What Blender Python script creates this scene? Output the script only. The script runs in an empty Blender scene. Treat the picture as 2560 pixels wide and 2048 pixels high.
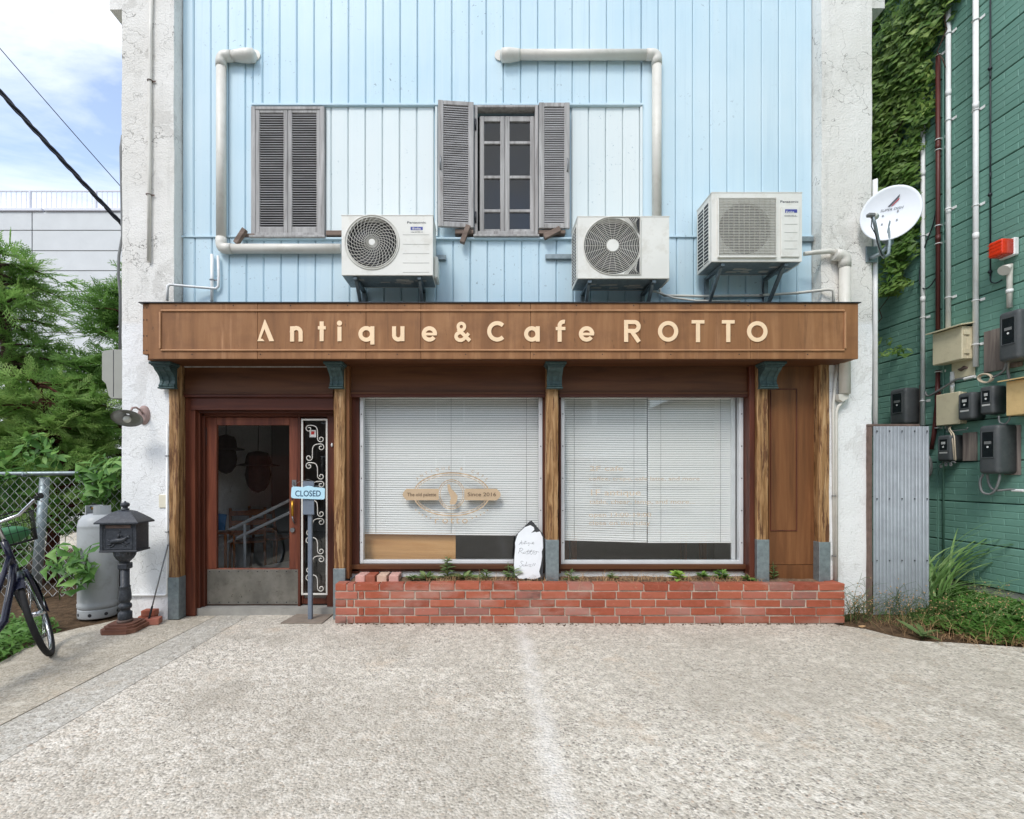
import bpy, bmesh, math, random
from mathutils import Vector, Matrix, Euler
from mathutils import noise as mnoise

# ------------------------------------------------------------------ camera, sky, sun, exposure
F, CX, CY, H = 1250.0, 1215.0, 1188.0, 1.305      # focal length and principal point in photo pixels, eye height
scene = bpy.context.scene
C = scene.collection
cam_data = bpy.data.cameras.new('camera')
cam = bpy.data.objects.new('camera', cam_data); C.objects.link(cam)
cam.location = (0, 0, H); cam.rotation_euler = (math.radians(90), 0, 0)
cam_data.sensor_width = 36; cam_data.sensor_fit = 'HORIZONTAL'
cam_data.lens = F / 2560 * 36
cam_data.shift_x = (1280 - CX) / 2560; cam_data.shift_y = (CY - 1024) / 2560
cam_data.clip_start = 0.05; cam_data.clip_end = 600
scene.camera = cam

SUN_EL, SUN_AZ = math.radians(50), math.radians(-26)      # behind the camera, veiled by thin cloud
world = bpy.data.worlds.new('World'); scene.world = world; world.use_nodes = True
wn = world.node_tree.nodes; wl = world.node_tree.links; wn.clear()
w_out = wn.new('ShaderNodeOutputWorld'); w_bg = wn.new('ShaderNodeBackground')
w_bg.inputs['Strength'].default_value = 0.1
w_sky = wn.new('ShaderNodeTexSky'); w_sky.sky_type = 'NISHITA'; w_sky.sun_disc = False
w_sky.sun_elevation = SUN_EL; w_sky.sun_rotation = math.pi - SUN_AZ
w_sky.air_density = 1.0; w_sky.dust_density = 0.6; w_sky.ozone_density = 1.2
w_hsv = wn.new('ShaderNodeHueSaturation'); w_hsv.inputs['Saturation'].default_value = 0.8; w_hsv.inputs['Value'].default_value = 2.4
w_tc = wn.new('ShaderNodeTexCoord'); w_map = wn.new('ShaderNodeMapping')
w_map.inputs['Scale'].default_value = (1.0, 1.0, 2.2); w_map.inputs['Rotation'].default_value = (0.2, -0.5, 0.3)
w_map.inputs['Location'].default_value = (0.35, 0.1, 0.55)
w_n = wn.new('ShaderNodeTexNoise'); w_n.inputs['Scale'].default_value = 2.6; w_n.inputs['Detail'].default_value = 9
w_n.inputs['Roughness'].default_value = 0.56; w_n.inputs['Distortion'].default_value = 0.35
w_r = wn.new('ShaderNodeValToRGB'); w_r.color_ramp.elements[0].position = 0.37; w_r.color_ramp.elements[1].position = 0.60
w_mix = wn.new('ShaderNodeMix'); w_mix.data_type = 'RGBA'
w_mix.inputs[7].default_value = (11.0, 11.2, 11.6, 1)
wl.new(w_tc.outputs['Generated'], w_map.inputs[0]); wl.new(w_map.outputs[0], w_n.inputs['Vector'])
wl.new(w_n.outputs[0], w_r.inputs[0]); wl.new(w_r.outputs[0], w_mix.inputs[0])
wl.new(w_sky.outputs[0], w_hsv.inputs['Color']); wl.new(w_hsv.outputs[0], w_mix.inputs[6])
wl.new(w_mix.outputs[2], w_bg.inputs[0]); wl.new(w_bg.outputs[0], w_out.inputs[0])

sun_data = bpy.data.lights.new('sun', 'SUN'); sun = bpy.data.objects.new('sun', sun_data); C.objects.link(sun)
sun_data.energy = 1.5; sun_data.angle = math.radians(16); sun_data.color = (1.0, 0.96, 0.9)
sun.rotation_euler = (math.pi / 2 - SUN_EL, 0, SUN_AZ)      # shines along +Y, downwards
sun.location = (0, -8, 12)

vs = scene.view_settings
vs.view_transform = 'Standard'; vs.look = 'None'; vs.gamma = 1.0; vs.use_curve_mapping = False
vs.exposure = 0.45
scene.render.engine = 'CYCLES'
scene.cycles.use_denoising = True
scene.cycles.max_bounces = 8; scene.cycles.transparent_max_bounces = 16
scene.cycles.caustics_reflective = False; scene.cycles.caustics_refractive = False

# ------------------------------------------------------------------ helpers
rnd = random.Random(7)
def X(px, Y): return (px - CX) * Y / F
def Z(py, Y): return H - (py - CY) * Y / F
def P(px, py, Y): return Vector((X(px, Y), Y, Z(py, Y)))
def sr(r, g, b):
    def c(u):
        u /= 255.0
        return u / 12.92 if u <= 0.04045 else ((u + 0.055) / 1.055) ** 2.4
    return (c(r), c(g), c(b), 1.0)

def chamfer_box(x0, x1, y0, y1, z0, z1, b):
    bm = bmesh.new(); bmesh.ops.create_cube(bm, size=1.0)
    for v in bm.verts:
        v.co = Vector(((x0 + x1) / 2 + v.co.x * (x1 - x0), (y0 + y1) / 2 + v.co.y * (y1 - y0), (z0 + z1) / 2 + v.co.z * (z1 - z0)))
    bmesh.ops.bevel(bm, geom=list(bm.edges), offset=b, segments=1, affect='EDGES', profile=0.5)
    bm.verts.index_update()
    r = ([tuple(v.co) for v in bm.verts], [tuple(v.index for v in f.verts) for f in bm.faces]); bm.free()
    return r

class MB:
    def __init__(self): self.v, self.f, self.s = [], [], []
    def add(self, vs, fs, smooth=False):
        o = len(self.v); self.v += [tuple(p) for p in vs]
        self.f += [tuple(i + o for i in f) for f in fs]; self.s += [smooth] * len(fs)
        return self
    def box(self, x0, x1, y0, y1, z0, z1, b=0.0):
        x0, x1 = min(x0, x1), max(x0, x1); y0, y1 = min(y0, y1), max(y0, y1); z0, z1 = min(z0, z1), max(z0, z1)
        b = min(b, (x1 - x0) * .3, (y1 - y0) * .3, (z1 - z0) * .3)
        if b > 0: return self.add(*chamfer_box(x0, x1, y0, y1, z0, z1, b))
        return self.add([(x0, y0, z0), (x1, y0, z0), (x1, y1, z0), (x0, y1, z0), (x0, y0, z1), (x1, y0, z1), (x1, y1, z1), (x0, y1, z1)],
                        [(0, 3, 2, 1), (4, 5, 6, 7), (0, 1, 5, 4), (1, 2, 6, 5), (2, 3, 7, 6), (3, 0, 4, 7)])
    def rough_box(self, x0, x1, y0, y1, z0, z1, step, amp, seed=0):
        """box whose faces are grids, their points pushed about a little (plaster, concrete)"""
        n = [max(1, int(round((b - a) / step))) for a, b in ((x0, x1), (y0, y1), (z0, z1))]
        idx = {}; vs = []; fs = []
        def vid(i, j, k):
            if (i, j, k) not in idx:
                p = Vector((x0 + (x1 - x0) * i / n[0], y0 + (y1 - y0) * j / n[1], z0 + (z1 - z0) * k / n[2]))
                d = mnoise.noise_vector(p * 2.3 + Vector((seed, 3.1, 0))) * amp + mnoise.noise_vector(p * 9 + Vector((seed, 0, 5))) * amp * .5
                idx[(i, j, k)] = len(vs); vs.append(p + d)
            return idx[(i, j, k)]
        for i in range(n[0]):
            for k in range(n[2]):
                fs.append((vid(i, 0, k), vid(i + 1, 0, k), vid(i + 1, 0, k + 1), vid(i, 0, k + 1)))
                fs.append((vid(i, n[1], k), vid(i, n[1], k + 1), vid(i + 1, n[1], k + 1), vid(i + 1, n[1], k)))
            for j in range(n[1]):
                fs.append((vid(i, j, 0), vid(i, j + 1, 0), vid(i + 1, j + 1, 0), vid(i + 1, j, 0)))
                fs.append((vid(i, j, n[2]), vid(i + 1, j, n[2]), vid(i + 1, j + 1, n[2]), vid(i, j + 1, n[2])))
        for j in range(n[1]):
            for k in range(n[2]):
                fs.append((vid(0, j, k), vid(0, j, k + 1), vid(0, j + 1, k + 1), vid(0, j + 1, k)))
                fs.append((vid(n[0], j, k), vid(n[0], j + 1, k), vid(n[0], j + 1, k + 1), vid(n[0], j, k + 1)))
        return self.add(vs, fs)
    def prism(self, poly, a0, a1, axis='y'):
        """extrude a 2-D outline: axis y takes (x,z), axis x takes (y,z), axis z takes (x,y)"""
        n = len(poly)
        def p3(p, a): return (p[0], a, p[1]) if axis == 'y' else ((a, p[0], p[1]) if axis == 'x' else (p[0], p[1], a))
        vs = [p3(p, a0) for p in poly] + [p3(p, a1) for p in poly]
        fs = [tuple(range(n)), tuple(range(2 * n - 1, n - 1, -1))] + [(i, n + i, n + (i + 1) % n, (i + 1) % n) for i in range(n)]
        return self.add(vs, fs)
    def tube(self, pts, r, n=8, closed=False, caps=True, smooth=True):
        pts = [Vector(p) for p in pts]; m = len(pts)
        rr = r if isinstance(r, (list, tuple)) else [r] * m
        t0 = (pts[1] - pts[0]).normalized()
        u = t0.cross(Vector((0, 0, 1)))
        if u.length < 1e-3: u = t0.cross(Vector((1, 0, 0)))
        u.normalize(); vs = []
        for i in range(m):
            if closed: t = (pts[(i + 1) % m] - pts[i - 1])
            elif i == 0: t = pts[1] - pts[0]
            elif i == m - 1: t = pts[-1] - pts[-2]
            else: t = (pts[i + 1] - pts[i]).normalized() + (pts[i] - pts[i - 1]).normalized()
            if t.length < 1e-9: t = t0.copy()
            t.normalize(); u = u - t * u.dot(t)
            if u.length < 1e-6: u = t.orthogonal()
            u.normalize(); w = t.cross(u)
            for k in range(n):
                a = 2 * math.pi * k / n
                vs.append(pts[i] + (u * math.cos(a) + w * math.sin(a)) * rr[i])
        fs = []
        for i in range(m if closed else m - 1):
            a, b = i * n, ((i + 1) % m) * n
            for k in range(n): fs.append((a + k, a + (k + 1) % n, b + (k + 1) % n, b + k))
        self.add(vs, fs, smooth)
        if caps and not closed:
            o = len(self.v) - len(vs)
            self.f += [tuple(o + k for k in range(n - 1, -1, -1)), tuple(o + (m - 1) * n + k for k in range(n))]; self.s += [False, False]
        return self
    def lathe(self, prof, c=(0, 0, 0), n=20, smooth=True):
        """profile of (radius, height) turned about a vertical axis through c"""
        vs = []
        for r, z in prof:
            for k in range(n):
                a = 2 * math.pi * k / n
                vs.append((c[0] + r * math.cos(a), c[1] + r * math.sin(a), c[2] + z))
        m = len(prof); fs = []
        for i in range(m - 1):
            for k in range(n): fs.append((i * n + k, i * n + (k + 1) % n, (i + 1) * n + (k + 1) % n, (i + 1) * n + k))
        fs.append(tuple(range(n - 1, -1, -1))); fs.append(tuple((m - 1) * n + k for k in range(n)))
        return self.add(vs, fs, smooth)
    def sphere(self, c, r, n=12, sc=(1, 1, 1)):
        m = n // 2 + 1
        pr = [(max(1e-4, r * math.sin(math.pi * i / (m - 1))), -r * math.cos(math.pi * i / (m - 1))) for i in range(m)]
        s0 = len(self.v); self.lathe(pr, (0, 0, 0), n)
        for i in range(s0, len(self.v)):
            p = self.v[i]; self.v[i] = (c[0] + p[0] * sc[0], c[1] + p[1] * sc[1], c[2] + p[2] * sc[2])
        return self
    def xf(self, M, start=0):
        for i in range(start, len(self.v)): self.v[i] = tuple(M @ Vector(self.v[i]))
        return self
    def build(self, name, material, parent=None, local=False, label=None, kind=None):
        off = Vector((0, 0, 0))
        if parent is not None and not local:
            q = parent
            while q is not None: off += q.location; q = q.parent
        me = bpy.data.meshes.new(name)
        me.from_pydata([(p[0] - off.x, p[1] - off.y, p[2] - off.z) for p in self.v], [], self.f)
        me.polygons.foreach_set('use_smooth', self.s)
        me.materials.append(M[material] if isinstance(material, str) else material)
        me.validate(); me.update()
        o = bpy.data.objects.new(name, me); C.objects.link(o)
        if parent is not None: o.parent = parent
        if label: o['label'] = label
        if kind: o['kind'] = kind
        return o

def thing(name, label, cat, loc=(0, 0, 0), rot=(0, 0, 0), group=None):
    o = bpy.data.objects.new(name, None); C.objects.link(o)
    o.empty_display_size = 0.1
    o.location = loc; o.rotation_euler = rot
    o['label'] = label; o['category'] = cat
    if group: o['group'] = group
    return o
def tag(o, label, cat, group=None, kind=None):
    o['label'] = label; o['category'] = cat
    if group: o['group'] = group
    if kind: o['kind'] = kind
    return o
def link_copy(src, parent, M4=None, name=None):
    o = src.copy(); C.objects.link(o); o.parent = parent
    if M4 is not None: o.matrix_basis = M4
    return o

def text_geo(s, size, align='LEFT', extrude=0.0, shear=0.0, space=1.0, offset=0.0):
    cu = bpy.data.curves.new('text_tmp', 'FONT'); cu.body = s; cu.size = size; cu.align_x = align
    cu.extrude = extrude; cu.shear = shear; cu.space_character = space; cu.offset = offset; cu.resolution_u = 3
    ob = bpy.data.objects.new('text_tmp', cu); C.objects.link(ob)
    dg = bpy.context.evaluated_depsgraph_get(); me = ob.evaluated_get(dg).to_mesh()
    vs = [tuple(v.co) for v in me.vertices]; fs = [tuple(p.vertices) for p in me.polygons]
    ob.evaluated_get(dg).to_mesh_clear()
    bpy.data.objects.remove(ob); bpy.data.curves.remove(cu)
    return vs, fs
def fit_text(mb, s, px0, px1, pybase, pytop, Y, extrude=0.0006, offset=0.0, cap=0.72):
    """flat lettering on a vertical plane facing the viewer, fitted between two photo columns"""
    vs, fs = text_geo(s, 1.0, offset=offset)
    xs = [p[0] for p in vs]; w = max(xs) - min(xs); x0 = min(xs)
    sx = (X(px1, Y) - X(px0, Y)) / w; sz = (Z(pytop, Y) - Z(pybase, Y)) / cap
    mb.add([(X(px0, Y) + (p[0] - x0) * sx, Y - extrude, Z(pybase, Y) + p[1] * sz) for p in vs], fs)

# ------------------------------------------------------------------ materials
M = {}
class NT:
    def __init__(self, name):
        m = bpy.data.materials.new(name); m.use_nodes = True; self.m = m
        self.n = m.node_tree.nodes; self.l = m.node_tree.links
        self.bs = self.n['Principled BSDF']; self.out = self.n['Material Output']; M[name] = m
        self._tc = None
    def node(self, t, **kw):
        x = self.n.new(t)
        for k, v in kw.items(): setattr(x, k, v)
        return x
    def put(self, sock, v):
        if hasattr(v, 'is_linked') or isinstance(v, bpy.types.NodeSocket): self.l.new(v, sock)
        else: sock.default_value = v
    def co(self, sc=(1, 1, 1), loc=(0, 0, 0), rot=(0, 0, 0), rand=False):
        if self._tc is None: self._tc = self.node('ShaderNodeTexCoord')
        mp = self.node('ShaderNodeMapping'); mp.inputs['Scale'].default_value = sc
        mp.inputs['Rotation'].default_value = rot; mp.inputs['Location'].default_value = loc
        self.l.new(self._tc.outputs['Object'], mp.inputs[0])
        if rand:
            oi = self.node('ShaderNodeObjectInfo'); mu = self.node('ShaderNodeMath', operation='MULTIPLY'); mu.inputs[1].default_value = 37.0
            self.l.new(oi.outputs['Random'], mu.inputs[0])
            ad = self.node('ShaderNodeVectorMath', operation='ADD'); self.l.new(mp.outputs[0], ad.inputs[0]); self.l.new(mu.outputs[0], ad.inputs[1])
            return ad.outputs[0]
        return mp.outputs[0]
    def noise(self, vec, scale, detail=4, rough=0.55, dist=0.0):
        x = self.node('ShaderNodeTexNoise'); x.inputs['Scale'].default_value = scale; x.inputs['Detail'].default_value = detail
        x.inputs['Roughness'].default_value = rough; x.inputs['Distortion'].default_value = dist
        self.l.new(vec, x.inputs['Vector']); return x.outputs[0]
    def voro(self, vec, scale, feature='F1', out='Distance', rnd_=1.0):
        x = self.node('ShaderNodeTexVoronoi', feature=feature); x.inputs['Scale'].default_value = scale; x.inputs['Randomness'].default_value = rnd_
        self.l.new(vec, x.inputs['Vector']); return x.outputs[out]
    def ramp(self, fac, stops, interp='LINEAR'):
        x = self.node('ShaderNodeValToRGB'); cr = x.color_ramp; cr.interpolation = interp
        while len(cr.elements) < len(stops): cr.elements.new(0.5)
        for e, (p, c) in zip(cr.elements, stops):
            e.position = p; e.color = c if isinstance(c, (tuple, list)) else (c, c, c, 1)
        self.l.new(fac, x.inputs[0]); return x.outputs[0]
    def mix(self, fac, a, b, mode='MIX'):
        x = self.node('ShaderNodeMix', data_type='RGBA', blend_type=mode)
        self.put(x.inputs[0], fac); self.put(x.inputs[6], a); self.put(x.inputs[7], b); return x.outputs[2]
    def math(self, op, a, b=0.0, clamp=False):
        x = self.node('ShaderNodeMath', operation=op); x.use_clamp = clamp
        self.put(x.inputs[0], a); self.put(x.inputs[1], b); return x.outputs[0]
    def sep(self, vec):
        x = self.node('ShaderNodeSeparateXYZ'); self.l.new(vec, x.inputs[0]); return x.outputs
    def rand(self):
        return self.node('ShaderNodeObjectInfo').outputs['Random']
    def bump(self, h, strength=0.3, dist=0.01, prev=None):
        x = self.node('ShaderNodeBump'); x.inputs['Strength'].default_value = strength; x.inputs['Distance'].default_value = dist
        self.l.new(h, x.inputs['Height'])
        if prev is not None: self.l.new(prev, x.inputs['Normal'])
        return x.outputs[0]
    def done(self, color, rough=0.6, normal=None, metal=0.0, spec=0.5):
        self.put(self.bs.inputs['Base Color'], color); self.put(self.bs.inputs['Roughness'], rough)
        self.put(self.bs.inputs['Metallic'], metal); self.bs.inputs['Specular IOR Level'].default_value = spec
        if normal is not None: self.l.new(normal, self.bs.inputs['Normal'])
        return self.m

def mat_plain(name, col, rough=0.55, metal=0.0, var=0.12, scale=6.0, bump=0.05, bscale=60.0, spec=0.5, dirt=None, dirt_amt=0.35):
    """a paint or plastic: soft mottling, faint dirt, fine relief"""
    t = NT(name); v = t.co(rand=True); n = t.noise(v, scale, 5)
    lo = tuple(c * (1 - var) for c in col[:3]) + (1,); hi = tuple(min(1, c * (1 + var)) for c in col[:3]) + (1,)
    c = t.ramp(n, [(0.3, lo), (0.7, hi)])
    if dirt:
        d = t.ramp(t.noise(v, scale * 2.7, 8, 0.7), [(0.52, 0.0), (0.72, 1.0)])
        c = t.mix(t.math('MULTIPLY', d, dirt_amt), c, dirt)
    r = t.ramp(t.noise(v, scale * 3, 4), [(0.3, max(0.02, rough - .08)), (0.7, min(1, rough + .1))])
    return t.done(c, r, t.bump(t.noise(v, bscale, 3), bump, 0.004), metal, spec)

def mat_wood(name, cols, axis='z', rough=0.6, grain=9.0, bump=0.25, spec=0.4, streak=None, streak_at=(0.6, 0.75)):
    """timber: stretched noise along one axis, with optional weathered streaks"""
    t = NT(name); s = {'z': (grain, grain, grain * .07), 'x': (grain * .07, grain, grain), 'y': (grain, grain * .07, grain)}[axis]
    v = t.co(s, rand=True); n = t.noise(v, 2.2, 8, 0.65, 0.6)
    k = len(cols); c = t.ramp(n, [(0.3 + 0.4 * i / max(1, k - 1), cols[i]) for i in range(k)])
    if streak:
        s2 = {'z': (14, 14, 1.6), 'x': (1.6, 14, 14), 'y': (14, 1.6, 14)}[axis]
        m_ = t.ramp(t.noise(t.co(s2, rand=True), 1.0, 6, 0.7), [(streak_at[0], 0.0), (streak_at[1], 1.0)])
        c = t.mix(m_, c, streak)
    return t.done(c, rough, t.bump(n, bump, 0.004), 0, spec)

# painted timber of the upper wall: pale sky blue, sun-bleached, flecks of dark mould and bare spots
def mat_boards(name, a, b, fleck):
    t = NT(name); v = t.co(rand=False); vr = t.co(rand=True)
    c = t.mix(t.ramp(t.noise(v, 0.55, 4), [(0.35, 0.0), (0.68, 1.0)]), a, b)
    c = t.mix(t.math('MULTIPLY', t.rand(), 0.16), c, tuple(x * .9 for x in a[:3]) + (1,))
    st = t.ramp(t.noise(t.co((9, 9, .35)), 1.6, 7, .7), [(0.5, 0.0), (0.8, 0.5)])
    c = t.mix(st, c, (b[0] * 1.02, b[1] * 1.0, b[2] * .98, 1))
    f1 = t.ramp(t.noise(v, 27, 5, .68, .4), [(0.62, 0.0), (0.66, 1.0)])
    f2 = t.ramp(t.noise(t.co((1, 1, 1), (4, 0, 9)), 1.5, 4, .6), [(0.50, 0.0), (0.64, 1.0)])
    rs = t.ramp(t.noise(t.co((16, 16, .5), (2, 0, 7)), 1.0, 7, .72), [(0.56, 0.0), (0.78, 1.0)])
    c = t.mix(t.math('MULTIPLY', rs, .38), c, (a[0] * .72, a[1] * .76, a[2] * .80, 1))
    c = t.mix(t.math('MULTIPLY', t.math('MULTIPLY', f1, f2), 0.8), c, fleck)
    nb = t.noise(t.co((30, 30, 3)), 1.0, 6, .6)
    return t.done(c, 0.5, t.bump(nb, 0.12, 0.004, t.bump(f1, 0.2, 0.002)), 0, 0.35)
mat_boards('blue_paint', sr(186, 214, 228), sr(208, 227, 235), sr(92, 114, 128))
mat_boards('pale_paint', sr(212, 224, 226), sr(222, 230, 230), sr(120, 150, 165))

# rough-cast plaster of the piers: dirty cream above, fresh white below, hairline cracks and moss spots
def mat_stucco(name, base, base2, dirt, lower=None, split=0.0, crack=1.0):
    t = NT(name); v = t.co()
    c = t.mix(t.ramp(t.noise(v, 1.3, 5), [(0.35, 0.0), (0.65, 1.0)]), base, base2)
    spots = t.ramp(t.noise(t.co((1.6, 1.6, .9), rot=(0, .7, 0)), 30, 7, .72, 0.8), [(0.56, 0.0), (0.68, 1.0)])
    area = t.ramp(t.noise(t.co((1, 1, 1), (7, 2, 1)), 1.9, 4, .6), [(0.42, 0.1), (0.62, 1.0)])
    c = t.mix(t.math('MULTIPLY', t.math('MULTIPLY', spots, area), 0.5 * crack), c, dirt)
    fk = t.ramp(t.noise(t.co((1, 1, .8), (3, 1, 8)), 4.2, 9, .74, .5), [(0.535, 0.0), (0.56, 1.0)])
    fk = t.math('MULTIPLY', fk, t.ramp(t.noise(v, 1.1, 3), [(0.42, 0.0), (0.58, 1.0)]))
    c = t.mix(t.math('MULTIPLY', fk, .26 * crack), c, tuple(x * 1.6 for x in dirt[:3]) + (1,))
    vst = t.ramp(t.noise(t.co((7, 7, .5), (2, 2, 2)), 1.0, 7, .7), [(0.54, 0.0), (0.76, 1.0)])
    c = t.mix(t.math('MULTIPLY', vst, .28 * crack), c, dirt)
    vd = t.node('ShaderNodeVectorMath', operation='ADD'); nn = t.node('ShaderNodeTexNoise'); nn.inputs['Scale'].default_value = 3.5; nn.inputs['Detail'].default_value = 5
    t.l.new(v, nn.inputs['Vector']); t.l.new(v, vd.inputs[0]); t.l.new(nn.outputs['Color'], vd.inputs[1])
    cr = t.ramp(t.voro(vd.outputs[0], 2.1, 'DISTANCE_TO_EDGE'), [(0.0, 1.0), (0.011, 0.0)])
    cm = t.ramp(t.noise(v, 1.7, 3), [(0.42, 0.0), (0.54, 1.0)])
    c = t.mix(t.math('MULTIPLY', t.math('MULTIPLY', cr, cm), 0.85 * crack), c, tuple(x * .7 for x in dirt[:3]) + (1,))
    if lower is not None:
        z = t.sep(t.co())[2]; wob = t.math('MULTIPLY', t.noise(v, 3.0, 3), 0.12)
        m_ = t.ramp(t.math('SUBTRACT', t.math('ADD', z, wob), split), [(0.0, 1.0), (0.05, 0.0)])
        cl = t.mix(t.math('MULTIPLY', t.math('MULTIPLY', spots, area), 0.4), lower, dirt)
        cl = t.mix(t.math('MULTIPLY', fk, .18), cl, tuple(x * 1.6 for x in dirt[:3]) + (1,))
        cl = t.mix(t.math('MULTIPLY', t.math('MULTIPLY', cr, cm), .5), cl, dirt)
        c = t.mix(m_, c, cl)
    h = t.math('ADD', t.noise(v, 55, 5, .6), t.math('MULTIPLY', t.voro(v, 70), 0.7))
    return t.done(c, 0.9, t.bump(h, 0.38, 0.010), 0, 0.2)
mat_stucco('stucco', sr(222, 219, 212), sr(232, 230, 225), sr(120, 116, 108), lower=sr(237, 238, 238), split=2.72)
mat_stucco('stucco_white', sr(232, 233, 232), sr(238, 239, 238), sr(140, 138, 130), crack=.6)

# exposed-aggregate concrete of the forecourt
def mat_ground(name, smooth=0.0, tint=(1, 1, 1), mark=False):
    t = NT(name); v = t.co(); 
    vs_ = t.co((1.0, 1.0, 1.0))
    cell = t.node('ShaderNodeTexVoronoi', feature='F1'); cell.inputs['Scale'].default_value = 82; t.l.new(vs_, cell.inputs['Vector'])
    sp = t.sep(cell.outputs['Color'])
    k = lambda r, g, b: tuple(a * q for a, q in zip(sr(r, g, b)[:3], tint)) + (1,)
    stone = t.ramp(sp[0], [(0.0, k(112, 109, 105)), (0.10, k(142, 138, 132)), (0.32, k(182, 177, 168)), (0.6, k(206, 201, 191)), (0.85, k(226, 222, 213)), (1.0, k(240, 238, 232))])
    stone = t.mix(t.ramp(sp[1], [(0.9, 0.0), (0.98, 0.6)]), stone, k(196, 170, 148))
    fine = t.noise(v, 170, 4, .7)
    mortar = t.ramp(fine, [(0.3, k(172, 166, 156)), (0.7, k(224, 219, 209))])
    cm = t.ramp(cell.outputs['Distance'], [(0.50, 1.0), (0.78, 0.0)])
    wear = t.ramp(t.noise(v, 2.3, 6, .65), [(0.36, 0.0), (0.62, 1.0)])
    amt = t.math('MULTIPLY', cm, t.math('MULTIPLY', t.math('ADD', t.math('MULTIPLY', wear, .4), .55), 1.0 - smooth))
    c = t.mix(amt, mortar, stone)
    c = t.mix(t.math('MULTIPLY', t.ramp(t.noise(v, 17, 8, .75, .6), [(0.50, 0.0), (0.59, 1.0)]), .66), c, k(240, 237, 230))
    c = t.mix(t.math('MULTIPLY', t.ramp(t.noise(t.co((1, 1, 1), (5, 9, 0)), 21, 7, .75), [(0.55, 0.0), (0.67, 1.0)]), .38), c, k(146, 141, 133))
    c = t.mix(t.math('MULTIPLY', t.ramp(t.noise(t.co((1, 1, 1), (9, 1, 0)), 0.8, 5, .6), [(0.4, 0.0), (0.7, 1.0)]), .45), c, k(170, 164, 153))
    stn = t.ramp(t.noise(t.co((1.3, .6, 1), (1, 7, 0), (0, 0, .5)), 1.1, 7, .68, .8), [(0.52, 0.0), (0.66, 1.0)])
    c = t.mix(t.math('MULTIPLY', stn, .42), c, k(144, 137, 125))
    st2 = t.ramp(t.noise(t.co((.5, 1.2, 1), (8, 3, 0), (0, 0, -.35)), 0.9, 6, .62, 1.2), [(0.5, 0.0), (0.72, 1.0)])
    c = t.mix(t.math('MULTIPLY', st2, .30), c, k(160, 152, 140))
    vdk = t.node('ShaderNodeVectorMath', operation='ADD'); nnk = t.node('ShaderNodeTexNoise'); nnk.inputs['Scale'].default_value = 2.2; nnk.inputs['Detail'].default_value = 6
    t.l.new(v, nnk.inputs['Vector']); t.l.new(v, vdk.inputs[0]); t.l.new(nnk.outputs['Color'], vdk.inputs[1])
    crk = t.ramp(t.voro(vdk.outputs[0], 0.42, 'DISTANCE_TO_EDGE'), [(0.0, 1.0), (0.0035, 0.0)])
    crk = t.math('MULTIPLY', crk, t.ramp(t.noise(v, .9, 3), [(0.5, 0.0), (0.56, 1.0)]))
    c = t.mix(t.math('MULTIPLY', crk, .6), c, k(112, 106, 98))
    c = t.mix(t.math('MULTIPLY', t.ramp(t.noise(t.co((1, 1, 1), (2, 4, 0)), 1.9, 6, .7), [(0.58, 0.0), (0.70, 1.0)]), .32), c, k(212, 190, 164))
    if mark:      # the pale drip line that runs out from the brick planter
        s = t.sep(v); wob = t.math('MULTIPLY', t.math('SUBTRACT', t.noise(t.co((.001, 3, 1)), 1.6, 4), 0.5), 0.16)
        xc = t.math('ADD', t.math('MULTIPLY', s[1], 0.0), 0.30)
        xc = t.math('ADD', xc, wob)
        d = t.math('ABSOLUTE', t.math('SUBTRACT', s[0], xc))
        core = t.ramp(t.math('ADD', d, t.math('MULTIPLY', t.math('SUBTRACT', fine, .5), .12)), [(0.0, 1.0), (0.085, 0.0)])
        core = t.math('MULTIPLY', core, t.ramp(t.noise(v, 5, 5, .7), [(0.3, 0.2), (0.6, .8)]))
        c = t.mix(t.math('MULTIPLY', core, .75), c, k(240, 240, 240))
    h = t.math('ADD', t.math('MULTIPLY', cell.outputs['Distance'], -1.0 * (1 - smooth)), t.math('MULTIPLY', fine, 0.6))
    nb = t.bump(h, 0.75 * (1 - smooth * .6), 0.010, t.bump(t.noise(v, 9, 5, .6), 0.35, 0.02))
    return t.done(c, 0.93, nb, 0, 0.2)
mat_ground('aggregate', 0.0, (1.07, 1.03, 0.985), mark=True)
mat_ground('smooth_concrete', 0.35, (0.86, 0.82, 0.75))
mat_ground('grey_strip', 0.25, (0.86, 0.85, 0.83))

def mat_soil(name, a, b):
    t = NT(name); v = t.co(); n = t.noise(v, 16, 8, .7); c = t.ramp(n, [(0.3, a), (0.65, b)])
    c = t.mix(t.ramp(t.noise(v, 70, 4, .7), [(0.6, 0.0), (0.7, .6)]), c, tuple(min(1, x * 2.2) for x in b[:3]) + (1,))
    return t.done(c, 0.95, t.bump(n, 0.9, 0.03), 0, 0.1)
mat_soil('soil', sr(58, 46, 36), sr(110, 90, 70))
mat_soil('planter_soil', sr(86, 70, 58), sr(146, 122, 100))
mat_soil('asphalt_far', sr(70, 70, 70), sr(112, 112, 110))

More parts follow.
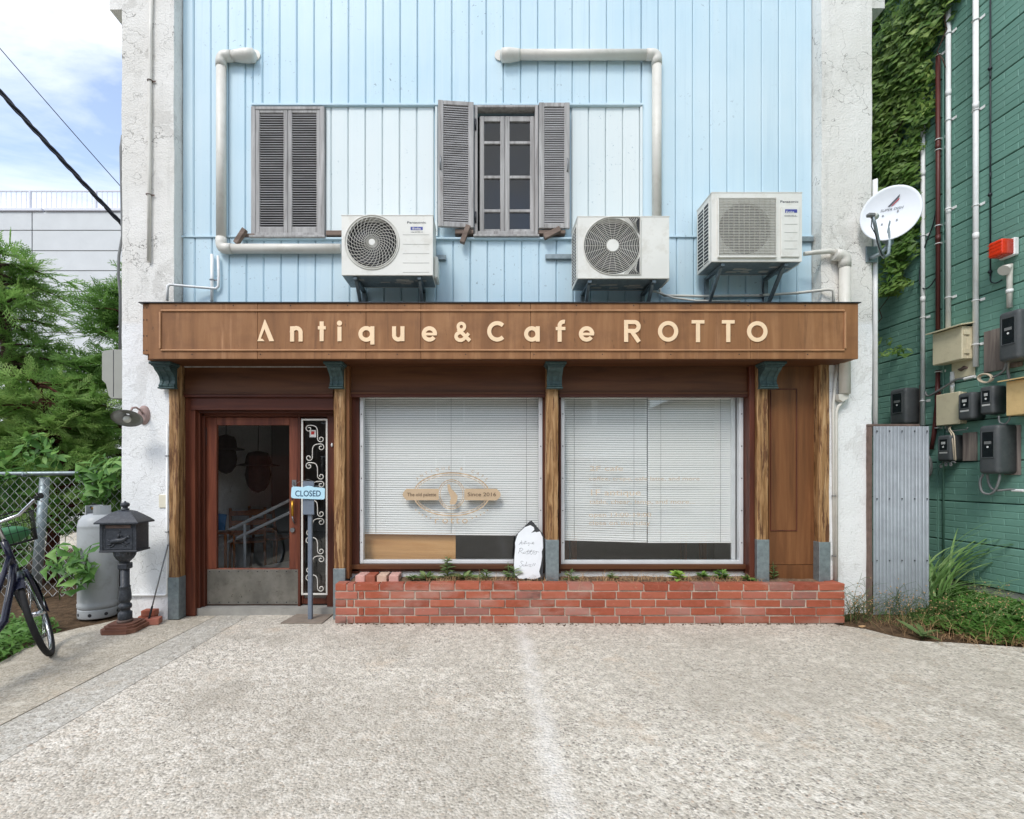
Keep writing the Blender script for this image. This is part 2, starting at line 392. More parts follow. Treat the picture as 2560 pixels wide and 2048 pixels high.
# bricks: one red clay, each brick its own shade, bloom of lime and soot in patches that cross bricks
def mat_brick():
    t = NT('brick_clay'); v = t.co(); vr = t.co(rand=True)
    c = t.ramp(t.rand(), [(0.0, sr(142, 76, 57)), (0.3, sr(158, 85, 62)), (0.55, sr(170, 97, 73)), (0.75, sr(170, 108, 92)), (0.9, sr(164, 122, 111)), (1.0, sr(130, 86, 77))])
    c = t.mix(t.math('MULTIPLY', t.ramp(t.noise(vr, 26, 6, .65), [(0.4, 0.0), (0.7, 1.0)]), .35), c, sr(190, 104, 88))
    bloom = t.ramp(t.noise(t.co((1.1, 1, 2.4), (3.3, 0, 1.2)), 1.5, 6, .65), [(0.52, 0.0), (0.72, 1.0)])
    c = t.mix(t.math('MULTIPLY', bloom, .7), c, sr(182, 148, 136))
    scr = t.ramp(t.noise(t.co((6, 6, 22)), 3.2, 6, .75), [(0.62, 0.0), (0.72, 1.0)])
    c = t.mix(t.math('MULTIPLY', scr, .55), c, sr(214, 190, 178))
    low = t.ramp(t.math('ADD', t.sep(t.co())[2], t.math('MULTIPLY', t.noise(t.co(), 6, 5), .12)), [(0.04, 1.0), (0.13, 0.0)])
    c = t.mix(t.math('MULTIPLY', low, .35), c, sr(150, 128, 112))
    z = t.sep(t.co())[2]
    soot = t.ramp(t.noise(t.co((2.6, 1, 4.0), (8.2, 0, .4)), 1.2, 3), [(0.66, 0.0), (0.74, 1.0)])
    c = t.mix(t.math('MULTIPLY', soot, .55), c, sr(78, 66, 62))
    h = t.noise(vr, 48, 6, .65)
    return t.done(c, 0.86, t.bump(h, 0.45, 0.006), 0, 0.25)
mat_brick()
mat_plain('brick_pink', sr(205, 160, 150), 0.9, var=.14, scale=18, bump=.35)
mat_plain('brick_buff', sr(206, 176, 156), 0.9, var=.14, scale=18, bump=.35)
mat_plain('mortar', sr(188, 177, 162), 0.95, var=.2, scale=22, bump=.5, bscale=120)

# timbers
def mat_fascia():
    t = NT('fascia_ply'); v = t.co((5, 5, .45)); n = t.noise(v, 1.6, 9, .62, .4)
    c = t.ramp(n, [(0.25, sr(120, 82, 52)), (0.5, sr(145, 102, 66)), (0.75, sr(168, 124, 86))])
    st = t.ramp(t.noise(t.co((16, 16, 1.1), (3, 0, 0)), 1.0, 6, .7), [(0.55, 0.0), (0.72, 1.0)])
    c = t.mix(t.math('MULTIPLY', st, .6), c, sr(94, 62, 42))
    fl = t.ramp(t.noise(t.co((24, 24, 7), (1, 0, 5)), 1.0, 5, .7), [(0.64, 0.0), (0.72, 1.0)])
    c = t.mix(t.math('MULTIPLY', fl, .6), c, sr(72, 48, 36))
    bl = t.ramp(t.noise(t.co((2.2, 2.2, 3.0), (5, 0, 3)), 1.0, 7, .68), [(0.5, 0.0), (0.68, 1.0)])
    c = t.mix(t.math('MULTIPLY', bl, .45), c, sr(112, 76, 52))
    lt = t.ramp(t.noise(t.co((8, 8, .6), (9, 0, 2)), 1.0, 6, .7), [(0.6, 0.0), (0.75, 1.0)])
    c = t.mix(t.math('MULTIPLY', lt, .55), c, sr(196, 150, 112))
    return t.done(c, 0.62, t.bump(n, 0.15, 0.004), 0, 0.35)
mat_fascia()
mat_wood('brown_panel', [sr(94, 60, 34), sr(118, 76, 44), sr(136, 92, 56)], 'z', .55, 5, .12)
mat_wood('brown_rail', [sr(70, 40, 22), sr(90, 54, 31), sr(106, 67, 39)], 'x', .55, 5, .12)
mat_wood('dark_red', [sr(60, 29, 19), sr(86, 43, 29), sr(106, 57, 39)], 'z', .45, 7, .2)
mat_wood('dark_red_x', [sr(58, 28, 19), sr(82, 41, 28), sr(100, 54, 37)], 'x', .45, 7, .2)
mat_wood('door_wood', [sr(78, 38, 28), sr(112, 60, 42), sr(140, 84, 60)], 'z', .5, 8, .25, streak=sr(88, 44, 32))
def mat_peeled():
    """varnished posts that have split and peeled: honey wood under flakes of dark finish"""
    t = NT('peeled_post'); v = t.co((17, 17, 1.3), rand=True); n = t.noise(v, 1.7, 9, .7, .8)
    c = t.ramp(n, [(0.28, sr(72, 48, 28)), (0.42, sr(128, 92, 54)), (0.54, sr(168, 130, 88)), (0.72, sr(200, 168, 128))])
    ck = t.ramp(t.noise(t.co((46, 46, 1.5), rand=True), 1.2, 7, .75), [(0.56, 0.0), (0.66, 1.0)])
    c = t.mix(t.math('MULTIPLY', ck, .55), c, sr(66, 42, 24))
    fl = t.ramp(t.noise(t.co((26, 26, 2.6), (3, 3, 1), rand=True), 1.0, 8, .72), [(0.55, 0.0), (0.58, 1.0)])
    c = t.mix(t.math('MULTIPLY', fl, .9), c, sr(98, 62, 38))
    return t.done(c, 0.6, t.bump(t.math('ADD', n, t.math('MULTIPLY', ck, -.8)), 0.7, 0.012, t.bump(fl, .5, .004)), 0, 0.4)
mat_peeled()
mat_wood('grey_wood', [sr(132, 129, 127), sr(164, 162, 160), sr(190, 188, 186)], 'z', .85, 11, .5, streak=sr(116, 106, 102), streak_at=(.62, .74))
mat_wood('grey_slat', [sr(134, 132, 132), sr(158, 156, 156), sr(180, 178, 178)], 'x', .85, 10, .4)
mat_wood('bare_wood', [sr(96, 80, 70), sr(122, 106, 96), sr(150, 134, 122)], 'x', .85, 9, .4)
mat_wood('old_board', [sr(92, 82, 78), sr(122, 112, 106), sr(148, 138, 130)], 'z', .9, 9, .5)
mat_wood('plywood', [sr(176, 128, 78), sr(204, 156, 102), sr(218, 176, 126)], 'x', .6, 3.2, .1)
mat_wood('chair_wood', [sr(96, 50, 24), sr(140, 80, 40), sr(166, 102, 56)], 'z', .4, 6, .1)
mat_wood('mail_base', [sr(92, 58, 46), sr(122, 82, 66), sr(142, 102, 84)], 'x', .75, 7, .3)
mat_wood('bark', [sr(44, 34, 30), sr(78, 60, 50), sr(110, 92, 80)], 'z', .95, 12, .9)
mat_wood('red_bark', [sr(52, 28, 22), sr(84, 46, 36), sr(110, 70, 56)], 'z', .95, 12, .9)
mat_plain('moulding_tan', sr(176, 130, 92), .55, var=.15, scale=10)
mat_plain('sign_cream', sr(244, 214, 176), .6, var=.05)
mat_plain('vinyl_beige', sr(196, 172, 142), .6, var=.05)
mat_plain('vinyl_pale', sr(206, 190, 170), .6, var=.05)
mat_plain('vinyl_brown', sr(96, 78, 62), .6, var=.05)
# metals, plastics
mat_plain('ac_white', sr(224, 223, 216), .45, var=.05, scale=3, bump=.02, dirt=sr(178, 170, 152), dirt_amt=.4)
mat_plain('ac_seam', sr(186, 186, 180), .6, var=.06)
mat_plain('ac_dark', sr(34, 36, 38), .6, var=.2)
mat_plain('ac_grille', sr(206, 204, 196), .5, var=.05)
mat_plain('pvc', sr(214, 211, 202), .45, var=.05, scale=4, bump=.03, dirt=sr(170, 162, 146), dirt_amt=.3)
mat_plain('pvc_white', sr(236, 237, 236), .45, var=.05, scale=4, dirt=sr(176, 172, 164), dirt_amt=.25)
mat_plain('pvc_brown', sr(94, 44, 40), .5, var=.12)
mat_plain('galv', sr(140, 152, 156), .45, metal=.55, var=.18, scale=24, bump=.06, dirt=sr(96, 100, 100))
mat_plain('galv_bracket', sr(112, 124, 130), .45, metal=.5, var=.25, scale=18)
mat_plain('aluminium', sr(222, 224, 226), .4, metal=.15, var=.06)
mat_plain('steel_plate', sr(132, 130, 124), .35, metal=.7, var=.25, scale=7, bump=.08, dirt=sr(92, 86, 78), dirt_amt=.5)
mat_plain('corrugated', sr(156, 162, 168), .5, metal=.3, var=.1, scale=9, dirt=sr(120, 126, 136), dirt_amt=.3)
mat_plain('rust_wood', sr(110, 92, 84), .9, var=.25, scale=14, bump=.4)
mat_plain('corbel_teal', sr(62, 84, 84), .6, var=.3, scale=22, bump=.3, dirt=sr(38, 50, 54), dirt_amt=.6)
mat_plain('iron_grey', sr(50, 54, 61), .5, var=.2, scale=20, bump=.15, dirt=sr(112, 116, 120), dirt_amt=.35)
mat_plain('iron_white', sr(222, 220, 212), .5, var=.08, dirt=sr(150, 120, 100), dirt_amt=.3)
mat_plain('stand_grey', sr(110, 120, 134), .5, var=.1, dirt=sr(80, 84, 90))
mat_plain('rust_plate', sr(136, 124, 112), .7, var=.2, scale=10, dirt=sr(100, 84, 72))
mat_plain('sign_blue', sr(186, 224, 240), .4, var=.03)
mat_plain('sign_navy', sr(44, 74, 104), .5, var=.05)
mat_plain('slate_black', sr(52, 54, 56), .7, var=.2, scale=18, bump=.2)
mat_plain('chalk_white', sr(234, 238, 242), .7, var=.03, scale=14, bump=.15, bscale=30)
mat_plain('ink', sr(48, 54, 62), .6, var=.1)
mat_plain('meter_grey', sr(72, 76, 78), .55, var=.12, scale=8, bump=.05, dirt=sr(104, 104, 100), dirt_amt=.4)
mat_plain('meter_glass', sr(26, 30, 34), .12, var=.1)
mat_plain('meter_face', sr(190, 192, 190), .5, var=.1)
mat_plain('beige_box', sr(212, 202, 172), .5, var=.06, scale=5, dirt=sr(160, 146, 112), dirt_amt=.35)
mat_plain('yellow_box', sr(216, 186, 132), .5, var=.1, scale=5, dirt=sr(170, 136, 90), dirt_amt=.4)
mat_plain('cable_grey', sr(118, 120, 120), .6, var=.1)
mat_plain('cable_black', sr(26, 30, 40), .5, var=.1)
mat_plain('cable_cream', sr(198, 184, 162), .6, var=.1)
mat_plain('beacon_red', sr(232, 62, 28), .25, var=.08)
mat_plain('dish_white', sr(232, 236, 242), .4, var=.02, bump=.01)
mat_plain('dish_logo', sr(92, 96, 104), .5, var=.05)
mat_plain('dish_red', sr(196, 92, 96), .5, var=.05)
mat_plain('gas_grey', sr(168, 172, 174), .45, var=.08, scale=4, dirt=sr(120, 116, 108), dirt_amt=.4)
mat_plain('brass', sr(186, 140, 50), .3, metal=.8, var=.1)
mat_plain('chrome', sr(190, 192, 196), .18, metal=1.0, var=.04)
mat_plain('steel_dull', sr(128, 130, 132), .4, metal=.7, var=.15)
mat_plain('lamp_enamel', sr(140, 142, 138), .4, metal=.2, var=.15, dirt=sr(96, 84, 74))
mat_plain('lamp_pink', sr(160, 136, 130), .6, var=.15)
mat_plain('bulb', sr(206, 206, 196), .12, var=.03)
mat_plain('bike_navy', sr(24, 26, 44), .22, var=.1)
mat_plain('rubber', sr(28, 28, 30), .8, var=.15)
mat_plain('bag_green', sr(52, 112, 70), .5, var=.12, scale=14, bump=.3, bscale=20)
mat_wood('reflection_dark_wall', [sr(58, 46, 38), sr(74, 58, 48), sr(90, 72, 60)], 'z', .8, 3, .2)  # dark wall colour picked to keep the door and left window reflections dim
mat_plain('house_grey', sr(186, 189, 191), .7, var=.04, scale=1.2, dirt=sr(176, 180, 184), dirt_amt=.3)
mat_plain('rail_white', sr(196, 198, 208), .5, var=.03)
mat_plain('grey_cabinet', sr(156, 156, 148), .5, var=.05)
mat_plain('switch_cream', sr(222, 216, 196), .5, var=.03)
mat_plain('car_white', sr(226, 230, 230), .3, var=.03)
mat_plain('car_glass', sr(120, 160, 156), .1, var=.05)
mat_plain('room_wall', sr(128, 130, 130), .85, var=.05)
mat_plain('room_floor', sr(52, 42, 36), .6, var=.15)
mat_plain('hat_black', sr(20, 20, 22), .8, var=.2)
mat_plain('cushion', sr(196, 192, 182), .8, var=.06)
mat_plain('book_blue', sr(40, 100, 150), .5, var=.06)
mat_plain('paper_red', sr(206, 60, 56), .6, var=.05)
mat_plain('white_paint', sr(226, 228, 226), .6, var=.06)
mat_plain('roof_tile', sr(92, 96, 102), .7, var=.15, scale=3)
mat_plain('block_grey', sr(150, 148, 142), .9, var=.15, scale=10, bump=.5)
mat_plain('tin_dark', sr(54, 54, 58), .5, metal=.3, var=.2)
mat_plain('green_siding', sr(108, 150, 136), .55, var=.12, scale=1.4, bump=.25, bscale=90, dirt=sr(122, 160, 148), dirt_amt=.4)
mat_plain('green_joint', sr(24, 50, 46), .8, var=.1)
mat_plain('straw', sr(184, 148, 108), .9, var=.2, scale=8)

def mat_leaf(name, a, b, c_, rough=.5, trans=.25):
    t = NT(name); v = t.co()
    oi = t.rand(); n = t.noise(v, 3.0, 3); n2 = t.noise(v, 40, 2)
    f = t.math('ADD', t.math('MULTIPLY', oi, .45), t.math('ADD', t.math('MULTIPLY', n, .45), t.math('MULTIPLY', n2, .25)))
    c = t.ramp(f, [(0.25, a), (0.55, b), (0.85, c_)])
    t.done(c, rough, None, 0, .35)
    tr = t.node('ShaderNodeBsdfTranslucent'); t.l.new(c, tr.inputs['Color'])
    mx = t.node('ShaderNodeMixShader'); mx.inputs[0].default_value = trans
    t.l.new(t.bs.outputs[0], mx.inputs[1]); t.l.new(tr.outputs[0], mx.inputs[2]); t.l.new(mx.outputs[0], t.out.inputs[0])
mat_leaf('ivy_leaf', sr(44, 74, 28), sr(84, 120, 48), sr(168, 190, 104))
mat_leaf('cypress', sr(88, 130, 62), sr(132, 170, 90), sr(198, 212, 136), .6, .55)
mat_leaf('vine_leaf', sr(52, 92, 34), sr(84, 130, 56), sr(132, 172, 88))
mat_leaf('weed_leaf', sr(70, 94, 50), sr(104, 126, 76), sr(142, 160, 106))
mat_leaf('bright_leaf', sr(120, 160, 60), sr(160, 194, 92), sr(190, 214, 120))
mat_leaf('grass_blade', sr(84, 124, 60), sr(122, 158, 90), sr(170, 196, 134))
mat_leaf('cover_leaf', sr(56, 94, 38), sr(92, 134, 58), sr(140, 172, 88))

def mat_glass(name, tint=(0.86, 0.9, 0.9, 1), ior=1.5, rough=0.0, gain=1.0):
    """thin window pane: Fresnel mirror over a clear sheet"""
    t = NT(name); lw = t.node('ShaderNodeLayerWeight'); lw.inputs['Blend'].default_value = 0.5
    r0 = ((ior - 1) / (ior + 1)) ** 2
    fr = t.math('ADD', t.math('MULTIPLY', t.math('POWER', lw.outputs['Facing'], 5.0), 1 - r0), r0)
    tp = t.node('ShaderNodeBsdfTransparent'); tp.inputs['Color'].default_value = tint
    gl = t.node('ShaderNodeBsdfGlossy'); gl.inputs['Roughness'].default_value = rough
    mx = t.node('ShaderNodeMixShader')
    t.l.new(t.math('MULTIPLY', fr, gain, True), mx.inputs[0]); t.l.new(tp.outputs[0], mx.inputs[1]); t.l.new(gl.outputs[0], mx.inputs[2])
    t.l.new(mx.outputs[0], t.out.inputs[0])
mat_glass('glass', (.985, .99, .988, 1), 1.52, 0.0, 1.1)
mat_glass('glass_upper', (0.75, 0.78, 0.8, 1), 1.5, 0.02, 1.0)
def mat_blind():
    t = NT('blind_slat'); c = sr(250, 251, 249)
    t.done(c, .45, None, 0, .4)
    tr = t.node('ShaderNodeBsdfTranslucent'); tr.inputs['Color'].default_value = c
    mx = t.node('ShaderNodeMixShader'); mx.inputs[0].default_value = .06
    t.l.new(t.bs.outputs[0], mx.inputs[1]); t.l.new(tr.outputs[0], mx.inputs[2]); t.l.new(mx.outputs[0], t.out.inputs[0])
mat_blind()
# ------------------------------------------------------------------ the ground
def struct(o): o['kind'] = 'structure'; return o
def sheet(name, poly, z, material, step=None):
    mb = MB(); mb.prism(poly, z - 0.05, z, 'z'); return struct(mb.build(name, material))
struct(MB().prism([(-120, -60), (120, -60), (120, 160), (-120, 160)], -0.30, -0.06, 'z').build('ground', 'asphalt_far'))
# forecourt slab with a ragged edge towards the weeds on the right
right_edge = [(3.05, 4.70), (3.06, 4.36), (3.22, 4.24), (3.30, 4.05), (3.42, 3.93), (3.62, 3.90), (3.86, 3.84), (4.06, 3.79), (4.4, 3.74), (5.2, 3.6)]
slab = [(-2.2, -2.2), (5.2, -2.2)] + right_edge[::-1] + [(3.05, 4.80), (-2.2, 4.80)]
sheet('forecourt', slab, 0.0, 'aggregate')
sheet('joint_strip', [(-2.56, -2.2), (-2.212, -2.2), (-2.212, 4.80), (-2.50, 4.80), (-2.53, 3.4)], -0.004, 'grey_strip')
left_edge = [(-3.42, -2.2), (-3.40, 2.9), (-3.36, 3.3), (-3.40, 3.5), (-3.50, 3.8), (-3.58, 4.1), (-3.50, 4.28), (-3.40, 4.42), (-3.32, 4.60), (-3.32, 4.80)]
sheet('side_apron', [(-2.57, -2.2)] + [(-2.545, 3.4), (-2.51, 4.80)] + left_edge[::-1], -0.006, 'smooth_concrete')
struct(MB().prism([(-200, -9), (200, -9), (200, -2.25), (-200, -2.25)], -0.056, -0.02, 'z').build('road', 'asphalt_far'))

def soil_patch(name, x0, x1, y0, y1, z, amp, material, edge_fall=0.0):
    mb = MB(); n = 60; m = 60; vs = []
    for j in range(m + 1):
        for i in range(n + 1):
            x = x0 + (x1 - x0) * i / n; y = y0 + (y1 - y0) * j / m
            p = Vector((x, y, 0))
            zz = z(x, y) if callable(z) else z
            vs.append((x, y, zz + mnoise.noise(p * 3) * amp + mnoise.noise(p * 13) * amp * .5))
    fs = [(j * (n + 1) + i, j * (n + 1) + i + 1, (j + 1) * (n + 1) + i + 1, (j + 1) * (n + 1) + i) for j in range(m) for i in range(n)]
    return struct(mb.add(vs, fs, True).build(name, material))
soil_patch('soil_left', -7.5, -3.30, 2.2, 9.0, lambda x, y: -0.045 + 0.03 * min(1, max(0, (-3.6 - x) / .4)), 0.018, 'soil')
soil_patch('soil_right', 3.0, 5.2, 3.6, 10.0, lambda x, y: -0.04 + 0.10 * min(1, max(0, (y - 4.0) / .5)) * min(1, max(0, (x - 3.05) / .25)), 0.018, 'soil')

# ------------------------------------------------------------------ the cafe building
YB = 4.66          # face of the blue boards
YP = 4.54          # face of the plastered piers
cafe = thing('cafe_building', 'pale blue board-clad cafe building with white plaster piers and timber shopfront', 'building', (0.2, 4.7, 0))
TOP = 6.7
def part(mb, name, m, parent=cafe, **kw): return mb.build(name, m, parent, **kw)

part(MB().rough_box(-3.305, -2.833, YP, 5.02, -0.05, TOP, 0.07, 0.006, 1), 'pier', 'stucco')
part(MB().rough_box(3.047, 3.505, YP, 5.02, -0.05, TOP, 0.07, 0.006, 5), 'pier', 'stucco')
part(MB().box(-3.26, -3.1, 5.02, 11.5, -0.05, TOP, 0), 'side_wall', 'stucco')
part(MB().box(3.3, 3.46, 5.02, 11.5, -0.05, TOP, 0), 'side_wall', 'stucco')
part(MB().box(-3.1, 3.3, 11.3, 11.5, -0.05, TOP), 'rear_wall', 'stucco')
part(MB().rough_box(-3.57, -3.307, 4.74, 6.4, 5.72, 6.02, .1, .004, 2), 'ledge', 'stucco')
part(MB().rough_box(3.507, 3.78, 4.74, 6.4, 5.73, 6.02, .1, .004, 3), 'ledge', 'stucco')
part(MB().box(-3.35, 3.55, 4.5, 11.55, TOP, TOP + .12, .01), 'roof', 'stucco')
# inner shell: floors, the wall behind the boards with an opening for the upstairs window
part(MB().box(-3.1, 3.3, 5.03, 11.29, 2.62, 2.80), 'ceiling_slab', 'room_wall')
part(MB().box(-3.09, 3.29, 4.78, 11.29, -0.2, 0.045), 'floor', 'room_floor')
bk = MB()
OX0, OX1, OZ0, OZ1 = X(1192, YB), X(1338, YB), Z(588, YB), Z(272, YB)
bk.box(-2.84, OX0, 4.685, 4.78, 2.64, TOP - .005); bk.box(OX1, 3.05, 4.685, 4.78, 2.64, TOP - .005)
bk.box(OX0, OX1, 4.685, 4.78, 2.64, OZ0); bk.box(OX0, OX1, 4.685, 4.78, OZ1, TOP - .005)
part(bk, 'sheathing', 'blue_paint')
part(MB().box(-2.84, 3.05, 4.781, 5.03, 2.64, 2.79), 'lintel_beam', 'stucco')
part(MB().box(-1.2, 1.4, 5.9, 6.0, 2.81, TOP - .01), 'upstairs_partition', 'room_wall')

# blue boards: one object each
PITCH = 43.05
g0 = 484.0
def board_mesh(x0, x1, z0, z1, y, th=0.022, ch=0.009):
    e = 0.0018
    prof = [(x0 + e, y + ch), (x0 + e + ch, y), (x1 - e - ch, y), (x1 - e, y + ch), (x1 - e, y + th), (x0 + e, y + th)]
    mb = MB(); n = len(prof)
    # a slightly wavy face: three rings along the height
    zs = [z0, z0 + (z1 - z0) * .33, z0 + (z1 - z0) * .66, z1]
    vs = []
    for k, z in enumerate(zs):
        w = rnd.uniform(-.0012, .0012)
        vs += [(p[0], p[1] + w, z) for p in prof]
    fs = [tuple(range(n)), tuple(range(4 * n - 1, 3 * n - 1, -1))]
    for k in range(3):
        for i in range(n): fs.append((k * n + i, (k + 1) * n + i, (k + 1) * n + (i + 1) % n, k * n + (i + 1) % n))
    mb.add(vs, fs); return mb
def board(px0, px1, z0, z1, m='blue_paint', y=YB):
    yy = y + rnd.uniform(-.0015, .0015)
    part(board_mesh(X(px0, YB), X(px1, YB), z0, z1, yy), 'board', m)
edges = [456.0] + [g0 + PITCH * k for k in range(0, 36) if g0 + PITCH * k < 2020] + [2031.0]
ZF, ZJ, ZL = Z(264, YB), Z(592, YB), 2.66
WX0, WX1 = 632.0, 1605.0
def clip(a, b, lo, hi): return max(a, lo), min(b, hi)
for i in range(len(edges) - 1):
    a, b = edges[i], edges[i + 1]
    j = 2.0 + rnd.uniform(-1, 1)
    # lower row
    la, lb = a + 3, b + 3
    if i == 0: la = 456
    if i == len(edges) - 2: lb = 2031
    board(la, lb, ZL, ZJ - .012)
    # upper row: full height beside the window band, from the flashing up above it
    for (s, e, z0) in ((456.0, WX0, ZJ + .008), (WX0, WX1, ZF + .012), (WX1, 2031.0, ZJ + .008)):
        p, q = clip(a, b, s, e)
        if q - p > 6: board(p, q, z0, TOP - .005)
# bleached boards of the window band
for k in range(60):
    a = 827 - 43.0 + 43.0 * k; b = a + 43.0
    for (s, e) in ((813.0, 1088.0), (1424.0, 1600.0)):
        p, q = clip(a, b, s, e)
        if q - p > 5: board(p, q, ZJ + .004, ZF - .012, 'pale_paint', YB + .004)
# flashings
fl = MB(); fl.box(X(630, YB), X(1607, YB), YB - .022, YB + .02, ZF - .011, ZF + .011, .003); part(fl, 'flashing', 'blue_paint')
for a, b in ((455, 628), (1672, 2031)):
    part(MB().box(X(a, YB), X(b, YB), YB - .014, YB + .02, ZJ - .010, ZJ + .006, .002), 'flashing', 'blue_paint')
part(MB().box(X(605, YB), X(1436, YB), YB - .03, YB + .02, ZJ - .035, ZJ - .018, .003), 'flashing', 'blue_paint')
part(MB().box(X(1600, YB), X(1606, YB), YB - .012, YB + .02, ZJ, ZF - .012, .002), 'flashing', 'pale_paint')
part(MB().box(X(1088, YB), X(1094, YB), YB - .012, YB + .02, ZJ, ZF - .012, .002), 'flashing', 'pale_paint')

# closed shutters on the left
def slat_mb(x0, x1, z0, z1, y, pitch, depth=.02, tilt=.6):
    mb = MB(); n = int((z1 - z0) / pitch)
    for k in range(n):
        z = z0 + (k + .5) * (z1 - z0) / n; dz = pitch * tilt * .62
        mb.add([(x0, y, z - dz), (x1, y, z - dz), (x1, y + depth, z + dz), (x0, y + depth, z + dz),
                (x0, y + .001, z - dz - .0068), (x1, y + .001, z - dz - .0068), (x1, y + depth + .001, z + dz - .0068), (x0, y + depth + .001, z + dz - .0068)],
               [(0, 1, 2, 3), (7, 6, 5, 4), (0, 4, 5, 1), (1, 5, 6, 2), (2, 6, 7, 3), (3, 7, 4, 0)])
    return mb
def frame_mb(x0, x1, z0, z1, y0, y1, wl, wr, wb, wt, b=.004):
    mb = MB()
    mb.box(x0, x0 + wl, y0, y1, z0, z1, b); mb.box(x1 - wr, x1, y0, y1, z0, z1, b)
    mb.box(x0 + wl, x1 - wr, y0 + .002, y1, z0, z0 + wb, b); mb.box(x0 + wl, x1 - wr, y0 + .002, y1, z1 - wt, z1, b)
    return mb
part(frame_mb(X(631, YB), X(813, YB), Z(594, YB), Z(271, YB), YB - .03, YB + .02, .04, .04, .035, .03), 'shutter_frame', 'grey_wood')
for a, b, sl in ((641, 721, None), (722, 803, None)):
    x0, x1 = X(a, YB), X(b, YB); z0, z1 = Z(585, YB), Z(278, YB)
    sh = part(frame_mb(x0, x1, z0, z1, YB - .022, YB + .012, .038, .038, .055, .03), 'shutter', 'grey_wood')
    s = slat_mb(x0 + .036, x1 - .036, z0 + .054, z1 - .028, YB - .016, .0217, .028, .36).build('slat_stack', 'grey_slat', sh); s['kind'] = 'stuff'
part(MB().box(X(634, YB), X(810, YB), YB + .022, YB + .0245, Z(590, YB), Z(272, YB)), 'shutter_backing', 'tin_dark')
# the upstairs window
part(frame_mb(X(1186, YB), X(1345, YB), Z(592, YB), Z(268, YB), YB - .03, YB + .06, .03, .03, .04, .02), 'window_frame', 'grey_wood')
yw = YB + .035
for x0p, x1p, pl, pr in ((1199, 1262, 1201, 1257), (1263, 1337, 1277, 1333)):
    x0, x1 = X(x0p, YB), X(x1p, YB); z0, z1 = Z(584, YB), Z(287, YB)
    cas = part(frame_mb(x0, x1, z0, z1, yw - .02, yw + .015, .042, .042, .05, .05), 'casement', 'grey_wood')
    rows = [(302, 349), (357, 435.5), (443.5, 520.6), (527.6, 577.5)]
    for q, (ya, yb) in enumerate(rows):
        MB().box(x0 + .04, x1 - .04, yw - .003, yw + .001, Z(yb + 4, YB), Z(ya - 4, YB)).build('pane', 'glass_upper', cas)
        if q < 3:
            zc = Z((yb + rows[q + 1][0]) / 2, YB)
            MB().box(x0 + .038, x1 - .038, yw - .016, yw + .01, zc - .014, zc + .014, .004).build('glazing_bar', 'grey_wood', cas)
for zz in (Z(318, YB), Z(548, YB)):
    part(MB().tube([(X(1189, YB), YB - .034, zz - .05), (X(1189, YB), YB - .034, zz + .05)], .009, 8), 'hinge', 'cable_black')
# open shutters leaning beside it (the left one swings out a little)
def open_shutter(x0, x1, z0, z1, y, ang, hinge_left):
    w = x1 - x0
    mb = frame_mb(0, w, z0, z1, -.03, 0, .05, .05, .045, .04)
    sl = slat_mb(.048, w - .048, z0 + .044, z1 - .038, -.026, .0205, .016, .75)
    hx = x1 if not hinge_left else x0
    Mx = Matrix.Translation((x0, y, 0)) if not ang else Matrix.Translation((x1, y, 0)) @ Matrix.Rotation(ang, 4, 'Z') @ Matrix.Translation((-w, 0, 0))
    mb.xf(Mx); sl.xf(Mx)
    s = part(mb, 'shutter', 'grey_wood'); q = sl.build('slat_stack', 'grey_slat', s); q['kind'] = 'stuff'
    bkp = MB().box(.045, w - .045, -.008, -.005, z0 + .04, z1 - .03).xf(Mx); bkp.build('backing', 'grey_slat', s)
    hd = MB(); hx_ = .022 if ang else w - .022; zc = (z0 + z1) / 2
    hd.tube([(hx_, -.03, zc - .06), (hx_, -.05, zc - .045), (hx_, -.05, zc + .045), (hx_, -.03, zc + .06)], .006, 6).xf(Mx)
    hd.build('handle', 'steel_dull', s)
open_shutter(X(1096, YB), X(1184, YB), Z(577, YB), Z(266, YB), YB - .028, math.radians(5), False)
open_shutter(X(1346, YB), X(1422, YB), Z(578, YB), Z(267, YB), YB - .028, 0, True)
part(MB().box(X(605, YB), X(640, YB), YB - .035, YB + .02, Z(596, YB), Z(588, YB), .003), 'sill_end', 'bare_wood')
part(MB().box(X(818, YB), X(858, YB), YB - .04, YB + .02, Z(593, YB), Z(581, YB), .003), 'sill_end', 'bare_wood')
part(MB().box(X(1138, YB), X(1184, YB), YB - .045, YB + .02, Z(590, YB), Z(578.5, YB), .003), 'sill_end', 'bare_wood')
part(MB().box(X(1346, YB), X(1412, YB), YB - .045, YB + .02, Z(590, YB), Z(580.5, YB), .003), 'sill_end', 'bare_wood')
part(MB().box(X(628, YB), X(816, YB), YB - .05, YB + .01, Z(599, YB), Z(593.6, YB), .003), 'window_sill', 'grey_wood')
part(MB().box(X(1184, YB), X(1347, YB), YB - .05, YB + .01, Z(597, YB), Z(591.6, YB), .003), 'window_sill', 'grey_wood')
# turn-buttons that hold the shutters
for cx, cy, ln, wd, an in ((601, 591, .155, .045, -57), (1163, 586, .17, .045, -69), (1380, 583, .165, .05, -27)):
    c = P(cx, cy, YB - .06)
    mb = MB().box(-ln / 2, ln / 2, -.02, .025, -wd / 2, wd / 2, .004).xf(Matrix.Translation(c) @ Matrix.Rotation(math.radians(an), 4, 'Y'))
    part(mb, 'turn_button', 'bare_wood')

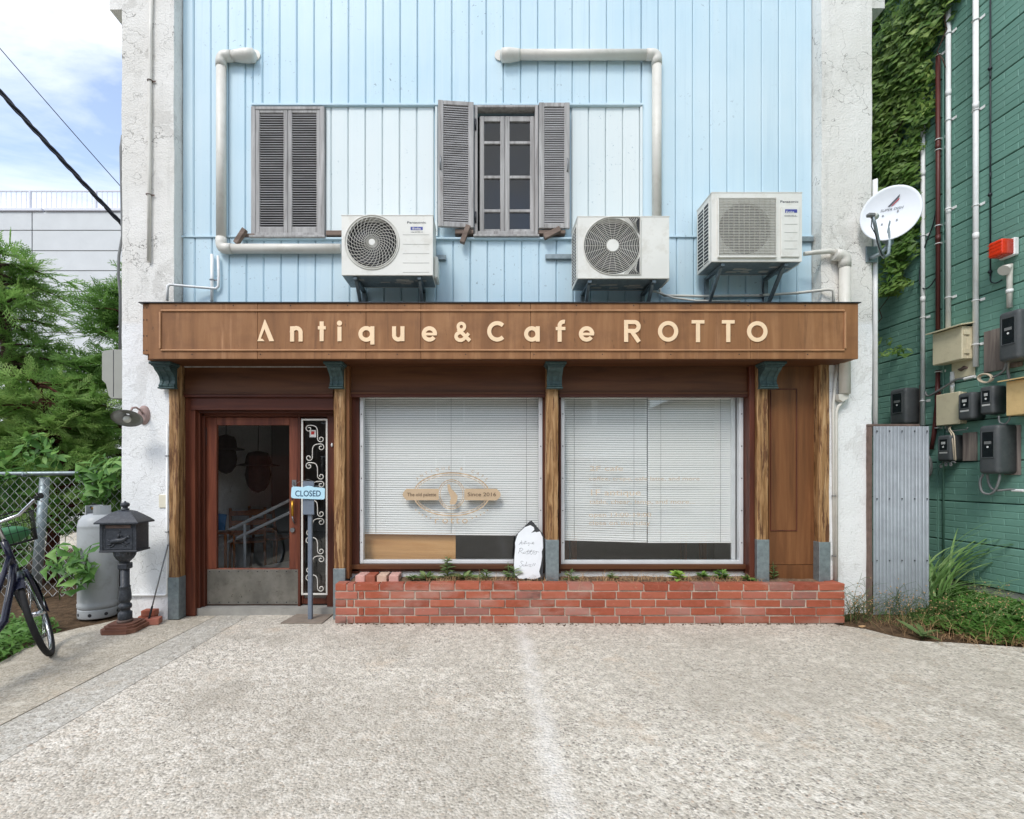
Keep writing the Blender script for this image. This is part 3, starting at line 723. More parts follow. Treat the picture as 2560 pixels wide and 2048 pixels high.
# ------------------------------------------------------------------ timber shopfront
YS = 4.52       # post faces
def post(x0, x1, y1, zshoe, z0, label=None):
    mb = MB(); n = 18; zs = [z0 + (2.303 - z0) * k / n for k in range(n + 1)]
    vs = []
    for z in zs:      # split, eroded arrises
        j = lambda: rnd.uniform(-.004, .004)
        c = .010
        vs += [(x0 + c + j(), YS + j() * .5, z), (x1 - c + j(), YS + j() * .5, z), (x1 + j() * .4, YS + c + j(), z), (x1, y1, z), (x0, y1, z), (x0 + j() * .4, YS + c + j(), z)]
    fs = []
    for k in range(n):
        for i in range(6): fs.append((k * 6 + i, k * 6 + (i + 1) % 6, (k + 1) * 6 + (i + 1) % 6, (k + 1) * 6 + i))
    fs += [(5, 4, 3, 2, 1, 0), tuple(n * 6 + i for i in range(6))]
    mb.add(vs, fs)
    p = part(mb, 'post', 'peeled_post')
    s = MB(); s.box(x0 - .004, x1 + .004, YS - .004, y1 + .004, 0.0, zshoe, .003)
    sh = s.build('post_shoe', 'galv', p)
    return p
def px5(a, b): return X(a, YS), X(b, YS)
post(-2.872, -2.782, 4.625, .379, 0)
post(*px5(834, 862), 4.64, .46, 0)
post(*px5(1366, 1396), 4.64, .72, 0)
post(*px5(1894, 1922), 4.64, .722, 0)
post(*px5(2049, 2075), 4.64, .70, 0)

# transom panels between the posts, with a red-brown bead below them
YT = 4.605
def pan(x0, x1, z0, z1, y0, y1, name, m, b=.003): return part(MB().box(x0, x1, y0, y1, z0, z1, b), name, m)
for a, b in ((462, 834), (870, 1366), (1397, 1893)):
    pan(X(a, YT), X(b, YT), Z(981, YT), 2.40, YT, YT + .03, 'transom_panel', 'brown_rail')
    pan(X(a, YT), X(b, YT), Z(993, YT), Z(982, YT), YT - .012, YT + .04, 'transom_bead', 'dark_red_x')
    pan(X(a, YT), X(b, YT), Z(986, YT), Z(981, YT), YT - .022, YT - .013, 'transom_bead', 'brown_rail')
pan(X(462, YT), X(834, YT), Z(919, YT), Z(914, YT), YT - .015, YT - .001, 'transom_bead', 'grey_wood')
# backing so that nothing shows between timbers
pan(-2.84, 3.04, 2.075, 2.64, 4.648, 4.775, 'lintel', 'dark_red_x', 0)

# --- windows
YW = 4.68
def shop_window(px0, px1, py0, py1):
    x0, x1, z0, z1 = X(px0, YW), X(px1, YW), Z(py1, YW), Z(py0, YW)
    fr = part(frame_mb(x0, x1, z0, z1, YW - .012, YW + .05, .034, .034, .034, .03, .003), 'front_window', 'aluminium')
    MB().box(x0 + .03, x1 - .03, YW + .012, YW + .018, z0 + .03, z1 - .026).build('pane', 'glass', fr)
    sc = MB()
    for k in range(5):
        sc.tube([(x0 + .2 + k * (x1 - x0 - .4) / 4, YW - .012, z1 - .015), (x0 + .2 + k * (x1 - x0 - .4) / 4, YW - .016, z1 - .015)], .006, 6)
        sc.tube([(x0 + .017, YW - .012, z0 + .2 + k * (z1 - z0 - .4) / 4), (x0 + .017, YW - .016, z0 + .2 + k * (z1 - z0 - .4) / 4)], .006, 6)
        sc.tube([(x1 - .017, YW - .012, z0 + .2 + k * (z1 - z0 - .4) / 4), (x1 - .017, YW - .016, z0 + .2 + k * (z1 - z0 - .4) / 4)], .006, 6)
    sc.build('frame_screws', 'steel_dull', fr, kind='stuff')
    return fr, x0, x1, z0, z1
w1 = shop_window(900, 1356, 983, 1409)
w2 = shop_window(1402, 1857, 982, 1410)
# extra sash stile seen at the right of the second window
MB().box(w2[2] - .075, w2[2] - .036, YW + .06, YW + .085, w2[3] + .03, w2[4] - .03, .003).build('sash_stile', 'aluminium', w2[0])
# timber linings round them
for a, b in ((871, 899.4), (1357, 1366), (1396.5, 1401.4), (1857.8, 1882)):
    pan(X(a, YW), X(b, YW), Z(1432, YW), 2.082, YW - .03, YW + .07, 'window_jamb', 'dark_red')
pan(X(862.5, YS), X(871, YS), .36, 2.303, YS + .03, YS + .12, 'window_jamb', 'brown_panel')
pan(X(1880, YS), X(1893.6, YS), .36, 2.303, YS + .04, YS + .12, 'window_jamb', 'dark_red')
for a, b in ((880, 1366), (1397, 1868)):
    pan(X(a, YW), X(b, YW), Z(1421, YW), Z(1409.8, YW), YW - .05, YW + .07, 'window_sill', 'brown_rail')
    pan(X(a, YW), X(b, YW), Z(1427, YW), Z(1421.4, YW), YW - .03, YW + .07, 'window_sill', 'dark_red_x')
part(MB().rough_box(-1.28, 3.045, YW - .005, YW + .10, -.05, Z(1427.5, YW), .08, .004, 9), 'dado', 'stucco_white')
# plywood end panel
YE = 4.60
pan(X(1922, YE), X(2036, YE), Z(1412, YE), 2.32, YE, YE + .04, 'end_panel', 'brown_panel')
pan(X(1922, YE), X(2036, YE), Z(1450, YE), Z(1413, YE), YE + .002, YE + .04, 'end_panel', 'brown_panel')
tr = frame_mb(X(1925, YE), X(1992, YE), Z(1328, YE), Z(972, YE), YE - .008, YE - .0005, .009, .009, .009, .009, .002)
part(tr, 'panel_bead', 'dark_red')
pan(X(1884, YW), 3.05, 0, 2.3, YW + .02, YW + .10, 'end_wall', 'dark_red', 0)

# --- door
YD = 4.75
def bar(x0p, x1p, y0p, y1p, y, d, name, m, parent=cafe, b=.004, kw=None):
    return MB().box(X(x0p, y), X(x1p, y), y, y + d, Z(y1p, y), Z(y0p, y), b).build(name, m, parent)
part(MB().rough_box(X(455, 4.66), X(836, 4.66), 4.66, 5.05, -.03, .062, .05, .004, 4), 'door_step', 'block_grey')
pan(X(461, 4.62), X(486, 4.62), 0, 2.08, 4.63, 4.76, 'door_jamb', 'dark_red')
pan(X(486, 4.67), X(499, 4.67), .06, 2.02, 4.67, 4.78, 'door_jamb', 'dark_red')
pan(X(499, 4.72), X(512, 4.72), .06, 1.90, 4.715, 4.79, 'door_jamb', 'dark_red')
pan(X(480, 4.64), X(836, 4.64), Z(1026, 4.64), Z(993, 4.64), 4.62, 4.76, 'door_head', 'dark_red_x')
pan(X(499, 4.67), X(834, 4.67), Z(1033, 4.67), Z(1027, 4.67), 4.66, 4.78, 'door_head', 'dark_red_x')
pan(X(505, 4.72), X(834, 4.72), Z(1041, 4.72), Z(1033.8, 4.72), 4.715, 4.79, 'door_head', 'dark_red_x')
pan(X(746, YD), X(752, YD), .06, 1.87, 4.735, 4.80, 'mullion', 'dark_red')
pan(X(820, YD), X(838, YD), .06, 1.87, 4.72, 4.80, 'door_jamb', 'dark_red')
pan(X(862, 4.64), X(872, 4.64), .02, 2.08, 4.65, 4.78, 'door_jamb', 'brown_panel')
pan(X(834, YD), X(880, YD), .0, 2.08, 4.765, 4.80, 'door_jamb', 'dark_red', 0)
door = MB()
door.box(X(512, YD), X(541, YD), YD, YD + .04, Z(1423, YD), Z(1043, YD), .004)
door.box(X(723, YD), X(745, YD), YD, YD + .04, Z(1423, YD), Z(1043, YD), .004)
door.box(X(541, YD), X(723, YD), YD + .002, YD + .04, Z(1063, YD), Z(1043, YD), .004)
door.box(X(512, YD), X(745, YD), YD + .003, YD + .04, Z(1513, YD), Z(1421.5, YD), .004)
door = part(door, 'door', 'door_wood')
MB().box(X(540, YD), X(724, YD), YD + .016, YD + .022, Z(1422, YD), Z(1062, YD)).build('pane', 'glass', door)
MB().box(X(518, YD), X(745.5, YD), YD - .004, YD + .002, Z(1511, YD), Z(1424, YD), .0015).build('kick_plate', 'steel_plate', door)
nl = MB()
for k in range(10):
    for yy in (1429, 1506):
        px = 524 + k * (740 - 524) / 9
        nl.tube([P(px, yy, YD - .004), P(px, yy, YD - .007)], .006, 6)
nl.build('nails', 'tin_dark', door, kind='stuff')
MB().tube([P(731, 1252, YD - .035), P(731, 1290, YD - .035)], .012, 12).build('handle_grip', 'brass', door)
hg = MB(); hg.tube([P(734, 1205, YD), P(733, 1220, YD - .03), P(731, 1250, YD - .035)], .007, 8); hg.tube([P(731, 1291, YD - .035), P(733, 1302, YD - .03), P(736, 1308, YD)], .007, 8)
hg.build('handle', 'steel_dull', door)
MB().box(X(730, YD), X(741, YD), YD - .004, YD, Z(1217, YD), Z(1200, YD), .001).build('lock_plate', 'steel_dull', door)
lk = MB(); c = P(732, 1325, YD); lk.tube([c, c - Vector((0, .016, 0))], .022, 14); lk.build('lock', 'steel_dull', door)
hn = MB(); hn.tube([P(514, 1069, YD - .006), P(514, 1114, YD - .006)], .009, 8); hn.build('hinge', 'tin_dark', door)
# side light with scrolled grille
sl = part(frame_mb(X(752.4, YD), X(819.6, YD), Z(1511, YD), Z(1043, YD), YD + .01, YD + .05, .02, .02, .05, .012, .003), 'side_light', 'dark_red')
MB().box(X(755, YD), X(817, YD), YD + .026, YD + .032, Z(1506, YD), Z(1046, YD)).build('pane', 'glass', sl)
gr = frame_mb(X(753, YD - .03), X(819, YD - .03), Z(1488, YD - .03), Z(1047, YD - .03), YD - .032, YD - .018, .017, .017, .017, .017, .002)
grille = part(gr, 'window_grille', 'iron_white')
def arc(cx, cy, r, a0, a1, n=14): return [(cx + r * math.cos(math.radians(a0 + (a1 - a0) * k / n)), cy + r * math.sin(math.radians(a0 + (a1 - a0) * k / n))) for k in range(n + 1)]
def scroll(pts_crop):
    # pts in the door crop (scale 2.464 from 400,900)
    MB().tube([P(400 + x / 2.464, 900 + y / 2.464, YD - .026) for x, y in pts_crop], .0045, 6).build('scroll', 'iron_white', grille)
def spiral(cx, cy, r, a0, turns, n=18, shrink=.45):
    return [(cx + r * (1 - (1 - shrink) * k / n) * math.cos(math.radians(a0 + turns * k / n)), cy + r * (1 - (1 - shrink) * k / n) * math.sin(math.radians(a0 + turns * k / n))) for k in range(n + 1)]
# S-shaped bars swinging from side to side, a pair of curls where each one touches the frame
def s_scroll(ya, yb_, flip):
    r = 21; A = (918, ya + 26); B = (992, yb_ - 26); pts = []
    for q in range(23): a_ = math.radians(-90 - 400 + 400 * q / 22); rr = 6 + (r - 6) * q / 22; pts.append((A[0] + rr * math.cos(a_), A[1] + rr * math.sin(a_)))
    p0, p3 = (A[0], A[1] - r), (B[0] - r, B[1]); p1, p2 = (p0[0] + 62, p0[1] - 2), (p3[0] - 2, p3[1] - 58)
    for q in range(1, 13):
        u = q / 12; pts.append(tuple(p0[i] * (1 - u) ** 3 + 3 * p1[i] * u * (1 - u) ** 2 + 3 * p2[i] * u * u * (1 - u) + p3[i] * u ** 3 for i in (0, 1)))
    for q in range(1, 23): a_ = math.radians(180 - 400 * q / 22); rr = r - (r - 6) * q / 22; pts.append((B[0] + rr * math.cos(a_), B[1] + rr * math.sin(a_)))
    scroll([(1910 - x, y) if flip else (x, y) for x, y in pts])
for k in range(9): s_scroll(398 + 115 * k, 398 + 115 * (k + 1), k % 2 == 1)
MB().box(X(772, YD), X(788, YD), YD + .021, YD + .0255, Z(1093, YD), Z(1075, YD)).build('sticker', 'white_paint', sl)
MB().box(X(776, YD), X(784, YD), YD + .0195, YD + .0205, Z(1086, YD), Z(1078, YD)).build('sticker_print', 'paper_red', sl)
bl = MB().sphere(P(830, 1113, 4.715), .02, 10, (.5, .5, 1)); part(bl, 'bell_push', 'white_paint')
struct(MB().prism([(-60, 9.0), (-3.2, 9.0), (-3.2, 24.8), (-60, 24.8)], -0.055, -0.03, 'z').build('parking_lot', 'smooth_concrete'))
# ------------------------------------------------------------------ corbels on the posts
def corbel(pxc, pw_top, label):
    """scrolled bracket: a fluted S profile under a moulded cap"""
    xc = X(pxc, YS); wt = pw_top / 2 / 276.5
    t = thing('corbel', label, 'bracket', (xc, YS, 2.0), group='corbels under the canopy')
    prof = [(YS - .002, 2.005), (YS - .03, 2.0), (YS - .048, 2.012), (YS - .05, 2.03), (YS - .036, 2.05), (YS - .03, 2.09), (YS - .042, 2.14), (YS - .07, 2.18), (YS - .10, 2.205), (YS - .115, 2.235), (YS - .002, 2.235)]
    zz = lambda z: 2.302 - (2.302 - z) * .70
    prof = [(p[0], zz(p[1])) for p in prof]
    n = 5; w = wt * .74
    for k in range(n):
        x0 = xc - w + 2 * w * k / n; x1 = xc - w + 2 * w * (k + 1) / n; d = .008 if k % 2 else 0
        MB().prism([(p[0] + (d if p[0] < YS - .01 else 0), p[1]) for p in prof], x0, x1, 'x').build('flute', 'corbel_teal', t)
    MB().box(xc - w - .006, xc + w + .006, YS - .055, YS, zz(1.985), zz(2.004), .003).build('foot', 'corbel_teal', t)
    cp = MB()
    for k, (z0, z1, e) in enumerate(((2.236, 2.252, .0), (2.252, 2.270, .010), (2.270, 2.302, .022))):
        cp.box(xc - w - .004 - e, xc + w + .004 + e, YS - .122 - e, YS, zz(z0) + .0005, zz(z1), .003)
    cp.build('cap', 'corbel_teal', t)
corbel(424, 52, 'dark teal scrolled corbel on the leftmost post, beside the white pier')
corbel(844, 44, 'dark teal scrolled corbel on the post between door and left window')
corbel(1385, 50, 'dark teal scrolled corbel on the post between the two shop windows')
corbel(1916, 56, 'dark teal scrolled corbel on the post right of the right window')

# ------------------------------------------------------------------ the canopy and its lettering
YC = 4.30
canopy = thing('shop_canopy', 'long brown plywood canopy box over the shopfront lettered Antique&Cafe ROTTO', 'shop sign', (0.2, 4.4, 2.303))
cx0, cx1, cz0, cz1 = X(372, YC), X(2146, YC), 2.303, Z(757, YC)
seams = [372, 644, 915, 1052, 1326, 1600, 1876, 2146]
for a, b in zip(seams[:-1], seams[1:]):
    MB().box(X(a, YC) + .0015, X(b, YC) - .0015, YC, YC + .02, cz0 + .002, cz1 - .006, .0015).build('fascia_board', 'fascia_ply', canopy)
MB().box(X(354, YC), X(371.6, YC), YC + .012, YC + .06, Z(885, YC), cz1 - .006, .003).build('corner_strip', 'fascia_ply', canopy)
MB().box(X(354, YC) + .01, cx0 + .02, YC + .062, 4.53, cz0 + .004, cz1 - .01, .002).build('end_board', 'fascia_ply', canopy)
MB().box(cx1 - .03, cx1 - .002, YC + .022, 4.53, cz0 + .004, cz1 - .01, .002).build('end_board', 'fascia_ply', canopy)
sof = MB(); sof.box(cx0 + .022, cx1 - .032, YC + .021, 4.648, cz0 + .001, cz0 + .02); sof.build('soffit', 'brown_rail', canopy)
MB().box(X(348, YC), X(2151, YC), YC - .012, 4.535, cz1 - .004, cz1 + .004, .001).build('top_sheet', 'tin_dark', canopy)
MB().box(-2.82, 3.03, 4.5355, YB - .002, cz1 - .004, cz1 + .0035).build('top_sheet', 'tin_dark', canopy)
def mould(px0, py0, px1, py1, w=.016):
    y = YC
    MB().box(X(px0, y) - w / 2, X(px1, y) + w / 2, y - .012, y - .0005, min(Z(py0, y), Z(py1, y)) - w / 2, max(Z(py0, y), Z(py1, y)) + w / 2, .004).build('moulding', 'moulding_tan', canopy)
mould(405, 777, 2108, 777); mould(405, 876, 2108, 876)
mould(401, 783, 401, 870); mould(2112, 783, 2112, 870)
nl = MB()
for px, py in [(356 + 3, 770), (367, 770), (359, 800), (367, 800), (359, 840), (367, 840), (359, 876), (367, 876)] + [(k, 764) for k in range(440, 2120, 143)] + [(k, 886) for k in range(480, 2120, 171)]:
    nl.tube([P(px, py, YC + (.012 if px < 371 else 0)), P(px, py, YC - .003 + (.012 if px < 371 else 0))], .005, 6)
nl.build('nails', 'tin_dark', canopy, kind='stuff')

class Glyph:
    def __init__(self): self.mb = MB(); self.k = 0
    def _y(self): self.k += 1; return YC - .006 - .0005 * self.k
    def poly(self, pts): self.mb.prism([(X(p[0], YC), Z(p[1], YC)) for p in pts], YC - .0008, self._y(), 'y'); return self
    def ribbon(self, pts, w, closed=False):
        n = len(pts); L = []; R = []
        for i in range(n):
            a = pts[i - 1] if (i > 0 or closed) else pts[i]; b = pts[(i + 1) % n] if (i < n - 1 or closed) else pts[i]
            d = Vector((b[0] - a[0], b[1] - a[1])); d.normalize(); nrm = Vector((-d.y, d.x)) * w / 2
            L.append((pts[i][0] + nrm.x, pts[i][1] + nrm.y)); R.append((pts[i][0] - nrm.x, pts[i][1] - nrm.y))
        y0, y1 = YC - .0008, self._y(); q = lambda p, y: (X(p[0], YC), y, Z(p[1], YC))
        vs = []
        for l, r in zip(L, R): vs += [q(l, y1), q(r, y1), q(l, y0), q(r, y0)]
        fs = []
        for i in range(n if closed else n - 1):
            a, b = 4 * i, 4 * ((i + 1) % n)
            fs += [(a, b, b + 1, a + 1), (a, a + 2, b + 2, b), (a + 1, b + 1, b + 3, a + 3)]
        if not closed: e = 4 * (n - 1); fs += [(0, 1, 3, 2), (e, e + 2, e + 3, e + 1)]
        self.mb.add(vs, fs); return self
    def ell(self, cx, cy, rx, ry, a0=0, a1=360, w=10, n=30):
        pts = [(cx + rx * math.cos(math.radians(a0 + (a1 - a0) * k / n)), cy + ry * math.sin(math.radians(a0 + (a1 - a0) * k / n))) for k in range(n + (0 if a1 - a0 == 360 else 1))]
        return self.ribbon(pts, w, a1 - a0 == 360)
    def disc(self, cx, cy, r): return self.poly([(cx + r * math.cos(2 * math.pi * k / 18), cy + r * math.sin(2 * math.pi * k / 18)) for k in range(18)])
    def done(self): self.mb.build('letter', 'sign_cream', canopy)
W = 10.0
def q1(x): return 300 + x / 2.156
def q2(x): return 1250 + x / 2.156
def qy(y): return 720 + y / 2.156
g = Glyph(); g.poly([(q1(780), qy(172)), (q1(784), qy(172)), (q1(832), qy(288)), (q1(806), qy(288)), (q1(780), qy(222)), (q1(757), qy(282)), (q1(748), qy(272))]); g.poly([(q1(742), qy(288)), (q1(748), qy(274)), (q1(770), qy(276)), (q1(780), qy(288))]); g.done()
g = Glyph(); g.ribbon([(q1(929), qy(208)), (q1(929), qy(290))], W); g.ell(q1(951), qy(241), 11, 11, 180, 360, W, 14); g.ribbon([(q1(975), qy(238)), (q1(975), qy(290))], W); g.done()
g = Glyph(); g.ribbon([(q1(1088), qy(182)), (q1(1088), qy(288))], W); g.ribbon([(q1(1068), qy(216)), (q1(1110), qy(216))], 8); g.done()
g = Glyph(); g.ribbon([(q1(1184), qy(210)), (q1(1184), qy(288))], W); g.disc(q1(1184), qy(191), 6.4); g.done()
def ring(f, cx, cy, r): g.ell(f(cx), qy(cy), r, r, 0, 360, W)
g = Glyph(); ring(q1, 1328, 249, 14.5); g.ribbon([(q1(1361), qy(208)), (q1(1361), qy(306))], W); g.done()
g = Glyph(); g.ribbon([(q1(1478), qy(208)), (q1(1478), qy(256))], W); g.ell(q1(1500), qy(254), 10.4, 11.6, 0, 180, W, 14); g.ribbon([(q1(1523), qy(208)), (q1(1523), qy(288))], W); g.done()
def letter_e(f, cx, cy):
    global g
    g = Glyph(); g.ell(f(cx), qy(cy), 14.2, 14.2, 35, 362, W, 26); g.ribbon([(f(cx - 26), qy(cy + 1)), (f(cx + 40), qy(cy + 1))], 6.5); g.done()
letter_e(q1, 1668, 249)
g = Glyph(); g.ell(q1(1840), qy(210), 8, 8.5, 0, 360, 8, 20); g.ell(q1(1835), qy(262), 10.8, 9.6, 40, 300, 9, 24); g.ribbon([(q1(1822), qy(222)), (q1(1886), qy(286))], 9); g.ribbon([(q1(1850), qy(280)), (q1(1880), qy(246))], 8); g.done()
g = Glyph(); g.ell(q1(2033), qy(235), 20, 20.5, 45, 315, W, 26); g.done()
g = Glyph(); ring(q2, 171, 249, 14.2); g.ribbon([(q2(203), qy(208)), (q2(203), qy(290))], W); g.done()
g = Glyph(); g.ribbon([(q2(321), qy(206)), (q2(321), qy(291))], W); g.ell(q2(343), qy(206), 10.5, 10.5, 180, 285, W, 12); g.ribbon([(q2(300), qy(220)), (q2(352), qy(220))], 8); g.done()
letter_e(q2, 466, 249)
g = Glyph(); g.ribbon([(q2(679), qy(174)), (q2(679), qy(292))], W); g.ribbon([(q2(682), qy(185)), (q2(722), qy(185))], W)
g.ell(q2(722), qy(209), 11.2, 11.2, -90, 90, W, 16); g.ribbon([(q2(682), qy(233)), (q2(722), qy(233))], W); g.ribbon([(q2(708), qy(234)), (q2(748), qy(292))], W); g.done()
g = Glyph(); g.ell(q2(905), qy(235), 20.2, 20.8, 0, 360, W); g.done()
for c0 in (1066, 1229):
    g = Glyph(); g.ribbon([(q2(c0), qy(184)), (q2(c0), qy(293))], W); g.ribbon([(q2(c0 - 34), qy(184)), (q2(c0 + 34), qy(184))], 8.5); g.done()
g = Glyph(); g.ell(q2(1385), qy(236), 20.5, 20.8, 0, 360, W); g.done()

# ------------------------------------------------------------------ brick planter
YQ = 4.39
planter = thing('brick_planter', 'low red brick planter wall under the shop windows', 'planter', (0.9, 4.5, 0))
bx0, bx1 = X(838, YQ), X(2112, YQ); CH = .0715
bricks = []
def brick_obj(x0, x1, y0, y1, z0, z1, m='brick_clay', parent=planter, chip=.004):
    vs, fs = chamfer_box(0, x1 - x0, 0, y1 - y0, 0, z1 - z0, chip)
    vs = [tuple(c + rnd.uniform(-.0024, .0024) for c in v) for v in vs]
    mb = MB().add(vs, fs).xf(Matrix.Translation((x0, y0, z0)) @ Matrix.Rotation(rnd.uniform(-.006, .006), 4, 'Y') @ Matrix.Rotation(rnd.uniform(-.01, .01), 4, 'Z'))
    return mb.build('brick', m, parent)
J = .011
for r in range(5):
    z0 = r * CH + .004; z1 = z0 + CH - J
    x = bx0 + (0.0 if r % 2 == 0 else 0.0); first = True
    lens = []
    if r % 2 == 0: lens = [.095, .055]
    else: lens = [.195, .045]
    k = 0
    while x < bx1 - .03:
        L = lens[k] if k < len(lens) else .2095 + rnd.uniform(-.002, .002)
        if k == 7 and r in (0, 4): L = .105
        e = min(x + L, bx1)
        if bx1 - e < .045: e = bx1
        yo = rnd.uniform(-.003, .003)
        # the second to fourth courses have shifted where the wall cracked
        crack = math.exp(-((x + .1) ** 2) / .25) if r in (2, 3, 4) else 0
        brick_obj(x, e, YQ + yo - .004 * crack, YQ + .10 + yo, z0 + rnd.uniform(-.001, .001) + .004 * crack * (r - 2), z1 + .004 * crack * (r - 2))
        x = e + J; k += 1
# return at the left end and at the right end
for r in range(5):
    z0 = r * CH + .004; z1 = z0 + CH - J
    brick_obj(bx0, bx0 + .10, YQ + .112, 4.512, z0, z1)
    brick_obj(bx1 - .10, bx1, YQ + .112, YQ + .30, z0, z1)
mo = MB(); mo.box(bx0 + .008, bx1 - .008, YQ + .009, YQ + .094, 0, 5 * CH - J - .006); mo.box(bx0 + .006, bx0 + .094, YQ + .094, 4.512, 0, 5 * CH - J - .008); mo.box(bx1 - .094, bx1 - .006, YQ + .094, YQ + .3, 0, 5 * CH - J - .008)
mo.build('mortar_core', 'mortar', planter)
sv = MB(); n, m = 90, 8; vs_ = []
for j in range(m + 1):
    for i in range(n + 1):
        x = bx0 + .095 + (bx1 - bx0 - .19) * i / n; y = YQ + .098 + (4.668 - YQ - .098) * j / m
        p = Vector((x, y, 0)); vs_.append((x, y, .333 + .03 * j / m + mnoise.noise(p * 5) * .012 + mnoise.noise(p * 23) * .008))
sv.add(vs_, [(j * (n + 1) + i, j * (n + 1) + i + 1, (j + 1) * (n + 1) + i + 1, (j + 1) * (n + 1) + i) for j in range(m) for i in range(n)], True)
sv.build('soil_bed', 'planter_soil', planter)

def loose_brick(c, ang, label, m, L=.2, Wd=.095, Ht=.06, group=None, tilt=0):
    vs, fs = chamfer_box(-L / 2, L / 2, -Wd / 2, Wd / 2, 0, Ht, .004)
    mb = MB().add([tuple(q + rnd.uniform(-.001, .001) for q in v) for v in vs], fs)
    o = mb.build('loose_brick', m); o.location = c; o.rotation_euler = (0, tilt, math.radians(ang))
    return tag(o, label, 'brick', group)
zt = 5 * CH - J + .006
for k, (px, m, lab) in enumerate(((907, 'brick_pink', 'pink loose brick laid in the planter, leftmost of four'), (931, 'brick_clay', 'red loose brick among the four lying in the planter'),
                                  (959, 'brick_buff', 'buff loose brick laid in the planter beside the red one'), (988, 'brick_pink', 'pink loose brick laid in the planter, rightmost of four'))):
    loose_brick((X(px, 4.57), 4.575, zt - .01), 90 + (-2 + k), lab, m, .19, .086, .062, 'loose bricks on the planter')

# chalked slate board in the planter
sb = thing('slate_board', 'white painted slate board handwritten Antique Rotto Salut, leaning in the planter', 'sign', (X(1322, 4.55), 4.55, .345), (math.radians(-6), 0, math.radians(0)))
def sc_(x, y): return ((1260 + x / 9.079 - 1322) * 4.55 / F, (1449 - (1280 + y / 9.079)) * 4.55 / F)
outl = [(212, 1500), (222, 1050), (262, 560), (290, 500), (470, 320), (600, 190), (640, 180), (690, 230), (790, 350), (905, 490), (925, 560), (900, 1100), (880, 1510)]
MB().prism([sc_(*p) for p in outl], 0, .022, 'y').build('slate', 'slate_black', sb, local=True)
wh = [(235, 1380), (222, 1300), (240, 1000), (262, 780), (255, 680), (300, 540), (330, 470), (480, 330), (610, 282), (690, 330), (700, 390), (625, 460), (720, 430), (740, 445), (830, 425), (890, 560), (895, 800), (865, 880), (870, 1000), (840, 1180), (800, 1330), (830, 1450), (700, 1505), (560, 1500), (500, 1475), (440, 1500), (340, 1490)]
MB().prism([sc_(*p) for p in wh], -.0015, -.0002, 'y').build('white_wash', 'chalk_white', sb, local=True)
def hand(strokes, r=.0013):
    mb = MB()
    for s in strokes: mb.tube([(*[sc_(x, y)[0]], -.0018, sc_(x, y)[1]) for x, y in s], r, 4)
    return mb
ant = [[(340, 730), (380, 690), (410, 620), (402, 720)], [(365, 690), (420, 680)], [(430, 720), (440, 680), (442, 700), (465, 680), (470, 715)], [(490, 640), (480, 710), (500, 705)], [(470, 665), (520, 655)], [(520, 680), (515, 705), (530, 700)], [(575, 680), (545, 690), (550, 712), (580, 690), (575, 740), (550, 745)], [(595, 680), (598, 710), (625, 690), (625, 715)], [(640, 700), (685, 680), (670, 665), (650, 690), (660, 712), (695, 705)]]
rot_ = [[(375, 800), (360, 860), (328, 925)], [(350, 820), (400, 800), (440, 830), (400, 865), (365, 870), (420, 915), (450, 920)], [(480, 890), (450, 905), (455, 930), (485, 925), (495, 895)], [(560, 840), (520, 940), (560, 930), (600, 880)], [(500, 880), (620, 865)], [(640, 840), (590, 930), (630, 945), (680, 880)], [(600, 880), (700, 865)], [(740, 880), (690, 900), (680, 940), (720, 945), (745, 910), (740, 880), (800, 895)]]
sal = [[(440, 1105), (400, 1095), (380, 1120), (410, 1160), (420, 1195), (380, 1220), (345, 1200)], [(460, 1175), (430, 1190), (440, 1215), (462, 1195), (470, 1215)], [(520, 1110), (485, 1215)], [(500, 1180), (510, 1212), (545, 1180), (545, 1212)], [(560, 1180), (620, 1175), (575, 1215), (625, 1220)], [(670, 1140), (655, 1210)], [(715, 1140), (690, 1205)]]
hand(ant + rot_ + sal).build('handwriting', 'ink', sb, local=True)

# ------------------------------------------------------------------ blinds and window lettering
def blind(px0, px1, py_top, py_botl, py_botr, Y, label, cords):
    t = thing('venetian_blind', label, 'blind', (X((px0 + px1) / 2, Y), Y, Z(py_botl, Y)), group='blinds in the shop windows')
    x0, x1 = X(px0, Y), X(px1, Y); zt = Z(py_top, Y); zl, zr = Z(py_botl, Y), Z(py_botr, Y)
    pitch = .0212; n = int((zt - zl) / pitch); mb = MB()
    for k in range(n):
        f = k / n; za = zl + (zt - zl) * (k + 1) / n; zb = zr + (zt - zr) * (k + 1) / n
        d = .0107; w = .0030
        zj = mnoise.noise(Vector((k * .37, px0, 0))) * .0008
        mb.add([(x0, Y - w, za - d + zj), (x1, Y - w, zb - d + zj), (x1, Y - .002, zb), (x0, Y - .002, za), (x1, Y + w, zb + d * .72), (x0, Y + w, za + d * .72)],
               [(0, 1, 2, 3), (3, 2, 4, 5)], True)
    s = mb.build('slats', 'blind_slat', t); s['kind'] = 'stuff'
    MB().box(x0, x1, Y - .012, Y + .012, zt + .002, zt + .03, .003).build('head_rail', 'blind_slat', t)
    rl = MB(); rl.box(x0, x1, -.008, .008, -.008, .006, .003); rl.xf(Matrix.Translation((0, Y, (zl + zr) / 2)) @ Matrix.Translation(((x0 + x1) / 2, 0, 0)) @ Matrix.Rotation(-math.atan2(zr - zl, x1 - x0), 4, 'Y') @ Matrix.Translation((-(x0 + x1) / 2, 0, 0)))
    rl.build('bottom_rail', 'blind_slat', t)
    for c in cords:
        MB().tube([(X(c, Y), Y - .0115, zl), (X(c, Y), Y - .0115, zt)], .0012, 4).build('cord', 'cable_grey', t)
YL = 4.76
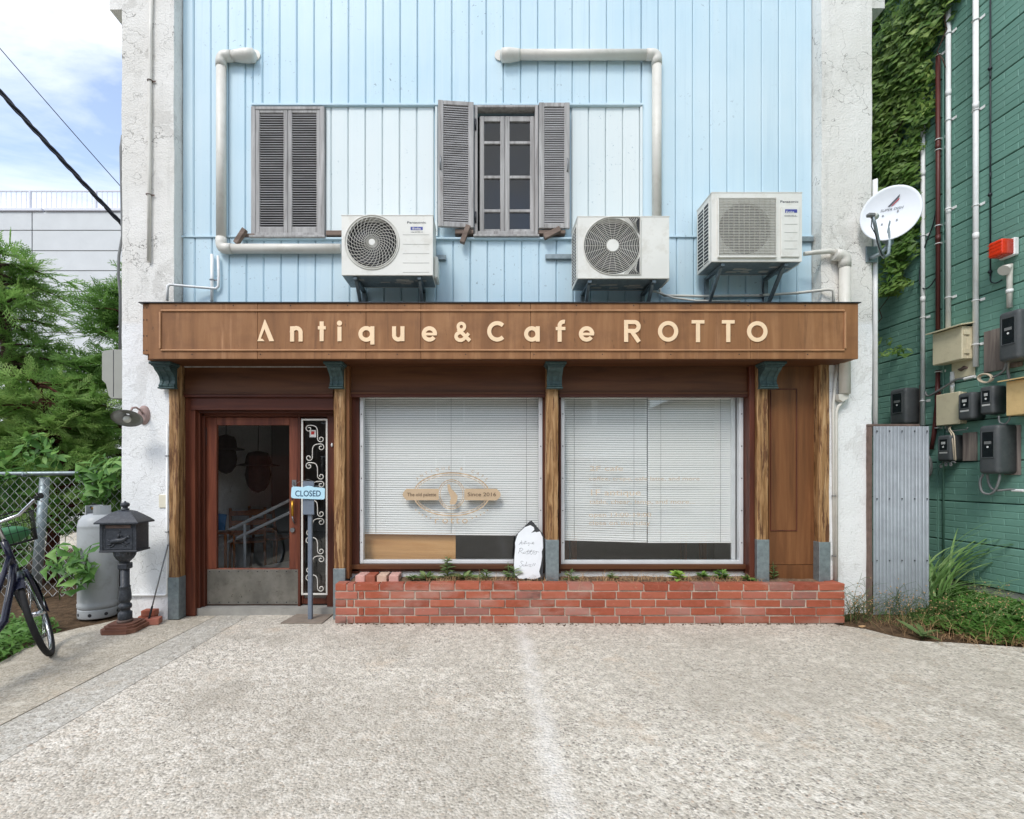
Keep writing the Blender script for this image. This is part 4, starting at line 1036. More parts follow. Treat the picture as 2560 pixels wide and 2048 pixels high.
blind(909, 1349, 996, 1333, 1338, YL, 'white venetian blind in the left shop window behind the oval emblem', (940, 1128, 1316))
blind(1406, 1617, 996, 1349, 1355, YL, 'white venetian blind in the right shop window, left half of the pair', (1435, 1584))
blind(1619, 1832, 998, 1355.5, 1355.5, YL + .004, 'white venetian blind in the right shop window, right half of the pair', (1651, 1800))
pl = MB().box(X(905, 4.80), X(1139, 4.80), 4.80, 4.81, .40, Z(1325, 4.80)).build('plywood_sheet', 'plywood')
tag(pl, 'plain plywood sheet standing behind the left shop window under the blind', 'plywood')

YV = YW + .0115
em = thing('window_emblem', 'beige oval emblem on the left window reading The old palette Since 2016', 'window sign', (X(1130, YV), YV, Z(1340, YV)))
def ex(x): return 980 + x / 7.187
def ey(y): return 1140 + y / 7.187
def vpoly(pts, name, m, dy=0.0): MB().prism([(X(ex(p[0]), YV), Z(ey(p[1]), YV)) for p in pts], YV - .002 - dy, YV - dy, 'y').build(name, m, em)
def vband(name, pts, w, closed=False, m='vinyl_beige', dy=0.0):
    mb = MB(); n = len(pts); vs = []
    for i in range(n):
        a = pts[i - 1] if (i > 0 or closed) else pts[i]; b = pts[(i + 1) % n] if (i < n - 1 or closed) else pts[i]
        d = Vector((b[0] - a[0], b[1] - a[1])); d.normalize(); nr = Vector((-d.y, d.x)) * w / 2
        vs += [(X(ex(pts[i][0] + nr.x), YV), YV - .002 - dy, Z(ey(pts[i][1] + nr.y), YV)), (X(ex(pts[i][0] - nr.x), YV), YV - .002 - dy, Z(ey(pts[i][1] - nr.y), YV))]
    fs = [(2 * i, 2 * ((i + 1) % n), 2 * ((i + 1) % n) + 1, 2 * i + 1) for i in range(n if closed else n - 1)]
    mb.add(vs, fs).build(name, m, em)
vpoly([(260, 590), (832, 590), (832, 795), (260, 795), (205, 735), (190, 695), (205, 650)], 'ribbon', 'vinyl_beige')
vpoly([(1312, 590), (1880, 590), (1940, 650), (1955, 695), (1940, 740), (1880, 800), (1312, 795)], 'ribbon', 'vinyl_beige')
vpoly([(990, 510), (1040, 510), (1065, 590), (1140, 660), (1180, 720), (1170, 800), (1140, 870), (1050, 872), (1040, 830), (1060, 760), (1035, 690), (1005, 620)], 'palette_shape', 'vinyl_beige')
E = lambda cx, cy, rx, ry, a0, a1, n=40: [(cx + rx * math.cos(math.radians(a0 + (a1 - a0) * k / n)), cy + ry * math.sin(math.radians(a0 + (a1 - a0) * k / n))) for k in range(n + 1)]
vband('oval_line', E(1070, 690, 680, 385, 196, 344), 22, dy=.001); vband('oval_line', E(1070, 690, 640, 345, 197, 343), 10, dy=.001)
vband('oval_line', E(1070, 690, 680, 385, 16, 164), 22, dy=.001); vband('oval_line', E(1070, 690, 640, 345, 17, 163), 10, dy=.001)
vband('ring_line', E(1070, 690, 238, 262, 0, 360)[:-1], 14, True, dy=.003); vband('ring_line', E(1070, 690, 205, 228, 0, 360)[:-1], 10, True, dy=.003)
for s, a0, a1, rx, ry, h in (('ANTIQUE & CAFE', 212, 330, 735, 445, 78), ):
    n = len(s)
    for k, chh in enumerate(s):
        if chh == ' ': continue
        a = math.radians(a0 + (a1 - a0) * (k + .5) / n); px, py = 1070 + rx * math.cos(a), 690 + ry * math.sin(a)
        vs_, fs_ = text_geo(chh, h, 'CENTER', 0); rot = math.atan2(math.cos(a) * ry, -math.sin(a) * rx)
        cr, sr_ = math.cos(rot), math.sin(rot)
        MB().add([(X(ex(px + p[0] * cr + p[1] * sr_ * -1 * -1), YV), YV - .0022, Z(ey(py - (p[1] * cr - p[0] * sr_ * 1) ), YV)) for p in vs_], fs_).build('letter', 'vinyl_beige', em)
for chh, px in zip('rotto', (800, 955, 1080, 1180, 1310)):
    vs_, fs_ = text_geo(chh, 190, 'CENTER', 0)
    MB().add([(X(ex(px + p[0] * 1.1), YV), YV - .0022, Z(ey(1212 - p[1] * .95), YV)) for p in vs_], fs_).build('letter', 'vinyl_beige', em)
for px, py in ((430, 970), (490, 1022), (552, 1060), (620, 1090), (695, 1112), (1440, 1115), (1515, 1090), (1590, 1060), (1655, 1022), (1715, 972)):
    vpoly([(px + 20 * math.cos(a * math.pi / 5 - .3) * (1 if a % 2 else .45), py + 20 * math.sin(a * math.pi / 5 - .3) * (1 if a % 2 else .45)) for a in range(10)], 'star', 'vinyl_beige')
def emtext(s, x0, x1, yb, yt):
    mb = MB(); fit_text(mb, s, ex(x0), ex(x1), ey(yb), ey(yt), YV - .0035, .0003, offset=.004); mb.build('lettering', 'vinyl_brown', em)
emtext('The old palette', 272, 792, 724, 660); emtext('Since 2016', 1360, 1870, 724, 655)

wt = thing('window_lettering', 'thin beige opening-hours lettering on the right shop window', 'window sign', (X(1600, YV), YV, Z(1320, YV)))
def wx(x): return 1440 + x / 5.989
def wy(y): return 1140 + y / 5.989
for s, x0, x1, yb, yt in (('2F cafe', 205, 705, 222, 148), ('coffee, crepe, cafe latte, and more', 195, 1850, 366, 308), ('1F antique', 225, 970, 592, 498),
                          ('table, chear, lamp, and more...', 200, 1775, 716, 652), ('open 13:00-19:00', 195, 1125, 912, 846), ('close on thursday', 195, 1112, 1034, 968)):
    mb = MB(); fit_text(mb, s, wx(x0), wx(x1), wy(yb), wy(yt), YV, .0006, offset=.002); mb.build('text_line', 'vinyl_pale', wt, kind='stuff')
# ------------------------------------------------------------------ air conditioners
def plate_hole(x0, x1, z0, z1, cx, cz, r, y0, y1, n=48):
    vs = []; mb = MB()
    for k in range(n):
        a = 2 * math.pi * k / n; c, s = math.cos(a), math.sin(a)
        t = min(((x1 - cx) / c if c > 1e-9 else ((x0 - cx) / c if c < -1e-9 else 1e9)), ((z1 - cz) / s if s > 1e-9 else ((z0 - cz) / s if s < -1e-9 else 1e9)))
        o = (cx + c * t, cz + s * t); i = (cx + c * r, cz + s * r)
        vs += [(o[0], y0, o[1]), (i[0], y0, i[1]), (i[0], y1, i[1])]
    # snap the nearest outer points to the corners
    for X_, Z_ in ((x0, z0), (x1, z0), (x1, z1), (x0, z1)):
        k = min(range(n), key=lambda k: (vs[3 * k][0] - X_) ** 2 + (vs[3 * k][2] - Z_) ** 2); vs[3 * k] = (X_, y0, Z_)
    fs = []
    for k in range(n):
        a, b = 3 * k, 3 * ((k + 1) % n)
        fs += [(a, b, b + 1, a + 1), (a + 1, b + 1, b + 2, a + 2)]
    return mb.add(vs, fs)
def aircon(px0, px1, py0, py1, label, style, depth=.29):
    Y = 4.296; x0, x1, z0, z1 = X(px0, Y), X(px1, Y), Z(py1, Y), Z(py0, Y); yb = Y + depth
    t = thing('air_conditioner', label, 'air conditioner', ((x0 + x1) / 2, Y + depth / 2, z0), group='outdoor air conditioner units on the wall')
    sh = MB(); b = .004
    sh.box(x0, x1, Y + .001, yb, z1 - .012, z1, .003); sh.box(x0 + .004, x1 - .004, Y + .012, yb - .01, z0 + .002, z0 + .012, .003)
    sh.box(x0, x0 + .01, Y + .001, yb, z0, z1 - .012, .003); sh.box(x1 - .01, x1, Y + .001, yb, z0, z1 - .012, .003)
    sh.box(x0 + .01, x1 - .01, yb - .01, yb, z0, z1 - .012)
    sh.build('casing', 'ac_white', t)
    lip = MB().box(x0 - .004, x1 + .004, Y - .003, yb + .003, z1, z1 + .010, .003); lip.build('lid', 'ac_white', t)
    def inner(): return MB().box(x0 + .012, x1 - .012, Y + .09, Y + .10, z0 + .013, z1 - .013).build('fan_chamber', 'ac_dark', t)
    inner()
    fan = MB()
    if style == 'swirl': fx, fz, fr = X(930, Y), Z(606, Y), 64 / 291
    elif style == 'rings': fx, fz, fr = X(1531, Y), Z(615, Y), 70 / 291
    else: fx, fz, fr = X(1862, Y), Z(571, Y), 64 / 291
    for k in range(3):
        a = 2.1 * k + .4; bl_ = []
        for q in range(7):
            rr = .05 + (fr * .92 - .05) * q / 6
            for da, yy in ((-.55 - .2 * q / 6, .075), (.45, .03)):
                bl_.append((fx + rr * math.cos(a + da), Y + yy, fz + rr * math.sin(a + da)))
        fan.add(bl_, [(2 * q, 2 * q + 1, 2 * q + 3, 2 * q + 2) for q in range(6)], True)
    fan.build('fan', 'tin_dark', t)
    if style == 'swirl':
        plate_hole(x0, x1, z0, z1 - .001, fx, fz, fr, Y, Y + .03).build('front_panel', 'ac_white', t)
        g_ = MB()
        for r in (fr * .985, fr * 1.06): g_.tube([(fx + r * math.cos(2 * math.pi * k / 48), Y - .003, fz + r * math.sin(2 * math.pi * k / 48)) for k in range(48)], .005, 6, closed=True)
        for q in range(1, 10):
            r = fr * q / 10
            g_.tube([(fx + r * math.cos(2 * math.pi * k / 36), Y - .004, fz + r * math.sin(2 * math.pi * k / 36)) for k in range(36)], .0018, 4, closed=True)
        for k in range(30):
            a = 2 * math.pi * k / 30
            g_.tube([(fx + (fr * u) * math.cos(a - 1.0 * u), Y - .006, fz + (fr * u) * math.sin(a - 1.0 * u)) for u in [.12 + .88 * w / 7 for w in range(8)]], .0024, 4)
        g_.build('grille', 'ac_grille', t)
        h_ = MB(); h_.tube([(fx, Y, fz), (fx, Y - .009, fz)], .027, 18); h_.build('hub', 'ac_white', t)
        for py in (587, 611, 634, 657.5, 681): MB().box(X(1007, Y), X(1073, Y), Y - .0014, Y - .0002, Z(py + .6, Y), Z(py - .6, Y)).build('panel_line', 'ac_seam', t)
    elif style == 'rings':
        plate_hole(x0, x1, z0, z1 - .001, fx, fz, fr, Y, Y + .03).build('front_panel', 'ac_white', t)
        g_ = MB()
        for q in range(3, 17):
            r = fr * q / 16.5
            g_.tube([(fx + r * math.cos(2 * math.pi * k / 44), Y - .006, fz + r * math.sin(2 * math.pi * k / 44)) for k in range(44)], .0026, 4, closed=True)
        for k in range(22):
            a = 2 * math.pi * k / 22
            g_.tube([(fx + .05 * math.cos(a), Y - .003, fz + .05 * math.sin(a)), (fx + fr * math.cos(a), Y - .003, fz + fr * math.sin(a))], .002, 4)
        # squared right side of the guard
        xr = X(1600, Y)
        for sgn in (1, -1):
            for k in range(8):
                dx = .02 * k; zq = fz + sgn * (fr - .012 * k)
                g_.tube([(xr - .012 - .014 * k * .3, Y - .004, fz + sgn * (fr * .45 + .014 * k)), (xr - .012 - .018 * (7 - k), Y - .004, fz + sgn * fr * (.995))], .0022, 4)
        g_.tube([(fx, Y - .004, fz + fr * 1.03), (xr, Y - .004, fz + fr * 1.03), (xr, Y - .004, fz - fr * 1.03), (fx, Y - .004, fz - fr * 1.03)] + [(fx + fr * 1.03 * math.cos(math.radians(a)), Y - .004, fz + fr * 1.03 * math.sin(math.radians(a))) for a in range(-100, -261, -10)], .005, 6, closed=True)
        g_.build('grille', 'ac_grille', t)
        cn = MB()
        for sgn in (1, -1):
            cn.add([(fx + fr * .55, Y - .0012, fz + sgn * fr), (xr, Y - .0012, fz + sgn * fr), (xr, Y - .0012, fz + sgn * fr * .35), (fx + fr * .97, Y - .0012, fz + sgn * fr * .38), (fx + fr * .85, Y - .0012, fz + sgn * fr * .62)], [(0, 1, 2, 3, 4)])
        cn.build('guard_corners', 'ac_dark', t)
        h_ = MB(); h_.tube([(fx, Y, fz), (fx, Y - .012, fz)], .052, 22); h_.build('hub', 'ac_white', t)
        MB().box(X(1603, Y), X(1604.2, Y), Y - .0012, Y - .0002, z0 + .02, z1 - .03).build('panel_line', 'ac_seam', t)
    else:
        plate_hole(x0, x1, z0, z1 - .001, fx, fz, fr, Y, Y + .03).build('front_panel', 'ac_white', t)
        gx0, gx1, gz0, gz1 = X(1795, Y), X(1937, Y), Z(645, Y), Z(498, Y)
        g_ = MB(); nb = 36
        for k in range(nb):
            zc = gz0 + .02 + (gz1 - gz0 - .02) * k / nb
            g_.box(gx0, gx1, Y - .022, Y - .014, zc, zc + .0042)
        for k in range(12):
            xc = gx0 + (gx1 - gx0) * k / 11
            g_.box(xc - .0018, xc + .0018, Y - .013, Y - .001, gz0 + .01, gz1)
        g_.build('grille', 'ac_grille', t)
        frame_mb(gx0 - .008, gx1 + .008, gz0 - .004, gz1 + .008, Y - .02, Y - .0005, .009, .009, .022, .009, .003).build('grille_frame', 'ac_white', t)
        MB().box(X(1951, Y), X(1997, Y), Y - .012, Y - .0005, Z(644, Y), Z(518, Y), .004).build('badge_panel', 'ac_white', t)
        for py in (543, 562.6, 583, 604, 624): MB().box(X(1959, Y), X(1991, Y), Y - .0135, Y - .0121, Z(py + .6, Y), Z(py - .6, Y)).build('panel_line', 'ac_seam', t)
    # maker's name and badge
    if style != 'rings':
        tx = (1018, 1065, 559, 553.5) if style == 'swirl' else (1951, 1996, 507, 501)
        mb = MB(); fit_text(mb, 'Panasonic', tx[0], tx[1], tx[2], tx[3], Y - .0008, .0003, offset=.01); mb.build('lettering', 'ink', t)
        bx = (1026.5, 1057, 567.5, 575.5) if style == 'swirl' else (1960.5, 1990.5, 525.6, 534)
        yo = Y - .0006 if style == 'swirl' else Y - .0128
        MB().box(X(bx[0], Y), X(bx[1], Y), yo - .001, yo, Z(bx[3], Y), Z(bx[2], Y)).build('badge', 'badge_blue', t)
        mb = MB(); fit_text(mb, 'Eolia', bx[0] + 5, bx[1] - 5, bx[3] - 1.5, bx[2] + 1.5, yo - .0016, .0002, offset=.01); mb.build('lettering', 'ac_white', t)
        mb = MB(); fit_text(mb, '+INVERTER iZ', bx[0], bx[1], bx[3] + 6.5, bx[3] + 3.5, yo - .0002, .0003); mb.build('lettering', 'ink', t)
    # underside pressings
    r2 = random.Random(px0)
    for k in range(9):
        ux = x0 + .08 + (x1 - x0 - .2) * r2.random(); uy = Y + .05 + (depth - .12) * r2.random()
        MB().box(ux, ux + r2.uniform(.05, .12), uy, uy + r2.uniform(.015, .04), z0 - .0015 - k * .0004, z0 + .0015).build('pressing', 'ac_seam', t)
    MB().box(x0 + .006, x1 - .006, Y + .02, yb - .012, z0 - .0008, z0 + .0018).build('base_pan', 'galv', t)
    if style != 'swirl':      # louvred left flank
        MB().box(x0 - .0025, x0 - .0005, Y + .05, yb - .02, z0 + .03, z1 - .05).build('coil', 'ac_dark', t)
        lv = MB(); n = 16
        for k in range(n):
            zc = z0 + .03 + (z1 - z0 - .09) * k / n
            lv.add([(x0 - .004, Y + .05, zc), (x0 - .004, yb - .02, zc + .02), (x0 - .004, yb - .02, zc + .027), (x0 - .004, Y + .05, zc + .007), (x0 - .0005, Y + .05, zc), (x0 - .0005, yb - .02, zc + .02), (x0 - .0005, yb - .02, zc + .027), (x0 - .0005, Y + .05, zc + .007)],
                   [(0, 1, 2, 3), (0, 4, 5, 1), (3, 2, 6, 7), (0, 3, 7, 4), (1, 5, 6, 2)])
        for yy in (Y + .048, Y + .15, yb - .022): lv.box(x0 - .0045, x0 - .0004, yy - .006, yy + .006, z0 + .025, z1 - .045)
        lv.build('flank_louvres', 'ac_white', t)
    cov = MB().box(x1 + .0005, x1 + .035, Y + .08, yb - .03, z0 + .01, z0 + .2, .012); cov.build('valve_cover', 'ac_white', t)
    # wall brackets
    for bxp in (x0 + .11, x1 - .12):
        br = MB(); w = .018
        br.box(bxp - w, bxp + w, Y + .02, YB - .006, z0 - .03, z0 - .0035, .003)
        br.box(bxp - w, bxp + w, YB - .032, YB - .003, z0 - .33, z0 - .031, .003)
        br.prism([(Y + .06, z0 - .031), (Y + .10, z0 - .031), (YB - .033, z0 - .27), (YB - .033, z0 - .31)], bxp - w * .7, bxp + w * .7, 'x')
        br.build('wall_bracket', 'galv_bracket', t)
    return t
mat_plain('badge_blue', sr(66, 74, 150), .4, var=.04)
aircon(854, 1082, 540, 688, 'white air conditioner with a swirl fan guard, left of the open window', 'swirl')
aircon(1444, 1673, 543, 696, 'white air conditioner with concentric fan guard and no maker name, middle of the three', 'rings')
aircon(1779, 2005, 483, 654, 'taller white air conditioner with square slotted guard, beside the right pier', 'slots', .30)
for i, (a, b, py) in enumerate(((1075, 1115, 643), (1364, 1446, 641), (1995, 2035, 597))):
    y = YB - .03
    o = MB().box(X(a, y), X(b, y), y, y + .026, Z(py + 6, y), Z(py - 6, y), .003).build('wall_channel', 'galv')
    tag(o, ('short galvanised channel behind the swirl-fan air conditioner', 'galvanised channel sticking out left of the middle air conditioner', 'short galvanised channel between the right air conditioner and the pier')[i], 'channel', 'steel channels behind the air conditioners')

# ------------------------------------------------------------------ ducts and pipes on the front
def rounded(pts, rad):
    """polyline with its corners rounded"""
    pts = [Vector(p) for p in pts]; out = [pts[0]]
    for i in range(1, len(pts) - 1):
        a, b, c = pts[i - 1], pts[i], pts[i + 1]; r = min(rad, (a - b).length * .5, (c - b).length * .5)
        p, q = b + (a - b).normalized() * r, b + (c - b).normalized() * r
        for k in range(9): u = k / 8; out.append(p * (1 - u) ** 2 + b * 2 * u * (1 - u) + q * u * u)
    return out + [pts[-1]]
def duct(label, path, caps, yc=YB - .043, r=.043):
    t = thing('pipe_duct', label, 'duct', P(path[0][0], path[0][1], yc), group='cream plastic pipe ducts on the front')
    P3 = [P(x, y, yc) for x, y in path]
    for i in range(len(P3) - 1):
        a, b = P3[i], P3[i + 1]; d = (b - a).normalized(); a2 = a + d * (.085 if i > 0 else 0); b2 = b - d * (.085 if i < len(P3) - 2 else 0)
        MB().tube([a2, b2], r, 18).build('duct_length', 'pvc', t)
        m = (a2 + b2) / 2
    for i in range(1, len(P3) - 1):
        d0 = (P3[i - 1] - P3[i]).normalized(); d1_ = (P3[i + 1] - P3[i]).normalized()
        MB().tube(rounded([P3[i] + d0 * .10, P3[i], P3[i] + d1_ * .10], .07), r + .0045, 18).build('elbow', 'pvc', t)
    for (ax_, ay_), (bx_, by_) in caps:      # flared cap over the hole in the wall
        a, b = P(ax_, ay_, yc), P(bx_, by_, yc); d = b - a
        MB().tube([a, a + d * .15, a + d * .55, a + d * .9, b], [r + .003, r + .006, r + .016, r + .014, r * .6], 18).build('wall_cap', 'pvc', t)
    return t
d1 = duct('cream duct dropping left of the closed shutters to the swirl-fan air conditioner', [(598, 140), (553, 141), (553, 622), (853, 622)], [((585, 140), (640, 139))])
MB().tube([(X(637, YB - .01), YB - .012, Z(140, YB)), (X(637, YB - .01), YB - .002, Z(140, YB))], .05, 18).build('wall_flange', 'pvc', d1)
d2 = duct('cream duct running above the open window and down to the middle air conditioner', [(1290, 137), (1642, 137), (1642, 546)], [((1300, 137), (1250, 139))])
MB().tube([(X(1250, YB - .01), YB - .012, Z(140, YB)), (X(1250, YB - .01), YB - .002, Z(140, YB))], .05, 18).build('wall_flange', 'pvc', d2)
y3 = YP - .075
d3 = duct('cream duct on the right pier dropping behind the canopy end', [(2086, 637), (2112, 641), (2112, 985)], [], YP - .046, .045)
MB().tube([P(2010, 635, 4.50), P(2040, 631, 4.49), P(2075, 628, 4.49), P(2098, 636, 4.50)], [.018, .02, .022, .03], 10).build('lagged_pipe', 'pvc', d3)
sp = MB().prism([(X(2098, y3), Z(985, y3)), (X(2125, y3), Z(985, y3)), (X(2124, y3), Z(995, y3)), (X(2110, y3), Z(1004, y3)), (X(2100, y3), Z(998, y3))], y3 + .01, YP - .01, 'y'); sp.build('outlet', 'pvc', d3)

def pipe(name, label, pts, r, m, cat='pipe', group=None, clamps=(), n=8, clamp_m='steel_dull'):
    t = thing(name, label, cat, pts[0], group=group)
    MB().tube(pts, r, n).build('pipe_run', m, t)
    for c in clamps:
        mb = MB(); c = Vector(c)
        mb.tube([c + Vector((r * 1.35 * math.cos(a), r * 1.35 * math.sin(a), 0)) for a in [k * math.pi / 6 for k in range(12)]], .004, 5, closed=True)
        mb.box(c.x + r, c.x + r + .03, c.y + r * .4, c.y + r * .4 + .004, c.z - .006, c.z + .006)
        mb.build('clamp', clamp_m, t)
    return t
yq = YP - .02
pipe('conduit', 'thin cream conduit running down the left pier with rusty clamps', [P(379, -60, yq), P(376, 100, yq), P(374, 400, yq), P(372, 653, yq)], .0155, 'pvc', 'conduit', None, [P(375, 202, yq), P(372, 487, yq)], 8, 'rust_wood')
yd = YB - .03
pipe('drain_pipe', 'thin white drain pipe stepping down to the canopy at the left', [P(545, 640, yd), P(547, 690, yd), P(546, 716, yd), P(540, 722, yd), P(480, 717, yd - .05), P(425, 712, yd - .16), P(419, 715, yd - .16), P(418, 752, yd - .16)], .012, 'pvc_white', 'pipe', 'drain pipes above the canopy')
pipe('drain_pipe', 'short white drain pipe dropping from the left duct onto the canopy', [P(530, 636, yd), P(530, 755, yd)], .014, 'pvc_white', 'pipe', 'drain pipes above the canopy', [P(530, 700, yd)])
pipe('drain_pipe', 'long white drain pipe sloping right from under the middle air conditioner', [P(1648, 700, yd), P(1650, 730, yd), P(1660, 739, yd), P(1750, 741, yd), P(1900, 739, yd), P(1990, 733, yd - .02), P(2070, 724, yd - .14), P(2083, 726, yd - .14), P(2084, 760, yd - .14)], .013, 'pvc', 'pipe', 'drain pipes above the canopy', [P(1901, 739, yd)], 8, 'tin_dark')
pipe('hose', 'cream hose trailing along the canopy top from the middle air conditioner', [P(1590, 722, yd), P(1640, 730, yd), P(1685, 745, yd - .03), P(1740, 752, yd - .05), P(1850, 753, yd - .06)], .009, 'pvc', 'hose')
pipe('drain_pipe', 'cream drain pipe beside the last post at the right end of the shopfront', [P(2093, 905, yq), P(2083, 1010, yq), P(2085, 1460, yq + .02)], .012, 'pvc', 'pipe', None, [P(2085, 1240, yq), P(2085, 1390, yq)])
pipe('drain_pipe', 'cream pipe bending under the duct outlet on the right pier', [P(2110, 1003, yq - .02), P(2096, 1016, yq - .01), P(2091, 1030, yq), P(2091, 1470, yq)], .0135, 'pvc', 'pipe')
tp = MB().prism([(X(452, 4.45), 0), (X(565, 4.45), 0), (X(545, 4.45), .018), (X(470, 4.45), .016)], 4.36, 4.52, 'y'); tp = tp.build('tin_scrap', 'steel_plate'); tp.location = (0, 0, Z(757, 4.30) + .006)
tag(tp, 'bent tin sheet lying on the canopy roof at its left end', 'metal sheet')
# pier fittings on the left
pipe('conduit', 'thin white conduit along the corner of the left pier above the metal post shoe', [P(418, 1060, yq), P(417, 1484, yq), P(412, 1488, yq), P(322, 1488, yq)], .010, 'pvc_white', 'conduit', None, [P(417, 1140, yq), P(417, 1330, yq)])
o = MB().box(X(395, yq), X(414, yq), YP - .012, YP + .004, Z(1270, yq), Z(1237, yq), .004).build('switch_plate', 'switch_cream'); tag(o, 'small cream switch cover on the left pier near the door', 'switch')
# wall lamp
lamp = thing('wall_lamp', 'dished metal wall lamp with clear bulb on the left pier', 'lamp', P(362, 1040, YP))
c = P(361, 1038, YP)
MB().tube([c + Vector((0, .003, 0)), c - Vector((0, .012, 0)), c - Vector((0, .03, 0))], [.088, .085, .06], 22).xf(Matrix.Translation(c) @ Matrix.Diagonal((.62, 1, 1, 1)) @ Matrix.Translation(-c)).build('wall_plate', 'lamp_pink', lamp)
e = P(330, 1022, YP - .16); s_ = P(316, 1040, YP - .20)
MB().tube([c - Vector((0, .02, -.01)), P(352, 1026, YP - .08), P(340, 1019, YP - .13), P(331, 1020, YP - .16), P(326, 1030, YP - .19)], .009, 8).build('arm', 'lamp_pink', lamp)
ax = Vector((.22, -.50, -.84)).normalized(); sc0 = P(320, 1034, YP - .20)
RS = .78
shd = MB(); u = ax.orthogonal().normalized(); w_ = ax.cross(u); vs_ = []; prof = [(.02, 0), (.03, .012), (.07, .022), (.115, .034), (.148, .052), (.150, .055), (.115, .040), (.07, .029), (.026, .018)]
for r_, d_ in prof:
    for k in range(24): a = 2 * math.pi * k / 24; vs_.append(sc0 + ax * d_ + (u * math.cos(a) + w_ * math.sin(a)) * r_ * RS)
shd.add(vs_, [(i * 24 + k, i * 24 + (k + 1) % 24, (i + 1) * 24 + (k + 1) % 24, (i + 1) * 24 + k) for i in range(len(prof) - 1) for k in range(24)], True); shd.build('lamp_shade', 'lamp_enamel', lamp)
MB().sphere(sc0 + ax * .062, .032, 14).build('bulb', 'bulb', lamp)
# grey meter cabinet on the side wall
gc = thing('meter_cabinet', 'grey tapered meter cabinet on the side of the left pier above the fence', 'cabinet', P(280, 1000, 4.95))
yc = 4.95
MB().prism([(X(255, yc), Z(884, yc)), (X(260, yc), Z(877, yc)), (X(282, yc), Z(874, yc)), (-3.262, Z(874, yc)), (-3.262, Z(996, yc)), (X(278, yc), Z(996, yc)), (X(272, yc), Z(990, yc)), (X(265, yc), Z(960, yc)), (X(255, yc), Z(950, yc))], yc, yc + .24, 'y').build('cabinet_body', 'grey_cabinet', gc)
MB().box(X(283, yc), X(284.5, yc), yc - .0015, yc - .0002, Z(992, yc), Z(876, yc)).build('seam', 'tin_dark', gc)
pipe('cable', 'grey service cable hanging beside the left pier below the roof', [P(306, 340, 5.05), P(302, 370, 5.0), P(303, 430, 5.0), P(306, 590, 5.0), P(297, 640, 4.98), P(296, 690, 4.98), P(301, 740, 5.0), P(300, 880, 5.03)], .013, 'cable_grey', 'cable')

# ------------------------------------------------------------------ CLOSED sign stand
stand = thing('closed_sign_stand', 'grey metal stand by the door with a pale blue CLOSED sign', 'sign', (X(778, 4.52), 4.5, 0))
ys = 4.50
MB().prism([(X(702, 4.39), 4.385), (X(806, 4.39), 4.385), (X(836, 4.70), 4.68), (X(746, 4.70), 4.68)], .003, .011, 'z').build('base_plate', 'rust_plate', stand)
MB().box(X(771, ys), X(781, ys), ys - .018, ys + .018, .011, Z(1204, ys), .003).build('pole', 'stand_grey', stand)
MB().box(X(760, ys), X(788, ys), ys - .034, ys - .018, Z(1286, ys), Z(1203, ys), .002).build('plate', 'stand_grey', stand)
yp = ys - .05
pts = [(731, 1222)]
out = [(729, 1219), (733, 1216.5), (758, 1218), (763, 1216), (771, 1214.5), (779, 1216), (784, 1218), (808, 1220), (812, 1222), (811.5, 1246), (808, 1249), (780, 1248), (735, 1246), (728.5, 1244), (727.5, 1240)]
MB().prism([(X(a, yp), Z(b, yp)) for a, b in out], yp, yp + .012, 'y').build('sign_board', 'sign_blue', stand)
mb = MB(); fit_text(mb, 'CLOSED', 738, 802, 1241, 1226, yp - .0006, .0006, offset=.012); mb.build('lettering', 'sign_navy', stand)
MB().tube([P(733, 1217, yp + .006), P(745, 1206, ys - .036), P(770, 1199, ys - .036), P(798, 1208, ys - .036), P(808, 1220, yp + .006)], .0015, 4).build('hanging_wire', 'cable_grey', stand)
# ------------------------------------------------------------------ green building on the right
def wallY(px): return 4.8328 / ((px - CX) / F + .052)
def WP(px, py): Y = wallY(px); return Vector((4.8328 - .052 * Y, Y, Z(py, Y)))
WD = Vector((-.052, 1, 0)).normalized(); WN = Vector((-1, -.052, 0)).normalized()
WANG = math.atan2(WD.y, WD.x)
green = thing('green_building', 'dark green building with brick-patterned siding panels across the narrow alley', 'building', (4.8328 - .052 * 4.3, 4.3, 0), (0, 0, WANG))
# local frame: x runs along the wall away from the viewer, y out of the wall, z up; s = 0 at Y = 4.3
def sY(Y): return (Y - 4.3) / WD.y
SEAM = sY(5.055)
PHT = .384; zb = .282
def siding(s0, s1, z0, seed):
    mb = MB(); r2 = random.Random(seed)
    mb.box(s0, s1, -.02, 0, z0 + .005, z0 + PHT - .004, .003)
    nr = 6; bh = (PHT - .012) / nr
    for r in range(nr):
        x = s0 + .004 - (.11 if r % 2 else 0)
        while x < s1 - .01:
            a, b = max(x, s0 + .003), min(x + .216, s1 - .003)
            if b - a > .03:
                za, zc = z0 + .007 + r * bh, z0 + .007 + (r + 1) * bh - .005; c = .0035; o = .0032 + r2.uniform(-.0006, .0006)
                mb.add([(a, .0004, za), (b, .0004, za), (b, .0004, zc), (a, .0004, zc), (a + c, o, za + c), (b - c, o, za + c), (b - c, o, zc - c), (a + c, o, zc - c)],
                       [(4, 7, 6, 5), (0, 4, 5, 1), (1, 5, 6, 2), (2, 6, 7, 3), (3, 7, 4, 0)])
            x += .222
    return mb
for k in range(18):
    z0 = zb + k * PHT
    siding(sY(-1.0), SEAM - .008, z0, k).build('siding_panel', 'green_siding', green, local=True)
    siding(SEAM + .008, sY(8.6), z0, k + 50).build('siding_panel', 'green_siding', green, local=True)
MB().box(sY(-1.0), sY(8.6), -4.0, -.021, .0, zb + 18 * PHT).build('wall_core', 'green_joint', green, local=True)
